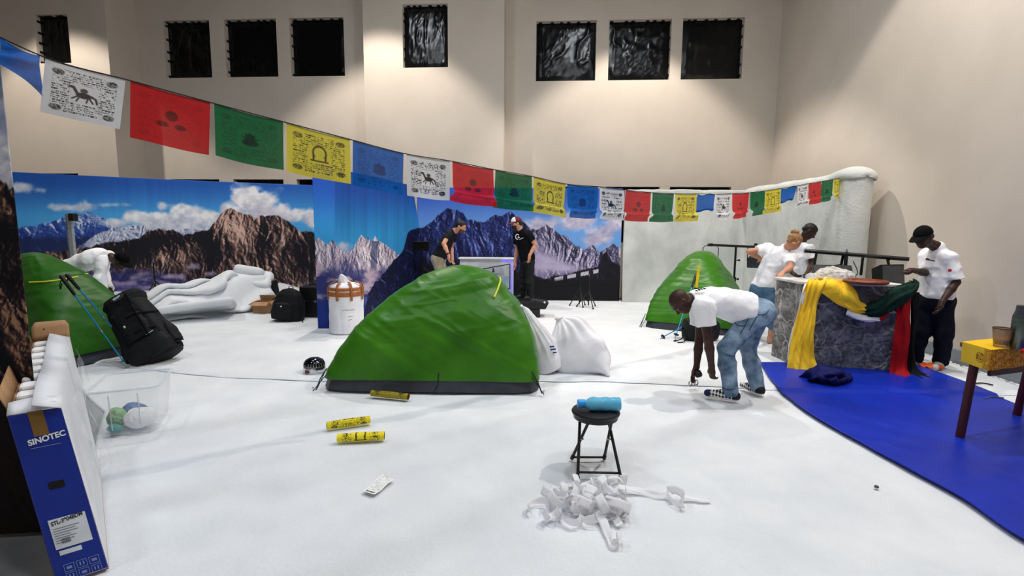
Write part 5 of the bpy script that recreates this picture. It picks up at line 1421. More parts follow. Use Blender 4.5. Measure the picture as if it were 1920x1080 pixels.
# tray, bags and bits on the counter
WOOD = mat('red_brown_wood', (150, 78, 40), .5, (118, 56, 28), 6, stretch=(1, 6, 1), bump=.05)
p = oncounter(1622, 532); p.y = min(p.y, 6.15)
tr = thing('wooden_tray', 'round reddish wooden tray on the white counter top', 'tray', tuple(p))
MB().lathe([(0, .0), (.19, .0), (.212, .01), (.22, .036), (.212, .042), (.203, .020), (0, .016)], (p.x, p.y, ZT_ + .002), None, 48, False).build('tray_body', WOOD, tr, True)
MB().lathe([(.219, .010), (.226, .02), (.226, .03), (.219, .038)], (p.x, p.y, ZT_ + .002), None, 48, False).build('rim_band', mat('dark_tray_band', (104, 46, 26), .5), tr, True)
CLEAR = mat('clear_plastic_film', (252, 253, 255), .25, (246, 249, 252), 6, spec=.6, alpha=.42)
def crumple(name, label, c, r, seed, cat='plastic bag', m=None, h=.012, z0=ZT_, amp=.06):
    V, Q = sdf_mesh([ell((c.x, c.y, z0 + r[2] * .9), r)], h)
    n = ridge2(V[:, 0] * 9 + V[:, 2] * 7 + seed, V[:, 1] * 9 - V[:, 2] * 6, 3, seed) - .5
    n2 = ridge2(V[:, 0] * 24 + seed, V[:, 2] * 24 + V[:, 1] * 20, 2, seed + 4) - .5
    d = V - np.array((c.x, c.y, z0 + r[2] * .9)); d /= np.linalg.norm(d, axis=1)[:, None] + 1e-9
    V = V + d * (n * amp + n2 * amp * .35)[:, None]; V[:, 2] = np.maximum(V[:, 2], z0 + .002)
    me = bpy.data.meshes.new(name); me.from_pydata(V.tolist(), [], Q.tolist()); me.update()
    o = link(name, me, m or CLEAR, None, False)
    return tag(o, label, cat)
c = oncounter(1574, 530)
crumple('plastic_bag', 'large crumpled clear plastic bag on the counter behind the yellow cloth', c + Vector((0, .12, 0)), (.19, .13, .075), 61, amp=.11)
c = oncounter(1529, 524)
crumple('plastic_bag', 'small crumpled clear plastic wrapper beside the big clear bag', c + Vector((0, .06, 0)), (.09, .07, .035), 65, amp=.03)
c = oncounter(1506, 522)
t2 = thing('hand_torch', 'small black torch lying at the counter edge near the woman', 'torch', tuple(c))
Mq = Vector((1, .3, 0)).normalized().to_track_quat('Z', 'Y').to_matrix()
MB().lathe([(0, -.05), (.016, -.05), (.016, .02), (.026, .035), (.026, .055), (0, .055)], c + Vector((0, 0.03, .028)), Mq, 18, False).build('barrel', BLKPL, t2, True)
MB().lathe([(.017, -.02), (.0185, -.015), (.0185, .0), (.017, .005)], c + Vector((0, 0.03, .028)), Mq, 18, False).build('grip_ring', STEEL, t2, True)

# ---- flag cloth draped over the counter
def cloth_rows(name, rows, m, parent, nu=70, nv=60, fold=.02, ff=5, seed=0, th=.004, label=None):
    """rows: lists of 3-D points across the cloth, from start to end"""
    R = [spline(r, nu) for r in rows]
    R = np.stack(R, 1)                                   # nu, k, 3
    P = np.stack([spline(R[i], nv) for i in range(nu)], 0)
    tu = np.gradient(P, axis=0); tv = np.gradient(P, axis=1); n = np.cross(tu, tv); n /= np.linalg.norm(n, axis=-1, keepdims=True) + 1e-9
    U, V = np.meshgrid(np.linspace(0, 1, nu), np.linspace(0, 1, nv), indexing='ij')
    d = fold * (np.sin((U + .16 * np.sin(V * 5 + seed) + .40 * fbm2(U * 1.5, V * 2.5, 2, seed)) * ff * 2 * math.pi) * .40 + (ridge2(U * 2.2 + V * 1.6 + seed, V * 2.4 - U * 1.4, 3, seed + 1) - .6) * 2.0)
    P = P + n * d[..., None]; P[..., 2] = np.maximum(P[..., 2], .034)
    o = grid_obj(name, P, m, parent, thick=th)
    if label: o['label'] = label
    return o
CY = mat('yellow_cotton', (252, 208, 56), .75, (244, 196, 46), 5, bump=.12, bscale=90, spec=.2)
CG = mat('dark_green_cotton', (10, 48, 38), .8, (7, 36, 29), 5, bump=.12, bscale=90, spec=.2)
CR = mat('red_cotton', (176, 14, 26), .75, (150, 10, 20), 5, bump=.12, bscale=90, spec=.2)
CW = mat('white_cotton', (236, 236, 240), .75, (222, 222, 228), 5, bump=.12, bscale=90, spec=.2)
CB = mat('navy_cotton', (14, 24, 92), .75, (10, 18, 72), 5, bump=.12, bscale=90, spec=.2)
CK = mat('black_cotton', (14, 16, 18), .8, (9, 10, 12), 5, bump=.12, bscale=90, spec=.2)
fy = lambda px: float(np.interp(px, [1440, 1491, 1700, 1740], [6.35, 6.03, 5.78, 5.75]))
_fd = (C_ - B_2).normalized(); _fn = Vector((_fd.y, -_fd.x, 0))
def fa(px, py, off=-.07):      # a point just off the counter's front face
    d = ray(px, py); o = Vector((0, 0, CAMH)); q = B_2 + _fn * (-off + .035)
    return o + d * ((q - o).dot(_fn) / d.dot(_fn))
def ft_(px, py):    # on the counter top
    p = oncounter(px, py, ZT_ + .02); return p
dr = thing('draped_flag', 'large bunched flag in yellow, green, red, white and navy draped over the rock counter', 'flag', tuple(fa(1600, 560)))
cloth_rows('yellow_band', [[ft_(1520, 524), ft_(1540, 523), ft_(1566, 525)], [fa(1512, 532), fa(1532, 531), fa(1552, 533)], [fa(1499, 575), fa(1518, 572), fa(1534, 565)], [fa(1487, 620, -.10), fa(1505, 625, -.13), fa(1527, 620, -.10)], [fa(1479, 665, -.13), fa(1502, 672, -.16), fa(1528, 668, -.12)], [fa(1475, 693, -.16), fa(1505, 703, -.20), fa(1538, 700, -.16)]], CY, dr, 80, 90, .022, 3.2, 1, label='yellow cotton band')
cloth_rows('yellow_band', [[ft_(1528, 523), ft_(1546, 527), fa(1534, 545)], [ft_(1556, 522), fa(1560, 536, -.09), fa(1550, 556)], [fa(1590, 530, -.05), fa(1585, 551, -.11), fa(1570, 570)], [fa(1608, 548), fa(1603, 566, -.12), fa(1592, 580)], [fa(1616, 566), fa(1613, 577, -.11), fa(1607, 588)], [fa(1624, 570), fa(1623, 578, -.1), fa(1622, 587)]], CY, dr, 60, 80, .018, 2.2, 2, label='yellow cotton band')
cloth_rows('white_band', [[ft_(1512, 524), ft_(1522, 524)], [fa(1506, 540, -.05), fa(1518, 540, -.05)], [fa(1494, 590, -.05), fa(1505, 590, -.05)], [fa(1480, 640, -.06), fa(1492, 645, -.06)], [fa(1476, 675, -.09), fa(1490, 690, -.10)]], CW, dr, 24, 50, .012, 1.5, 3, label='white cotton band')
cloth_rows('white_band', [[fa(1592, 577), fa(1588, 584), fa(1586, 590)], [fa(1606, 588), fa(1604, 595, -.09), fa(1604, 598)], [fa(1630, 592), fa(1628, 600, -.09), fa(1626, 604)], [fa(1650, 596), fa(1650, 601), fa(1648, 602)]], CW, dr, 24, 40, .008, 1.5, 4, label='white cotton band')
cloth_rows('red_band', [[fa(1650, 592), fa(1648, 599), fa(1650, 602)], [fa(1660, 585), fa(1660, 593, -.08), fa(1658, 598)], [fa(1668, 583), fa(1667, 588), fa(1663, 592)]], CR, dr, 20, 20, .006, 1.2, 5, label='red cotton band')
cloth_rows('green_band', [[fa(1620, 571), fa(1622, 582, -.10), fa(1627, 593)], [fa(1640, 566), fa(1645, 580, -.13), fa(1652, 592)], [fa(1662, 550), fa(1670, 568, -.13), fa(1676, 582)], [fa(1680, 536, -.03), fa(1692, 552, -.13), fa(1696, 570)], [ft_(1700, 531) , fa(1712, 540, -.10), fa(1712, 556)], [ft_(1704, 526), fa(1722, 534, -.02), fa(1722, 545, -.04)]], CG, dr, 60, 80, .020, 2.6, 6, label='dark green cotton band')
cloth_rows('red_band', [[fa(1683, 553, -.03), fa(1702, 552, -.06), fa(1709, 552, -.04)], [fa(1680, 600, -.03), fa(1700, 600, -.08), fa(1707, 598, -.04)], [fa(1673, 650, -.04), fa(1694, 652, -.09), fa(1703, 650, -.04)], [fa(1668, 690, -.06), fa(1690, 694, -.12), fa(1702, 692, -.07)], [fa(1664, 706, -.16), fa(1690, 707, -.22), fa(1710, 706, -.20)], [fa(1640, 706, -.16), fa(1690, 714, -.30), fa(1734, 719, -.40)]], CR, dr, 60, 90, .016, 2.2, 7, label='red cotton band')
cloth_rows('black_band', [[fa(1708, 552, -.02), fa(1716, 548, -.02), fa(1722, 548, .03)], [fa(1707, 600, -.01), fa(1712, 602, -.03), fa(1718, 602, .05)], [fa(1702, 660, -.01), fa(1708, 662, -.04), fa(1714, 660, .05)], [fa(1702, 695, -.06), fa(1716, 698, -.08), fa(1726, 694, .0)], [fa(1712, 706, -.18), fa(1740, 712, -.25), fa(1758, 708, -.1)], [fa(1730, 718, -.35), fa(1755, 720, -.36), fa(1768, 716, -.2)]], CK, dr, 40, 80, .016, 2, 8, label='black cotton band')
nv_ = lambda px, py, z=.03: fl(px, py, z)
for q, (rows) in enumerate((
    [[nv_(1496, 706, .05), nv_(1525, 711, .04), nv_(1566, 720, .04)], [nv_(1512, 699, .11), nv_(1545, 706, .14), nv_(1584, 716, .08)], [nv_(1530, 691, .16), nv_(1560, 700, .18), nv_(1598, 711, .07)], [nv_(1542, 688, .08), nv_(1570, 694, .09), nv_(1600, 705, .04)]],
    [[nv_(1510, 714, .04), nv_(1545, 719, .04), nv_(1570, 724, .04)], [nv_(1522, 706, .12), nv_(1552, 711, .12), nv_(1576, 718, .08)], [nv_(1534, 701, .10), nv_(1562, 706, .12), nv_(1592, 714, .05)]])):
    cloth_rows('navy_band', rows, CB, dr, 60, 50, .040, 2.4, 9 + q, label='navy cotton band')
cloth_rows('yellow_band', [[nv_(1543, 694, .10), nv_(1550, 699, .11)], [nv_(1555, 697, .12), nv_(1556, 703, .11)], [nv_(1562, 703, .10), nv_(1564, 706, .09)]], CY, dr, 12, 12, .006, 1, 10, label='yellow cotton band')

# ---- T-bar lamps
def fixture(parent, c, tilt, yaw, w=.30, h=.20, d=.16):
    M = Matrix.Rotation(yaw, 3, 'Z') @ Matrix.Rotation(tilt, 3, 'X')
    b = MB(); V8 = [Vector((x * w / 2 * (1 if y > 0 else .72), y * d / 2, z * h / 2 * (1 if y > 0 else .7))) for z in (-1, 1) for (x, y) in ((-1, -1), (1, -1), (1, 1), (-1, 1))]
    b.hexa([M @ v + Vector(c) for v in V8]); b.build('lamp_housing', BLKPL, parent, False, .01)
    MB().box(Vector(c) + M @ Vector((0, d / 2 + .004, 0)), (w * .9, .008, h * .85), M).build('lamp_glass', mat('dim_lamp_glass', (60, 64, 70), .15), parent)
    for k in range(4): MB().box(Vector(c) + M @ Vector((-.06 + .04 * k, -d / 2 - .01, 0)), (.008, .03, h * .55), M).build('cooling_fin', BLKPL, parent)
def yoke(parent, a, c, w=.17):
    a = Vector(a); c = Vector(c); s = Vector((w, 0, 0))
    MB().tube([c - s, c - s + (a - c) * .85, a - s * .8, a + s * .8, c + s + (a - c) * .85, c + s], .008, 8).build('yoke', BLK, parent, True)
    MB().box(a + Vector((0, 0, .02)), (.05, .05, .06)).build('clamp', BLK, parent, False, .005)
Y1 = 9.9
pb = at(1380, 463, Y1); 
t = thing('lighting_stand', 'black lighting stand with a level T-bar behind the small green tent', 'lighting stand', (pb.x, Y1, .02), 0, 'T-bar lighting stands')
MB().tube([(pb.x, Y1, .06), (pb.x, Y1, .7)], .026, 12).build('lower_pole', BLK, t, True)
MB().tube([(pb.x, Y1, .66), (pb.x, Y1, pb.z)], .020, 12).build('upper_pole', BLK, t, True)
a = at(1327, 459, Y1); b = at(1440, 464, Y1)
MB().tube([a, b], .024, 12).build('crossbar', BLK, t, True)
MB().tube([(pb.x, Y1, .63), (pb.x, Y1, .72)], .040, 12).build('collar', BLKPL, t, True)
for z in (.68, 1.05): MB().tube([(pb.x, Y1, z), (pb.x + .07, Y1, z)], .010, 8).ball((pb.x + .075, Y1, z), .022).build('knob', BLKPL, t, True)
for k in range(3):
    q = R_(-60 + 120 * k); e = Vector((math.cos(q), math.sin(q), 0))
    MB().tube([Vector((pb.x, Y1, .62)), Vector((pb.x, Y1, .05)) + e * .42], .014, 8).build('leg', BLK, t, True)
for px in (1333, 1417):
    q = at(px, 461, Y1); c = q + Vector((0, 0, -.30))
    yoke(t, q, c, .15); fixture(t, c, R_(-25), R_(180 if px < 1400 else 150), .27, .22, .16)
p0 = at(1508, 470, 7.25); p1 = at(1704, 486, 6.75); pm = p0.lerp(p1, .42)
t = thing('lighting_stand', 'black lighting stand with a sloping T-bar behind the rock counter', 'lighting stand', (pm.x, pm.y, .02), 0, 'T-bar lighting stands')
MB().tube([p0, p1], .028, 12).build('crossbar', BLK, t, True)
MB().tube([(pm.x, pm.y, .06), (pm.x, pm.y, .75)], .030, 12).build('lower_pole', BLK, t, True)
MB().tube([(pm.x, pm.y, .7), (pm.x, pm.y, pm.z + .03)], .024, 12).build('upper_pole', BLK, t, True)
for k in range(3):
    q = R_(-30 + 120 * k); e = Vector((math.cos(q), math.sin(q), 0))
    MB().tube([Vector((pm.x, pm.y, .55)), Vector((pm.x, pm.y, .05)) + e * .32], .014, 8).build('leg', BLK, t, True)
MB().tube([pm + Vector((0, 0, .01)), pm + Vector((0, 0, .07))], .012, 8).build('pin', STEEL, t, True)
def flat_bar(parent, a, b, w=.035):
    a = Vector(a); b = Vector(b); d = (b - a).normalized(); s = d.cross(Vector((0, 1, 0))).normalized()
    q = MB(); L = (b - a).length
    q.box((a + b) / 2, (w, .012, L), Matrix((s, d.cross(s) * -1, d)).transposed()); q.build('bracket', BLK, parent, False, .003)
Yq = 6.98
flat_bar(t, at(1531, 474, 7.15), at(1524, 512, 7.15)); flat_bar(t, at(1581, 478, 7.08), at(1574, 512, 7.08))
c = at(1557, 514, 7.05)
fixture(t, c, R_(35), R_(170), .52, .22, .15)
flat_bar(t, at(1524, 506, 7.12), at(1578, 497, 7.05)); 
flat_bar(t, at(1618, 482, 6.9), at(1614, 516, 6.9)); flat_bar(t, at(1664, 486, 6.85), at(1668, 503, 6.85))
fl_a = at(1662, 517, 6.82)
fixture(t, fl_a, R_(8), R_(196), .42, .30, .18)
MB().tube([at(1618, 484, 6.88), at(1622, 481, 6.86), at(1662, 482, 6.84), at(1668, 488, 6.84)], .010, 8).build('yoke', BLK, t, True)
MB().tube(spline([at(1600, 490, 6.9), at(1608, 512, 6.8), at(1604, 520, 6.75), at(1612, 526, 6.7)], 20), .006, 6).build('cable', BLACKCORD, t, True)

# ---- little table with patterned cloth, tumbler, flask
TZ = .77
C0 = Vector((3.569, 3.693, TZ)); uu = Vector((.949, .316, 0)).normalized(); vv = Vector((.097, .99, 0)).normalized()
Lw, Dw = 1.0, .26
t = thing('small_table', 'small table on round dark red legs under a yellow embroidered cloth', 'table', (C0.x, C0.y, .02))
DKRED = mat('dark_red_wood', (84, 24, 26), .45, (62, 16, 18), 5, stretch=(1, 1, .2))
Mt = Matrix((uu, vv, (0, 0, 1))).transposed()
ctr = C0 + uu * Lw / 2 + vv * Dw / 2
MB().box(ctr + Vector((0, 0, -.024)) + vv * .025, (Lw - .01, Dw + .035, .036), Mt).build('table_top', mat('brown_table_wood', (116, 66, 38), .5, (88, 46, 26), 6, stretch=(1, 8, 1)), t, False, .006)
CLOTHM = print_mat('embroidered_yellow_cloth', .7, 0, .25)
def clothpaint(u, v, drop):
    c = np.empty(u.shape + (3,)); c[:] = (236, 190, 24)
    rr_ = np.hypot((u - .07) * 1, (v) * 1)
    return c
nu, nv = 260, 110
S, Q = np.meshgrid(np.linspace(0, 1, nu), np.linspace(0, 1, nv), indexing='ij')
# front drop along the long side
def cl(P, col, name): return grid_obj(name, P, CLOTHM, t, colors=lin(np.clip(col, 0, 255)), thick=.002, offset=1)
u = S * (Lw + .016) - .016; z = Q * .155
wv = .008 * np.sin(u * 30) * Q
P = np.array(C0) + u[..., None] * np.array(uu) - (.012 + wv)[..., None] * np.array(vv) - z[..., None] * np.array((0, 0, 1)) + .004 * np.array((0, 0, 1))
orn = ridge2(u * 60, z * 60, 3, 700); orn2 = fbm2(u * 90, z * 90, 2, 705)
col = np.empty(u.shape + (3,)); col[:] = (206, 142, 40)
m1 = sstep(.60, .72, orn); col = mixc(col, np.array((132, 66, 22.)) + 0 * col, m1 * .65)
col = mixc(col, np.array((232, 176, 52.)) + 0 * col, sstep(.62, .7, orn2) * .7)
cl(P, col, 'cloth_front')
v = S * (Dw + .016) - .016
P = np.array(C0) + v[..., None] * np.array(vv) - (.012 + .006 * np.sin(v * 22) * Q)[..., None] * np.array(uu) - z[..., None] * np.array((0, 0, 1)) + .004 * np.array((0, 0, 1))
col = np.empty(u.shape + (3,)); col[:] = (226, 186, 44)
d = np.hypot(v - .075, z - .075)
col = mixc(col, np.array((132, 74, 20.)) + 0 * col, np.maximum(sstep(.010, .0, np.abs(d - .032) - .004), sstep(.012, .002, np.abs(d - .014) - .003)) * sstep(.35, .6, vnoise2(v * 160, z * 160, 3)))
col = mixc(col, np.array((182, 126, 30.)) + 0 * col, sstep(.055, .035, v) * sstep(.45, .6, orn[:, ::-1]))
cl(P, col, 'cloth_end')
u, v = S * Lw, Q * Dw
P = np.array(C0) + u[..., None] * np.array(uu) + v[..., None] * np.array(vv) + (.004 + .003 * fbm2(u * 9, v * 9, 2, 5))[..., None] * np.array((0, 0, 1))
P -= .013 * (1 - 2 * S[..., None]) * np.array(uu) * 1.0 + .012 * (1 - 2 * Q[..., None]) * np.array(vv)
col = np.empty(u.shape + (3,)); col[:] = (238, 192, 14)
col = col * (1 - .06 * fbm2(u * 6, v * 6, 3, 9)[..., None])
cl(P, col, 'cloth_top')
foot = fl(1799, 826); topl = C0 + uu * .045 + vv * .16; topl.z = TZ - .05
MB().tube([topl, Vector((foot.x, foot.y, .028))], .030, 20).build('leg', DKRED, t, True)
for (a, b0, b1) in ((.95, .06, .04), (.95, .28, .36)):
    q = C0 + uu * a * Lw + vv * b1; q.z = .028
    p = C0 + uu * a * Lw + vv * b0; p.z = TZ - .05
    MB().tube([p, q], .030, 20).build('leg', DKRED, t, True)
MB().box(C0 + uu * .55 + vv * .07 + Vector((0, 0, -.19)), (.9, .03, .07), Mt).build('rail', DKRED, t, False, .004)
AMBER = mat('amber_glass', (206, 186, 160), .06, (196, 160, 110), 14, spec=.6, trans=.75, ior=1.35)
def ontable(px, py): 
    d = ray(px, py); k = (TZ + .008 - CAMH) / d.z
    return Vector((d.x * k, d.y * k, TZ + .008))
g = ontable(1876, 650)
t2 = thing('glass_tumbler', 'faceted smoky glass tumbler on the yellow tablecloth', 'glass', tuple(g))
MB().lathe([(0, .0), (.040, .0), (.043, .006), (.052, .07), (.060, .142), (.056, .142), (.047, .07), (.037, .02), (0, .018)], g, None, 12, False).build('tumbler', AMBER, t2, False)
MB().lathe([(.058, .138), (.0615, .140), (.0615, .146), (.058, .146)], g, None, 12, False).build('rim', mat('dark_glass_rim', (70, 60, 50), .2), t2, True)
MB().lathe([(0, .02), (.0375, .02), (.042, .055), (0, .055)], g, None, 12, False).build('drink', mat('amber_drink', (196, 148, 40), .2, trans=.3), t2, True)
g = ontable(1911, 653)
t2 = thing('vacuum_flask', 'tall grey steel vacuum flask with dark shoulder behind the red cup', 'flask', tuple(g))
MB().lathe([(0, 0), (.058, 0), (.060, .004), (.060, .225), (.057, .24)], g, None, 32, False).build('flask_body', mat('brushed_steel', (112, 122, 116), .3, (94, 104, 98), 20, metal=.85), t2, True)
MB().lathe([(.0605, .20), (.058, .245), (.046, .285), (.043, .325), (0, .33)], g, None, 32, False).build('cap', mat('dark_grey_cap', (64, 68, 70), .4), t2, True)
MB().tube([g + Vector((-.02, -.04, .30)), g + Vector((-.03, -.062, .27)), g + Vector((-.03, -.066, .20))], .005, 8).build('clip', STEEL, t2, True)
g = ontable(1907, 658)
t2 = thing('red_cup', 'small red plastic flask cup lying before the steel flask', 'lid', tuple(g))
MB().lathe([(0, .0), (.036, .0), (.040, .006), (.038, .024), (.030, .03), (0, .03)], g + Vector((.005, -.075, 0)), None, 24, False).build('cup_body', mat('red_plastic', (188, 20, 34), .4), t2, True)
MB().lathe([(0, .03), (.012, .03), (.010, .042), (0, .043)], g + Vector((.005, -.075, 0)), None, 16, False).build('knob', mat('red_plastic', (188, 20, 34), .4), t2, True)

# ---- things on the floor by the wall
c = fl(1745, 692, .03)
crumple('red_cloth', 'crumpled red and orange cloth on the floor at the standing man\'s feet', c, (.11, .08, .035), 71, 'cloth', mat('red_orange_cloth', (206, 36, 24), .7, (222, 120, 50), 18), .01, .03, .05)
tb_ = MB().tube(spline([fl(1700, 688, .04), fl(1730, 692, .035), fl(1762, 703, .035), fl(1790, 716, .035), fl(1815, 719, .035), fl(1848, 719, .035), fl(1862, 722, .035)], 50), .008, 6).build('power_cable', BLACKCORD, None, True)
tag(tb_, 'black cable running along the batting from the red cloth towards the wall', 'cable')
tb_ = MB().tube(spline([fl(1848, 747, .035), fl(1864, 744, .035), fl(1882, 746, .035)], 20), .006, 6).build('wire_piece', mat('grey_wire', (96, 98, 100), .6), None, True)
tag(tb_, 'short grey piece of wire on the batting strip behind the small table', 'wire')
# ================================================================== television carton, clear tub
NAVY = mat('blue_carton', (16, 44, 140), .5, (12, 36, 122), 4, spec=.35)
WCART = mat('white_carton', (226, 228, 232), .6, (210, 212, 218), 4)
FOAM = mat('white_foam', (240, 240, 240), .8, (226, 226, 228), 18, bump=.1, bscale=200)
fd = Vector((-.648, .761, 0)); ld = Vector((-.761, -.648, 0))
BR = Vector((-1.92, 2.25, .012)); Wc = .185; Lc = 1.40
lean = Vector((-.185, .04, .785)); lean2 = lean + Vector((.03, .0, .085))
BL = BR + ld * Wc; TR = BR + lean; TL = BL + lean
up_far = Vector((0, 0, .06))
t = thing('television_carton', 'tall open blue television carton leaning beside the near mural, foam showing at its top', 'carton', tuple((BR + BL) / 2))
uz = lean.normalized(); ux = (BR - BL).normalized(); nf = ux.cross(uz).normalized(); ux = uz.cross(nf) * -1 if uz.cross(nf).dot(ux) < 0 else uz.cross(nf)
Hc = lean.length
if nf.y > 0: nf = -nf
def slab(name, a, b, c, d, th, nrm, m, bev=.003):
    q = [Vector(a), Vector(b), Vector(c), Vector(d)]
    return MB().hexa(q + [p + Vector(nrm) * th for p in q]).build(name, m, t, False, bev)
fr, fl2 = BR + fd * Lc, BL + fd * Lc
front = slab('front_panel', BL, BR, TR, TL, .007, -nf, NAVY)
slab('side_panel', BR, fr, fr + lean2, TR, .007, ld, WCART)
slab('side_panel', BL, fl2, fl2 + lean2, TL, .007, -ld, CARD)
slab('rear_panel', fr, fl2, fl2 + lean2, fr + lean2, .007, -fd, CARD)
slab('bottom_panel', BL + Z3 * .004, BR + Z3 * .004, fr + Z3 * .004, fl2 + Z3 * .004, .006, Z3, CARD)
# raised rear flap with rounded corners, long white flap folded over, front flap
a = fl2 + lean2; b = fr + lean2; f_up = (Vector((0, 0, 1)) + fd * .25).normalized() * .13
n_ = 10; pts = []
for i in range(n_ + 1):
    q = i / n_; s_ = min(1, min(q, 1 - q) / .12); pts.append((a.lerp(b, q), f_up * (math.sqrt(max(0, 1 - (1 - s_) ** 2)) * .25 + .75)))
G = np.array([[p + u_ * k for k in (0, .33, .66, 1)] for (p, u_) in pts]); grid_obj('rear_flap', G, CARD, t, thick=.006)
MB().tube([a.lerp(b, .3) + f_up * .6, a.lerp(b, .34) + f_up * .62], .006, 6).build('flap_slot', mat('flap_dark', (60, 44, 30), .8), t, True)
wl = (ld * .10 + Vector((0, 0, .035)))
G = np.array([[TR + fd * (Lc * s_) + (lean2 - lean) * s_ + Vector((0, 0, .008)) + wl * k + Vector((0, 0, .012 * math.sin(s_ * 9) * k)) for k in (0, .5, 1.0)] for s_ in np.linspace(-.02, 1.0, 20)])
grid_obj('long_flap', G, WCART, t, thick=.006)['label'] = 'white long flap'
G = np.array([[TR.lerp(TL, s_) + (fd * .10 + Vector((0, 0, .028)) + Vector((0, 0, .01 * math.sin(s_ * 3)))) * k + Vector((0, 0, .004)) for k in (0, .5, 1)] for s_ in np.linspace(0, 1, 8)])
grid_obj('front_flap', G, WCART, t, thick=.005)['label'] = 'white front flap'
G = np.array([[TL + fd * (Lc * s_) + (lean2 - lean) * s_ + (ld * .03 + Vector((0, 0, .085 + .02 * s_))) * k for k in (0, .5, 1)] for s_ in np.linspace(.05, 1, 16)])
grid_obj('side_flap', G, CARD, t, thick=.005)
for i in range(8):
    s_ = .16 + i * .105
    c = TL.lerp(TR, .28) + fd * (Lc * s_) + (lean2 - lean) * s_ + Vector((0, 0, -.03))
    Mf_ = Matrix((fd, ld, (0, 0, 1))).transposed()
    MB().box(c, (.10, .075, .12), Mf_).build('foam_block', FOAM, t, False, .015)
c = TL.lerp(TR, .62) + fd * (Lc * .5) + (lean2 - lean) * .5 + Vector((0, 0, -.06))
MB().box(c, (Lc * .95, .08, .10), Mf_).build('foam_rail', FOAM, t, False, .01)
# print on the front: face coordinates u (0 left..1 right) and v (0 top..1 bottom)
def face(u, v, out=.0015): return TL.lerp(TR, u) - lean * v + nf * out
Mface = Matrix((ux, uz, nf)).transposed().to_4x4()
WHITEP = mat('white_print', (226, 230, 236), .55); 
def put_text(s, u, v, size, m, align='LEFT', bold=0.0, ang=0.0, par=None, fit=None):
    return text_obj(s, 'lettering', m, size, Matrix.Translation(face(u, v, .0022)) @ Mface @ Matrix.Rotation(ang, 4, 'Z'), par or t, .0006, align=align, bold=bold, fit=fit)
put_text('SINOTEC', .22, .185, .036, WHITEP, bold=.0012, fit=.70 * Wc)
MB().hexa([face(.24, .205, .0012), face(.80, .205, .0012), face(.80, .202, .0012), face(.24, .202, .0012)] + [face(.24, .205, .0022), face(.80, .205, .0022), face(.80, .202, .0022), face(.24, .202, .0022)]).build('tagline_rule', mat('pale_blue_print', (120, 140, 200), .55), t)
def patch(name, u0, u1, v0, v1, m, o1=.0008, o2=.002, par=None):
    return MB().hexa([face(u0, v1, o1), face(u1, v1, o1), face(u1, v0, o1), face(u0, v0, o1)] + [face(u0, v1, o2), face(u1, v1, o2), face(u1, v0, o2), face(u0, v0, o2)]).build(name, m, par or t)
patch('packing_tape', .36, .64, -.005, .14, mat('brown_tape', (122, 92, 44), .3, (104, 76, 34), 9))
hm = mat('handle_dark', (10, 10, 14), .9)
b = MB(); hp_ = []
for i in range(20):
    q = 2 * math.pi * i / 20; cx = max(-1, min(1, math.cos(q) * 1.35)); cy = max(-1, min(1, math.sin(q) * 1.35))
    hp_.append(face(.50 + .15 * cx, .435 + .022 * cy, .0012))
b.add(hp_, [tuple(range(20))]); b.build('hand_hole', hm, t)
st = patch('sticker', .16, .86, .625, .80, mat('white_sticker', (216, 222, 228), .5))
st2 = patch('sticker', .20, .62, .812, .838, mat('white_sticker', (216, 222, 228), .5))
INK = mat('black_print', (30, 32, 40), .6)
text_obj('STL-3904BDM', 'lettering', INK, .026, Matrix.Translation(face(.20, .662, .0026)) @ Mface, st, .0004, bold=.0008, fit=.60 * Wc)
GR = mat('grey_print', (120, 126, 136), .6)
b = MB()
for k in range(7):
    v = .68 + k * .014; L = (.5, .42, .46, .30, .40, .35, .28)[k]
    b.hexa([face(.20, v + .004, .0022), face(.20 + L, v + .004, .0022), face(.20 + L, v, .0022), face(.20, v, .0022)] + [face(.20, v + .004, .003), face(.20 + L, v + .004, .003), face(.20 + L, v, .003), face(.20, v, .003)])
b.build('small_print', GR, st)
b = MB()
for k in range(14):
    u = .30 + k * .012; wd = (.003, .006, .004)[k % 3]
    b.hexa([face(u, .775, .0022), face(u + wd, .775, .0022), face(u + wd, .745, .0022), face(u, .745, .0022)] + [face(u, .775, .003), face(u + wd, .775, .003), face(u + wd, .745, .003), face(u, .745, .003)])
b.build('bar_code', INK, st)
for r_ in range(2):
    for c_ in range(3):
        u0 = .20 + c_ * .24; v0 = .895 + r_ * .052; u1 = u0 + .20; v1 = v0 + .044
        b = MB(); w1, w2 = .010, .0026
        for (a0, a1, b0, b1) in ((u0, u1, v0, v0 + w2), (u0, u1, v1 - w2, v1), (u0, u0 + w1, v0, v1), (u1 - w1, u1, v0, v1)):
            b.hexa([face(a0, b1, .0012), face(a1, b1, .0012), face(a1, b0, .0012), face(a0, b0, .0012)] + [face(a0, b1, .002), face(a1, b1, .002), face(a1, b0, .002), face(a0, b0, .002)])
        um, vm = (u0 + u1) / 2, (v0 + v1) / 2
        if (r_ + c_) % 2 == 0: shp = ((um - .05, um + .05, vm - .008, vm + .008),)
        else: shp = ((um - .045, um - .02, vm - .012, vm + .010), (um + .02, um + .045, vm - .012, vm + .010))
        for (a0, a1, b0, b1) in shp:
            b.hexa([face(a0, b1, .0012), face(a1, b1, .0012), face(a1, b0, .0012), face(a0, b0, .0012)] + [face(a0, b1, .002), face(a1, b1, .002), face(a1, b0, .002), face(a0, b0, .002)])
        b.build('handling_mark', mat('pale_blue_print', (120, 140, 200), .55), t)
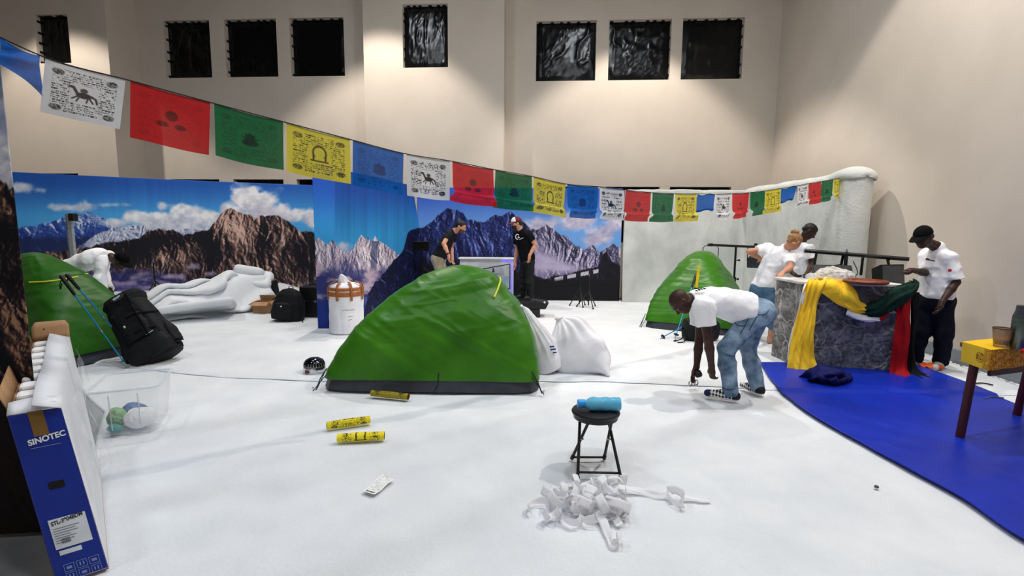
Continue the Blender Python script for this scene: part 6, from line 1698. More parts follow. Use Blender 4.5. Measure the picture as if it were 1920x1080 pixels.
# loose clear film hanging down the white side
nu, nv = 50, 50
U, V = np.meshgrid(np.linspace(0, 1, nu), np.linspace(0, 1, nv), indexing='ij')
P = np.array(TR) + (U * Lc * .95 + .03)[..., None] * np.array(fd) - (V * (.55 + .35 * U))[..., None] * np.array(lean) - (.02 + .05 * ridge2(U * 3, V * 3, 3, 801) + .05 * V * U)[..., None] * np.array(ld) + .02 * np.array((0, 0, 1))
P[..., 2] = np.maximum(P[..., 2], .02)
fm = grid_obj('plastic_film', P, mat('thin_clear_film', (232, 236, 240), .15, (220, 226, 232), 6, spec=.6, alpha=.22), None)
tag(fm, 'sheet of loose clear plastic film hanging down the carton side', 'plastic film')

# clear tub with bits inside
tc = Vector((-3.10, 4.02, .016)); tw, td, th_ = .46, .56, .37
TUBM = mat('clear_tub_plastic', (226, 234, 240), .12, (216, 224, 232), 4, spec=.6, alpha=.20)
ty = R_(24); Mz = Matrix.Rotation(ty, 3, 'Z')
t = thing('storage_tub', 'clear plastic storage tub with odds and ends, behind the television carton', 'tub', tuple(tc), ty)
def rr_ring(w, d, z, r=.05, n=8):
    out = []
    for (cx, cy, a0) in ((1, -1, -90), (1, 1, 0), (-1, 1, 90), (-1, -1, 180)):
        for i in range(n):
            q = R_(a0 + 90 * i / (n - 1)); out.append(Mz @ Vector((cx * (w / 2 - r) + r * math.cos(q), cy * (d / 2 - r) + r * math.sin(q), z)) + tc)
    return out
rings = [rr_ring(tw * .82, td * .82, .004), rr_ring(tw * .84, td * .84, .015), rr_ring(tw * .97, td * .97, th_ - .03), rr_ring(tw * .97, td * .97, th_)]
b = MB(); n = len(rings[0])
b.add([p for r_ in rings for p in r_], [(i * n + k, i * n + (k + 1) % n, (i + 1) * n + (k + 1) % n, (i + 1) * n + k) for i in range(3) for k in range(n)] + [tuple(reversed(range(n)))])
b.build('tub_wall', TUBM, t, True)
rm = [rr_ring(tw * .96, td * .96, th_ - .006), rr_ring(tw * 1.06, td * 1.06, th_ - .006), rr_ring(tw * 1.06, td * 1.06, th_ + .006), rr_ring(tw * .96, td * .96, th_ + .006)]
b = MB(); b.add([p for r_ in rm for p in r_], [(i * n + k, i * n + (k + 1) % n, ((i + 1) % 4) * n + (k + 1) % n, ((i + 1) % 4) * n + k) for i in range(4) for k in range(n)])
b.build('rim', mat('clear_tub_rim', (230, 236, 242), .15, (222, 230, 236), 4, spec=.6, alpha=.42), t, True)
for q in (-1, 1): MB().tube([tc + Mz @ Vector((q * tw * .2, -td * .485, th_ * .9)), tc + Mz @ Vector((q * tw * .2, -td * .43, .05))], .005, 6).build('corner_rib', mat('clear_tub_rim', (230, 236, 242)), t, True)
crumple('paper_bundle', 'round white paper bundle inside the clear tub', tc + Mz @ Vector((.06, -.10, 0)), (.11, .10, .075), 81, 'bundle', PAPER, .012, .03, .03)
crumple('green_bag', 'small pale green bag inside the clear tub, beside the white bundle', tc + Mz @ Vector((-.10, -.06, 0)), (.06, .06, .085), 85, 'bag', mat('pale_green_plastic', (150, 186, 120), .5, (92, 140, 110), 12), .01, .03, .03)
crumple('blue_cloth', 'folded slate blue cloth at the back inside the clear tub', tc + Mz @ Vector((-.02, .08, 0)), (.10, .07, .07), 88, 'cloth', mat('slate_blue_cloth', (96, 124, 164), .7, (70, 96, 140), 12), .01, .03, .04)
crumple('teal_wrapper', 'teal wrapper at the bottom of the clear tub, under the green bag', tc + Mz @ Vector((-.10, -.17, 0)), (.05, .035, .03), 90, 'wrapper', mat('teal_plastic', (44, 130, 124), .4, (60, 160, 150), 15), .008, .03, .02)
# ================================================================== people
def V3(p): return Vector(p)
def hand_prims(wr, d, n, curl=.5, thumb=1, s=1.0, spread=.10, tcurl=.5):
    """wrist, finger direction, palm normal; curl bends the fingers towards the palm side"""
    d = Vector(d).normalized(); n = (Vector(n) - d * Vector(n).dot(d)).normalized(); sd = d.cross(n) * thumb
    out = [cap(wr, wr + d * .055 * s, .026 * s, .030 * s, .02)]
    Mq = Matrix((d, sd, n)).transposed()
    out.append(ell(wr + d * .058 * s, (.052 * s, .042 * s, .019 * s), Mq, .015))
    for i, (o, L) in enumerate(((.030, .070), (.010, .078), (-.010, .073), (-.029, .058))):
        b = wr + d * .090 * s + sd * o * s; dd = (d + sd * o * spread * 20 * .3).normalized(); nn = n
        r = .0093 * s; a = curl * (1 + .12 * i)
        for q, f in enumerate((.45, .32, .25)):
            ang = a * (.5, .75, .55)[q]
            dd, nn = dd * math.cos(ang) + nn * math.sin(ang), nn * math.cos(ang) - dd * math.sin(ang)
            e = b + dd * L * f * s
            out.append(cap(b, e, r, r * .93, .004)); r *= .93; b = e
    b = wr + d * .025 * s + sd * .022 * s; dd = (d * .75 + sd * .65 + n * .25).normalized()
    e = b + dd * .045 * s; out.append(cap(b, e, .014 * s, .0115 * s, .008))
    dd = (dd + d * .5 * tcurl + n * .5 * tcurl).normalized(); e2 = e + dd * .034 * s; out.append(cap(e, e2, .0112 * s, .0092 * s, .004))
    return out
def head_frame(f, u):
    f = Vector(f).normalized(); u = (Vector(u) - f * Vector(u).dot(f)).normalized(); return f, u, u.cross(f)
def head_prims(c, f, u, l, s=1.0):
    P = lambda a, b, q: c + f * a * s + u * b * s + l * q * s
    M = Matrix((f, u, l)).transposed(); E = lambda a, b, q, r, k=.02: ell(P(a, b, q), tuple(x * s for x in r), M, k)
    o = [E(-.012, .030, 0, (.100, .088, .076)), E(.028, -.035, 0, (.068, .078, .058), .03), E(.055, -.092, 0, (.026, .020, .028), .025),
         cap(P(-.02, -.06, .042), P(.045, -.085, .02), .020 * s, .016 * s, .02), cap(P(-.02, -.06, -.042), P(.045, -.085, -.02), .020 * s, .016 * s, .02),
         cap(P(.080, .022, .034), P(.090, .024, .0), .011 * s, .010 * s, .012), cap(P(.080, .022, -.034), P(.090, .024, .0), .011 * s, .010 * s, .012),
         cap(P(.088, .012, 0), P(.112, -.030, 0), .007 * s, .012 * s, .010), cap(P(.098, -.034, .012), P(.098, -.034, -.012), .009 * s, .009 * s, .008),
         cap(P(.082, -.060, .018), P(.082, -.060, -.018), .011 * s, .011 * s, .008), cap(P(.078, -.074, .014), P(.078, -.074, -.014), .011 * s, .011 * s, .008),
         E(.062, -.020, .040, (.028, .020, .018), .015), E(.062, -.020, -.040, (.028, .020, .018), .015)]
    for q in (-1, 1): o.append(E(-.012, -.008, q * .076, (.022, .033, .010), .008))
    for q in (-1, 1): o.append(sub(P(.098, .001, q * .033), .017 * s, .012))
    return o, P, M
def figure(label, J, skin, shirt, pants, hem=.02, sleeve=.62, floor=.026, h=.007, shoe=None, bare=False, hair=None, cap_=None, s=1.0,
           hands=None, shirt_r=1.0, pants_r=1.0, ankle=.0, sleeve_r=1.0, hem_tilt=None, foldseed=0, trouser_top=.10, beard=None, waist=1.0):
    t = thing('person', label, 'person', (J['pel'].x, J['pel'].y, floor))
    f, u, l = head_frame(J['f'], J['u'])
    pel, ch, nk, hd = J['pel'], J['ch'], J['nk'], J['hd']
    up = (ch - pel).normalized(); side = (J['sa'] - J['sb']); side = (side - up * side.dot(up)).normalized(); dep = up.cross(side)
    if dep.dot(f) < 0 and abs(dep.dot(f)) > .05: pass
    MT = Matrix((side, dep, up)).transposed()
    hp, P, MH = head_prims(hd, f, u, l, s)
    # ---- body: one skin surface
    B = list(hp)
    B += [cap(nk, P(-.02, -.055, 0), .058 * s, .052 * s, .03), cap(nk, ch.lerp(nk, .4), .060 * s, .09 * s, .03)]
    B += [ell(pel.lerp(ch, .75), (.13 * s, .085 * s, .20 * s), MT, .04), ell(pel.lerp(ch, .15), (.12 * s, .085 * s, .16 * s), MT, .04), cap(J['sa'], J['sb'], .045 * s, .045 * s, .03)]
    for k in 'ab':
        B += [cap(J['s' + k], J['e' + k], .050 * s, .041 * s, .02), cap(J['e' + k], J['e' + k].lerp(J['w' + k], .35), .041 * s, .043 * s, .015), cap(J['e' + k].lerp(J['w' + k], .35), J['w' + k], .043 * s, .027 * s, .015)]
        hd_ = (hands or {}).get(k, {})
        B += hand_prims(J['w' + k], hd_.get('d', J['w' + k] - J['e' + k]), hd_.get('n', -side if k == 'a' else side), hd_.get('curl', .45), hd_.get('thumb', 1), s)
        B += [cap(J['h' + k], J['k' + k], .062 * s, .048 * s, .03), cap(J['k' + k], J['n' + k], .045 * s, .034 * s, .02)]
        if bare:
            ft0 = Vector((J['n' + k].x, J['n' + k].y, floor + .035)); tv = (J['t' + k] - ft0); tv.z = 0; tv = tv.normalized()
            fc = ((0, 0, floor + .004), (0, 0, -1))
            B += [cap(J['n' + k], ft0 - tv * .03, .034 * s, .036 * s, .02, [fc]), cap(ft0, ft0 + tv * .15, .036 * s, .026 * s, .02, [fc])]
            sd = Vector((-tv.y, tv.x, 0))
            for q in range(5):
                b0 = ft0 + tv * (.15 - .006 * q * q * .5) + sd * (.030 - .015 * q) + Vector((0, 0, -.015)); B.append(cap(b0, b0 + tv * (.035 - .004 * q), .012 - .001 * q, .010 - .001 * q, .006, [fc]))
        else:
            B += [cap(J['n' + k], J['n' + k] + Vector((0, 0, -.04)), .034, .03, .02)]
    sdf_obj('body', B, skin, t, h, None, 1)
    # eyes
    eb = MB()
    for q in (-1, 1): eb.ball(P(.080, .001, q * .033), .0120 * s, None, 10, 8)
    eb.build('eyes', mat('eye_white', (128, 112, 102), .4), t, True)
    ib = MB()
    for q in (-1, 1): ib.ball(P(.0890, .000, q * .033), .0058 * s, None, 8, 6)
    ib.build('irises', mat('dark_iris', (24, 16, 12), .2), t, True)
    # ---- shirt
    fs = foldseed
    def nz(x, y, z): return .040 * (ridge3(x * 4.2 + fs, y * 4.2, z * 6) - .6) * -1 + .006 * (vnoise3(x * 24, y * 24, z * 24, 4) - .5)
    R = shirt_r * s
    hn = -up if hem_tilt is None else Vector(hem_tilt).normalized()
    hc = (tuple(pel + up * hem), tuple(hn))
    S = [ell(pel.lerp(ch, .10), (.172 * R * waist, .130 * R * waist, .20 * s), MT, .05, [hc]), ell(pel.lerp(ch, .5), (.168 * R * waist, .125 * R * waist, .22 * s), MT, .05, [hc]), ell(pel.lerp(ch, .92), (.188 * R, .125 * R, .20 * s), MT, .05, [hc]),
         cap(J['sa'].lerp(J['sb'], .02), J['sb'].lerp(J['sa'], .02), .070 * R, .070 * R, .05), cap(ch, ch.lerp(nk, .92), .10 * R, .070 * R, .04)]
    ncl = (tuple(nk + (P(-.02, -.055, 0) - nk) * .18), tuple((P(-.02, -.055, 0) - nk).normalized()))
    S = [(q[:-1] + ((q[-1] or []) + [ncl],)) for q in S]
    for k in 'ab':
        sd = (J['e' + k] - J['s' + k]); L = sd.length; sd = sd.normalized()
        if sleeve <= 1:
            S.append(cap(J['s' + k], J['s' + k] + sd * L * (sleeve + .1), .074 * R * sleeve_r, .068 * R * sleeve_r, .04, [(tuple(J['s' + k] + sd * L * sleeve), tuple(sd))]))
        else:
            wd = (J['w' + k] - J['e' + k]).normalized()
            S += [cap(J['s' + k], J['e' + k], .070 * R, .060 * R, .04), cap(J['e' + k], J['w' + k], .060 * R, .044 * R, .03, [(tuple(J['w' + k] - wd * .01), tuple(wd))])]
    sh = sdf_obj('shirt', S, shirt, t, h, nz, 1)
    # ---- trousers
    Rp = pants_r * s
    tc = (tuple(pel + up * trouser_top), tuple(up))
    T = [ell(pel, (.158 * Rp, .118 * Rp, .16 * s), MT, .04, [tc])]
    hc2 = [tc] if up.z > .6 else None
    for k in 'ab':
        kd = (J['n' + k] - J['k' + k]).normalized()
        ac = (tuple(J['n' + k] + kd * (.02 - ankle)), tuple(kd))
        T += [cap(J['h' + k], J['k' + k], .098 * Rp, .074 * Rp, .04, hc2), cap(J['k' + k], J['k' + k].lerp(J['n' + k], .4), .074 * Rp, .068 * Rp, .03), cap(J['k' + k].lerp(J['n' + k], .4), J['n' + k] + kd * .04, .068 * Rp, .060 * Rp, .03, [ac])]
        T.append(ell(J['h' + k].lerp(pel, .4) - dep * 0, (.11 * Rp, .12 * Rp, .12 * Rp), MT, .04, [tc] if up.z > .6 else None))
    tr = sdf_obj('trousers', T, pants, t, h, lambda x, y, z: nz(x, y, z) * .85, 1)
    # ---- shoes
    if shoe is not None:
        for k in 'ab':
            an = J['n' + k]; ft0 = Vector((an.x, an.y, floor + .045)); tv = (J['t' + k] - ft0); tv.z = 0; Ls = min(.235, max(.14, tv.length)); tv = tv.normalized()
            fc = ((0, 0, floor + .003), (0, 0, -1))
            pr = [cap(ft0 - tv * .045, ft0 + tv * .06, .046 * s, .045 * s, .03, [fc]), cap(ft0 + tv * .05, ft0 + tv * (Ls - .02) - Vector((0, 0, .012)), .045 * s, .034 * s, .03, [fc]), cap(ft0 - tv * .02, an + Vector((0, 0, .0)), .045 * s, .042 * s, .03, [fc])]
            if callable(shoe):
                sd = Vector((-tv.y, tv.x, 0)); o = ft0
                sdf_obj('shoe', pr, print_mat('checked_canvas', .7), t, .006, None, 1, colors=lambda V, o=o, tv=tv, sd=sd: shoe(V, o, tv, sd, floor))
            else: sdf_obj('shoe', pr, shoe, t, .006, None, 1)
    # ---- hair and caps
    if hair:
        m, kind = hair
        if kind == 'short':
            pl = [(tuple(P(.050, .035, 0)), tuple((f * .80 - u * .60)))]
            sdf_obj('hair', [ell(P(-.014, .033, 0), (.106 * s, .093 * s, .081 * s), MH, .01, pl), cap(P(-.085, -.02, .03), P(-.085, -.02, -.03), .03 * s, .03 * s, .02, pl)], m, t, .006, lambda x, y, z: .006 * (vnoise3(x * 70, y * 70, z * 70, 3) - .5), 0)
        elif kind == 'bun':
            pl = [(tuple(P(.045, .03, 0)), tuple((f * .78 - u * .62)))]
            strands = lambda x, y, z: .010 * (vnoise3(x * 60, y * 60, z * 30, 3) - .5)
            sdf_obj('hair', [ell(P(-.018, .025, 0), (.112 * s, .098 * s, .088 * s), MH, .02, pl), cap(P(-.09, -.01, .0), P(-.085, -.07, 0), .05 * s, .03 * s, .03, pl)], m, t, .006, strands, 0)
            sdf_obj('hair_bun', [ell(P(-.10, .085, 0), (.045, .042, .048), MH, .02), ell(P(-.125, .065, .015), (.035, .03, .03), MH, .02)], m, t, .006, strands, 0)
    if beard:
        pl = [(tuple(P(.0, -.035, 0)), tuple(u * .9 - f * .15)), ]
        sdf_obj('beard', [ell(P(.030, -.050, 0), (.072 * s, .072 * s, .062 * s), MH, .01, pl), ell(P(.058, -.095, 0), (.030 * s, .024 * s, .032 * s), MH, .02)], beard, t, .006, lambda x, y, z: .006 * (vnoise3(x * 80, y * 80, z * 80, 3) - .5), 0)
    if cap_:
        m, m2, kind = cap_
        pl = [(tuple(P(0, .030, 0)), tuple((-u)))]
        cp = sdf_obj('cap', [ell(P(-.010, .036, 0), (.112 * s, .100 * s, .088 * s), MH, .01, pl), cap(P(-.01, .128, 0), P(-.01, .136, 0), .008, .008, .006)], m, t, .006, None, 1)
        if m2:   # pale front panel
            pl2 = [(tuple(P(.0, .034, 0)), tuple(-u)), (tuple(P(.020, .03, 0)), tuple(-f))]
            sdf_obj('cap_front', [ell(P(-.010, .036, 0), (.1155 * s, .103 * s, .0905 * s), MH, .01, pl2)], m2, cp, .006, None, 1)
        nu, nv = 24, 10
        a = np.linspace(-1.25, 1.25, nu)[:, None]; r = np.linspace(0, 1, nv)[None]
        ff = .02 + (np.cos(a) * (.085 + .085 * r) - .0 * r); ll = np.sin(a) * (.082 + .012 * r)
        uu_ = .038 - .030 * r * np.cos(a) - .022 * np.abs(np.sin(a)) ** 2 * r
        G = np.array(hd) + s * (ff[..., None] * np.array(f) + ll[..., None] * np.array(l) + uu_[..., None] * np.array(u))
        grid_obj('cap_brim', G, m if kind != 'bucket' else m, cp, thick=.005)
    return t, P, sh
def ridge3(x, y, z): return .65 * (1 - np.abs(2 * vnoise3(x, y, z * .7, 8) - 1)) + .35 * (1 - np.abs(2 * vnoise3(x * 2.2, y * 2.2, z * 1.4, 9) - 1))

SKD = mat('deep_brown_skin', (66, 40, 32), .5, (54, 32, 26), 12, spec=.35)
SKL = mat('fair_skin', (206, 150, 122), .55, (190, 132, 104), 12, spec=.35)
TEEW = mat('white_cotton_shirt', (246, 246, 249), .8, (238, 238, 243), 6, bump=.08, bscale=120, spec=.15)
TEEK = mat('black_cotton_shirt', (17, 17, 20), .8, (12, 12, 14), 6, bump=.08, bscale=120, spec=.15)
TEEG = mat('charcoal_shirt', (34, 35, 40), .8, (26, 27, 31), 6, bump=.08, bscale=120, spec=.15)
JEANL = mat('light_washed_denim', (152, 176, 200), .8, (66, 90, 120), 9, bump=.15, bscale=220, spec=.15, detail=6)
JEANW = mat('blue_denim', (88, 118, 146), .8, (64, 92, 120), 8, bump=.15, bscale=220, spec=.15)
NAVYP = mat('dark_navy_trousers', (15, 18, 32), .8, (11, 14, 27), 6, bump=.1, bscale=120, spec=.15)
GREYP = mat('dark_olive_trousers', (36, 40, 40), .8, (27, 30, 30), 6, bump=.1, bscale=120, spec=.15)
BEIGE = mat('beige_trousers', (164, 156, 138), .8, (146, 138, 120), 6, bump=.1, bscale=120, spec=.15)
HAIRK = mat('black_hair', (14, 12, 12), .6, (8, 7, 7), 40)
HAIRB = mat('dark_brown_hair', (34, 25, 20), .6, (24, 17, 13), 40)
BLOND = mat('blonde_hair', (176, 136, 88), .5, (120, 84, 50), 30, stretch=(1, 1, 4))
CAPK = mat('black_cap_cloth', (9, 9, 11), .85, (6, 6, 8), 10, spec=.15)
CAPM = mat('maroon_cap_cloth', (92, 22, 34), .75, (76, 16, 26), 10)
CAPW = mat('white_cap_cloth', (226, 226, 228), .75)
SHOEK = mat('black_shoe', (18, 18, 20), .5); SHOEW = mat('pale_shoe', (196, 194, 192), .6)

def checker(V, o, tv, sd, fz):
    q = V - np.array(tuple(o)); a = q @ np.array(tuple(tv)); b = q @ np.array(tuple(sd)); z = V[:, 2] - fz
    w = .030
    p = ((np.floor((a + z * .9 + b * .3) / w) + np.floor((a - z * .9 - b * .3) / w)).astype(int) % 2) == 0
    c = np.where(p[:, None], np.array((228, 228, 230.)), np.array((20, 20, 24.)))
    c = np.where((z < .018)[:, None], np.array((214, 214, 216.)), c)
    c = np.where((a > .18)[:, None] & (z > .0)[:, None], np.array((26, 34, 84.)), c)
    c = np.where((a < -.02)[:, None] & (z > .02)[:, None], np.array((24, 26, 36.)), c)
    return c

# the bending man by the blue tarp
J = dict(pel=at(1421, 583, 4.808), ch=at(1338, 565, 4.817), nk=at(1303, 558, 4.817), hd=at(1276, 566, 4.798), f=(-.42, -.06, -.90), u=(-.90, .05, .42),
         sa=at(1318, 577, 4.646), ea=at(1328, 636, 4.608), wa=at(1334, 686, 4.627), sb=at(1314, 570, 4.988), eb=at(1311, 638, 4.969), wb=at(1306, 688, 4.912),
         ha=at(1418, 592, 4.712), ka=at(1360, 654, 4.665), na=at(1370, 733, 4.712), hb=at(1420, 590, 4.903), kb=at(1402, 652, 4.950), nb=at(1419, 725, 4.912),
         ta=fl(1322, 746), tb=fl(1390, 731))
JB = J
bent, Pb, sh = figure('bald man in white T-shirt and washed jeans bending over to reach the floor', J, SKD, TEEW, JEANL, hem=.10, sleeve=.56, floor=.022, h=.0065, shoe=checker, foldseed=3,
    hands={'a': dict(d=(.10, -.02, -1), n=(.75, .35, 0), curl=.75, thumb=-1), 'b': dict(d=(-.38, -.10, -1), n=(.6, -.6, 0), curl=.35, thumb=1)}, pants_r=1.06, trouser_top=.13, hem_tilt=(.95, 0, -.25), waist=1.08, shirt_r=1.12, sleeve_r=1.12)
# belt and back-pocket seams on the bending man's jeans
up_ = (JB['ch'] - JB['pel']).normalized(); sd_ = (JB['sa'] - JB['sb']); sd_ = (sd_ - up_ * sd_.dot(up_)).normalized(); dp_ = up_.cross(sd_)
trs = [o for o in bent.children if o.name.startswith('trousers')][0]
c_ = JB['pel'] + up_ * .105
ring = [c_ + sd_ * math.cos(q) * .163 + dp_ * math.sin(q) * .124 for q in np.linspace(0, 2 * math.pi, 40)]
G = np.array([[p + up_ * k for k in (-.018, 0, .018)] for p in ring])
grid_obj('belt', G, mat('dark_belt', (20, 20, 26), .5), bent, thick=.006)
bpy.context.view_layer.update()
dgr = bpy.context.evaluated_depsgraph_get()
def drape(pxs, lift=.003):
    out = []
    for (px, py) in pxs:
        d = ray(px, py).normalized()
        ok, loc, nr, _ = trs.ray_cast(trs.matrix_world.inverted() @ Vector((0, 0, CAMH)), trs.matrix_world.inverted().to_3x3() @ d)
        if ok: out.append(trs.matrix_world @ loc - d * lift)
    return out
SEAM_M = mat('dark_denim_seam', (44, 58, 84), .85)
for nm, pl in (('pocket_seam', [(1404, 594), (1396, 612), (1388, 626)]), ('pocket_seam', [(1420, 592), (1412, 606), (1405, 620)]), ('pocket_seam', [(1410, 585), (1422, 590), (1436, 588), (1441, 582)]), ('knee_crease', [(1360, 664), (1372, 668), (1386, 666)]), ('hem_seam', [(1354, 728), (1366, 731), (1378, 729)]), ('pocket_seam', [(1376, 604), (1384, 610), (1398, 611)])):
    q = drape([tuple(p) for p in spline([(a, b, 0) for a, b in pl], 14)[:, :2]])
    if len(q) > 3: MB().tube(q, .0035, 6).build(nm, SEAM_M, trs, True)
b = MB()
for k, (px, py) in enumerate(((1306, 545), (1311, 543.5), (1316, 542), (1321, 541))):
    p = at(px, py, 4.76); b.box(p, (.018, .02, .010))
b.build('collar_print', mat('black_print', (30, 32, 40)), sh)
tag(MB().lathe([(0, -.03), (.026, -.03), (.034, -.02), (.036, .0), (.036, .022), (.028, .03), (0, .03)], at(1309, 701, 4.855), Matrix.Rotation(R_(70), 3, 'Y'), 20, False).build('lens_cap_box', BLKPL, None, True), 'small round black object held in the bending man\'s hand', 'object')
c = fl(1300, 724, .03)
b = MB()
for k, (dx, dy, r) in enumerate(((-.04, -.02, .028), (.03, .0, .030))):
    b.tube([c + Vector((dx + r * math.cos(q) * .7, dy + r * math.cos(q) * .5, .034 + r * math.sin(q))) for q in np.linspace(0, 6.28, 18)], .007, 8)
b.tube([c + Vector((-.04, -.02, .06)), c + Vector((.03, 0, .064))], .007, 8).tube([c + Vector((-.05, -.03, .012)), c + Vector((.04, .0, .012))], .010, 8)
b.tube([c + Vector((.0, 0, .05)), c + Vector((.015, .02, .10))], .006, 8)
tag(b.build('metal_clamp', STEEL, None, True), 'small shiny metal clamp on the batting under the bending man\'s hands', 'clamp')

# the man in a cap by the wall
J = dict(pel=at(1754, 560, 5.919), ch=at(1761, 494, 5.919), nk=at(1757, 463, 5.900), hd=at(1731, 445, 5.842), f=(-.88, -.34, -.36), u=(-.36, -.10, .92),
         sa=at(1781, 484, 5.765), ea=at(1793, 529, 5.707), wa=at(1766, 566, 5.649), sb=at(1739, 479, 6.073), eb=at(1738, 512, 5.938), wb=at(1713, 507, 5.765),
         ha=at(1766, 570, 5.842), ka=at(1769, 624, 5.803), na=at(1763, 678, 5.880), hb=at(1739, 568, 5.996), kb=at(1728, 620, 5.938), nb=at(1716, 671, 5.996),
         ta=fl(1750, 700), tb=fl(1690, 692))
man, Pm, sh = figure('man in black cap, white T-shirt and dark trousers standing by the wall', J, SKD, TEEW, NAVYP, hem=-.04, sleeve=.88, floor=.026, h=.007, shoe=SHOEW, cap_=(CAPK, None, 'cap'), hair=(HAIRK, 'short'), foldseed=11,
    hands={'a': dict(d=(-.35, -.15, -1), n=(-.8, .5, 0), curl=.55, thumb=1), 'b': dict(d=(-1, -.35, .05), n=(0, 0, -1), curl=1.5, thumb=-1)}, shirt_r=1.04, pants_r=1.2, sleeve_r=1.04, waist=1.10)
for (px, py, Y, w, h_, m) in ((1745, 488, 5.74, .075, .012, 'black_print'), (1739, 486, 5.75, .03, .02, 'black_print')):
    MB().box(at(px, py, Y), (w, .03, h_), Matrix.Rotation(R_(-35), 3, 'Z') @ Matrix.Rotation(R_(12), 3, 'Y')).build('chest_print', MATS[m], sh)
MB().box(at(1781, 507, 5.655), (.022, .02, .03)).build('sleeve_tag', mat('red_tag', (200, 40, 44), .6), sh)

# the woman leaning on the counter
J = dict(pel=at(1429, 538, 7.282), ch=at(1452, 488, 7.232), nk=at(1474, 466, 7.134), hd=at(1490, 453, 7.045), f=(.62, .30, -.72), u=(.62, .18, .76),
         sa=at(1439, 466, 7.341), ea=at(1405, 472, 7.341), wa=at(1428, 486, 7.537), sb=at(1483, 485, 7.026), eb=at(1481, 503, 6.908), wb=at(1467, 512, 6.770),
         ha=at(1418, 548, 7.321), ka=at(1432, 592, 7.282), na=at(1420, 622, 7.459), hb=at(1442, 549, 7.203), kb=at(1449, 592, 7.104), nb=at(1444, 632, 7.164),
         ta=fl(1424, 630), tb=fl(1452, 640))
wom, Pw, sh = figure('blonde woman in white T-shirt and jeans leaning over the rock counter', J, SKL, TEEW, JEANW, hem=-.02, sleeve=.56, floor=.026, h=.0075, bare=True, hair=(BLOND, 'bun'), s=.96, foldseed=21, ankle=.17, pants_r=1.02,
    hands={'a': dict(d=(.4, .6, -.3), n=(0, 0, -1), curl=.6, thumb=1), 'b': dict(d=(-.5, -.6, -.15), n=(0, 0, -1), curl=.35, thumb=-1)})

# the man behind the counter
J = dict(pel=at(1497, 534, 8.10), ch=at(1499, 480, 8.08), nk=at(1503, 454, 8.04), hd=at(1518, 434, 7.98), f=(.62, -.42, -.66), u=(.45, -.16, .88),
         sa=at(1518, 466, 7.92), ea=at(1523, 497, 7.86), wa=at(1513, 512, 7.64), sb=at(1481, 466, 8.20), eb=at(1476, 500, 8.16), wb=at(1486, 512, 7.9),
         ha=at(1504, 542, 8.04), ka=at(1505, 586, 8.02), na=at(1505, 619, 8.06), hb=at(1490, 542, 8.16), kb=at(1489, 586, 8.14), nb=at(1489, 619, 8.18),
         ta=fl(1512, 632), tb=fl(1494, 630))
figure('man in white T-shirt looking down behind the blonde woman', J, SKD, TEEW, NAVYP, hem=-.03, sleeve=.62, h=.0085, shoe=SHOEK, hair=(HAIRK, 'short'), foldseed=31,
    hands={'a': dict(d=(-.3, -.8, -.4), n=(0, 0, -1), curl=.5, thumb=-1), 'b': dict(d=(.3, -.8, -.4), n=(0, 0, -1), curl=.5, thumb=1)})

# low black stage before the blue mural, white kiosk, wedge speaker
def stage_box(x0, x1, y0, y1, z0, z1): return MB().box(((x0 + x1) / 2, (y0 + y1) / 2, (z0 + z1) / 2), (x1 - x0, y1 - y0, z1 - z0))
st = thing('stage_platform', 'low black stage under the two talking men, behind the big green tent', 'stage', (-.7, 10.3, .02))
stage_box(-1.95, .32, 9.85, 10.85, .05, .20).build('deck', BLKPL, st, False, .01)
for x in (-1.85, -.8, .24):
    for y in (9.93, 10.77): stage_box(x - .03, x + .03, y - .03, y + .03, .024, .06).build('leg', BLK, st)
kx0, kx1 = at(862, 500, 11.0).x, at(963, 500, 11.0).x; kz = at(930, 486, 10.98).z
WHK = mat('white_laminate', (232, 234, 238), .35, (224, 226, 232), 3)
k = thing('display_kiosk', 'white display counter with a framed poster and blue edge light, between the men', 'counter', ((kx0 + kx1) / 2, 11.1, .02))
MB().box(((kx0 + kx1) / 2, 11.12, (kz + .02) / 2), (kx1 - kx0, .26, kz - .02)).build('cabinet', WHK, k, False, .006)
MB().box(((kx0 + kx1) / 2, 11.10, kz + .012), (kx1 - kx0 + .05, .34, .03)).build('worktop', WHK, k, False, .006)
def kp(px, py, Y=10.985): return at(px, py, Y)
fr_ = MB()
pf = [kp(901, 505), kp(956, 495), kp(956, 541), kp(901, 551)]
for i in range(4): fr_.tube([pf[i], pf[(i + 1) % 4]], .010, 8)
fo = fr_.build('poster_frame', BLKPL, k, True)
def quad_patch(name, pts, m, par, th=.004): return MB().hexa(list(pts) + [q + Vector((0, -th, 0)) for q in pts]).build(name, m, par)
quad_patch('poster', [pf[3], pf[2], pf[1], pf[0]], mat('poster_white', (226, 230, 238), .4), fo, .003)
quad_patch('poster_picture', [kp(902, 549, 10.98), kp(955, 540, 10.98), kp(955, 517, 10.98), kp(902, 525, 10.98)], mat('poster_sky', (150, 182, 216), .4, (206, 220, 234), 4), fo, .003)
b = MB(); b.tube([kp(925, 503, 10.975), kp(925, 507, 10.975)], .016, 8).tube([kp(925, 507.5, 10.975), kp(925, 509.5, 10.975)], .026, 8).build('poster_emblem', INK, fo, True)
b = MB(); b.tube([kp(921, 515.2, 10.975), kp(938, 512.6, 10.975)], .005, 6).build('poster_caption', mat('blue_print', (70, 96, 150), .6), fo, True)
LED = mat('blue_led_strip', (90, 90, 255), .4, emit=(96, 84, 255), estr=2.6)
MB().box((kx1 - .035, 10.985, kz * .52), (.018, .012, kz * .86)).build('edge_light', LED, k)
MB().box((kx1 - .16, 10.985, kz - .035), (.22, .012, .018)).build('edge_light', LED, k)
w0 = at(1008, 600, 9.2)
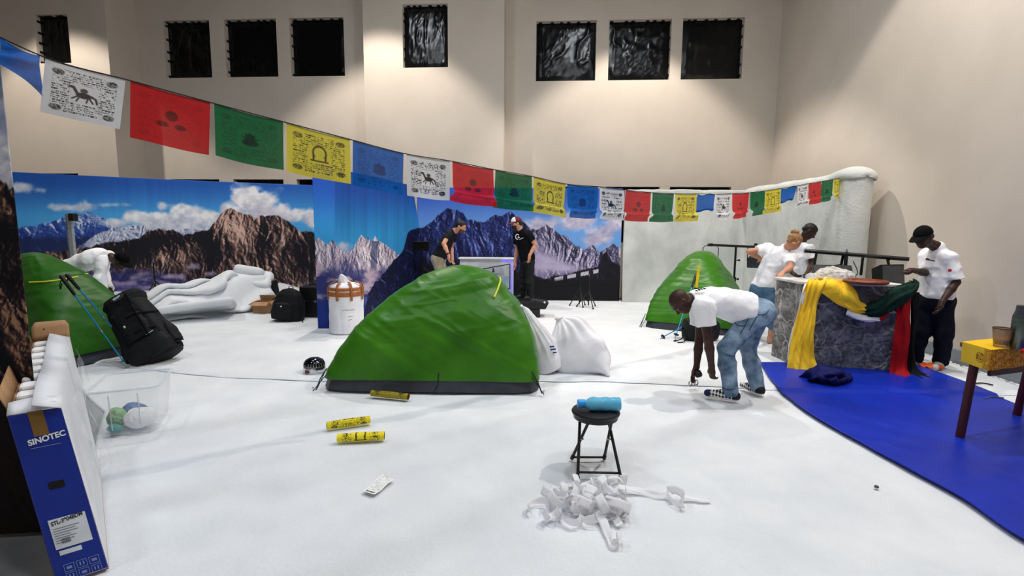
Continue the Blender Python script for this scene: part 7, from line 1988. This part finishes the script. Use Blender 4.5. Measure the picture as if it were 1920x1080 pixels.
sp = thing('stage_monitor', 'black wedge loudspeaker on a black case beyond the white sacks', 'speaker', (at(1000, 560, 9.3).x, 9.3, .02))
sx0, sx1 = at(965, 560, 9.3).x, at(1012, 560, 9.3).x
stage_box(sx0, sx1 + .0, 9.1, 9.5, .025, .17).build('base_case', BLKVIN, sp, False, .012)
zb, zt_ = .175, at(1000, 563, 9.3).z
a0_, a1_ = sx0 + .0, at(1028, 570, 9.3).x
b = MB(); b.add([Vector(q) for q in ((a0_, 9.12, zb), (a1_ - .06, 9.12, zb), (a1_, 9.12, zb + .12), (a1_ - .16, 9.12, zt_), (a0_, 9.12, zt_), (a0_, 9.48, zb), (a1_ - .06, 9.48, zb), (a1_, 9.48, zb + .12), (a1_ - .16, 9.48, zt_), (a0_, 9.48, zt_))],
      [(0, 1, 2, 3, 4), (9, 8, 7, 6, 5), (0, 5, 6, 1), (1, 6, 7, 2), (2, 7, 8, 3), (3, 8, 9, 4), (4, 9, 5, 0)])
b.build('cabinet', BLKPL, sp, False, .01)
MB().ball((a1_ - .08, 9.115, zb + .13), (.02, .006, .02), None, 10, 6).build('badge', LOGO, sp, True)
MB().lathe([(.06, 0), (.066, .006), (.06, .012)], (a1_ - .30, 9.11, zb + .12), Matrix.Rotation(R_(90), 3, 'X'), 20, False).build('handle_ring', BLK, sp, True)
MB().box(((a0_ + a1_) / 2 - .08, 9.3, zt_ + .006), ((a1_ - a0_) * .6, .34, .012)).build('grille', BLK, sp)
fz = .20
J = dict(pel=at(989, 488, 10.22), ch=at(982, 450, 10.22), nk=at(977, 432, 10.20), hd=at(968, 419, 10.16), f=(-.96, -.22, -.14), u=(-.12, 0, .99),
         sa=at(990, 439, 10.06), ea=at(1004, 459, 10.05), wa=at(993, 479, 9.98), sb=at(970, 440, 10.38), eb=at(969, 468, 10.42), wb=at(966, 492, 10.36),
         ha=at(993, 494, 10.14), ka=at(992, 528, 10.12), na=at(994, 556, 10.16), hb=at(984, 494, 10.32), kb=at(982, 528, 10.30), nb=at(980, 556, 10.32),
         ta=at(984, 566, 10.1), tb=at(970, 566, 10.28))
p_, P_, sh = figure('bearded man in black T-shirt with red and white cap, facing the kiosk', J, SKL, TEEK, GREYP, hem=-.06, sleeve=.60, floor=fz, h=.009, shoe=SHOEK, cap_=(CAPM, CAPW, 'cap'), hair=(HAIRB, 'short'), beard=HAIRB, foldseed=41,
    hands={'a': dict(d=(-.1, -.05, -1), n=(-.7, .6, 0), curl=.5, thumb=1), 'b': dict(d=(-.1, 0, -1), n=(-.7, -.6, 0), curl=.4, thumb=-1)}, shirt_r=1.05)
b = MB(); cpt = [at(970 + 3.2 * math.cos(q), 444 + 4.6 * math.sin(q), 10.065) for q in np.linspace(1.0, 5.6, 12)]
b.tube(cpt, .010, 6).tube([at(971, 444, 10.07), at(974, 446, 10.06)], .012, 6).tube([at(974, 449, 10.06), at(981, 446, 10.03)], .006, 6)
b.build('chest_print', LOGO, sh, True)
J = dict(pel=at(822, 483, 10.08), ch=at(839, 450, 10.06), nk=at(851, 434, 10.02), hd=at(864, 425, 9.96), f=(.90, -.22, -.36), u=(.42, -.06, .90),
         sa=at(841, 440, 9.87), ea=at(832, 457, 9.72), wa=at(841, 478, 9.64), sb=at(850, 441, 10.20), eb=at(846, 462, 10.26), wb=at(848, 482, 10.12),
         ha=at(819, 488, 9.98), ka=at(828, 524, 9.94), na=at(822, 556, 10.00), hb=at(825, 488, 10.16), kb=at(832, 524, 10.14), nb=at(828, 556, 10.20),
         ta=at(836, 566, 9.95), tb=at(842, 566, 10.2))
p_, P_, sh = figure('dark-haired man in charcoal T-shirt leaning over behind the big tent', J, SKL, TEEG, BEIGE, hem=-.02, sleeve=.55, floor=fz, h=.009, shoe=SHOEK, hair=(HAIRK, 'short'), beard=mat('stubble', (88, 62, 50), .7), foldseed=51,
    hands={'a': dict(d=(.1, -.1, -1), n=(.8, .5, 0), curl=.5, thumb=-1), 'b': dict(d=(.1, -.1, -1), n=(.8, -.4, 0), curl=.5, thumb=1)})
wd_ = (J['wa'] - J['ea']).normalized()
MB().lathe([(.034, -.012), (.040, -.01), (.040, .01), (.034, .012)], J['wa'] - wd_ * .02, wd_.to_track_quat('Z', 'Y').to_matrix(), 18, False).build('wrist_watch', BLKPL, p_, True)

# the man stooping behind the left tent
J = dict(pel=at(124, 506, 7.62), ch=at(178, 484, 7.56), nk=at(207, 481, 7.50), hd=at(228, 489, 7.40), f=(.80, -.18, -.56), u=(.58, -.10, .80),
         sa=at(192, 490, 7.38), ea=at(187, 522, 7.28), wa=at(197, 548, 7.16), sb=at(196, 484, 7.76), eb=at(196, 518, 7.70), wb=at(206, 542, 7.5),
         ha=at(122, 520, 7.52), ka=at(140, 572, 7.50), na=at(128, 624, 7.60), hb=at(124, 518, 7.72), kb=at(142, 570, 7.72), nb=at(132, 622, 7.78),
         ta=fl(148, 634), tb=fl(150, 632))
figure('man in black cap and long-sleeved white top stooping behind a green tent', J, SKD, TEEW, NAVYP, hem=-.04, sleeve=1.2, h=.0085, shoe=SHOEK, cap_=(CAPK, None, 'cap'), hair=(HAIRK, 'short'), foldseed=61, s=1.03, shirt_r=1.08,
    hands={'a': dict(d=(.3, -.2, -1), n=(.8, .4, 0), curl=.5, thumb=-1), 'b': dict(d=(.3, -.2, -1), n=(.8, -.4, 0), curl=.5, thumb=1)})

# poles, slim yellow stick and pack before the small tent
trek('blue trekking pole standing upright against the small distant tent', at(1305, 515, 8.02), fl(1265, 636, .02), grp='blue poles on the small tent')
trek('blue trekking pole lying low across the small tent foot', at(1322, 590, 7.85), fl(1237, 635, .03), grp='blue poles on the small tent')
a = at(1311, 499, 8.0); b_ = fl(1293, 624, .03)
ys = thing('yellow_stake', 'flat yellow stake with dark marks leaning on the small distant tent', 'stake', tuple(b_))
d = (a - b_).normalized(); sd = d.cross(Vector((0, 1, 0))).normalized(); Mk = Matrix((sd, d.cross(sd) * -1, d)).transposed()
MB().box((a + b_) / 2, (.045, .022, (a - b_).length), Mk).build('stake_body', mat('yellow_plastic', (226, 204, 30), .4), ys, False, .004)
for q in (.52, .60, .66): MB().box(b_.lerp(a, q), (.047, .024, .03), Mk).build('dark_band', BLKPL, ys)
c = fl(1322, 645); c.y += .15
bp = thing('day_pack', 'black day pack lying on its side by the small distant tent', 'backpack', (c.x, c.y, .02))
loft('pack_body', BLKFAB, bp, (c.x - .28, c.y, .19), (c.x + .26, c.y + .02, .17), [(0, .03), (.05, .15), (.3, .185), (.7, .18), (.94, .13), (1, .03)], flat=.8, ex=2.8, wr=.012, seed=71, side=(0, 0, 1))
loft('front_pocket', BLKFAB, bp, (c.x - .16, c.y - .13, .17), (c.x + .12, c.y - .13, .16), [(0, .03), (.1, .10), (.5, .115), (.9, .10), (1, .03)], flat=.5, ex=2.8, wr=.01, seed=72, side=(0, 0, 1))
strap('shoulder_strap', WEB, bp, [(c.x - .26, c.y - .05, .18), (c.x - .36, c.y - .14, .06), (c.x - .44, c.y - .12, .032), (c.x - .38, c.y - .02, .03)], .03, (0, 1, 0), 14)
strap('loose_strap', WEB, bp, [(c.x - .24, c.y - .10, .10), (c.x - .34, c.y - .20, .035), (c.x - .42, c.y - .21, .03)], .02, (0, 1, 0), 10)
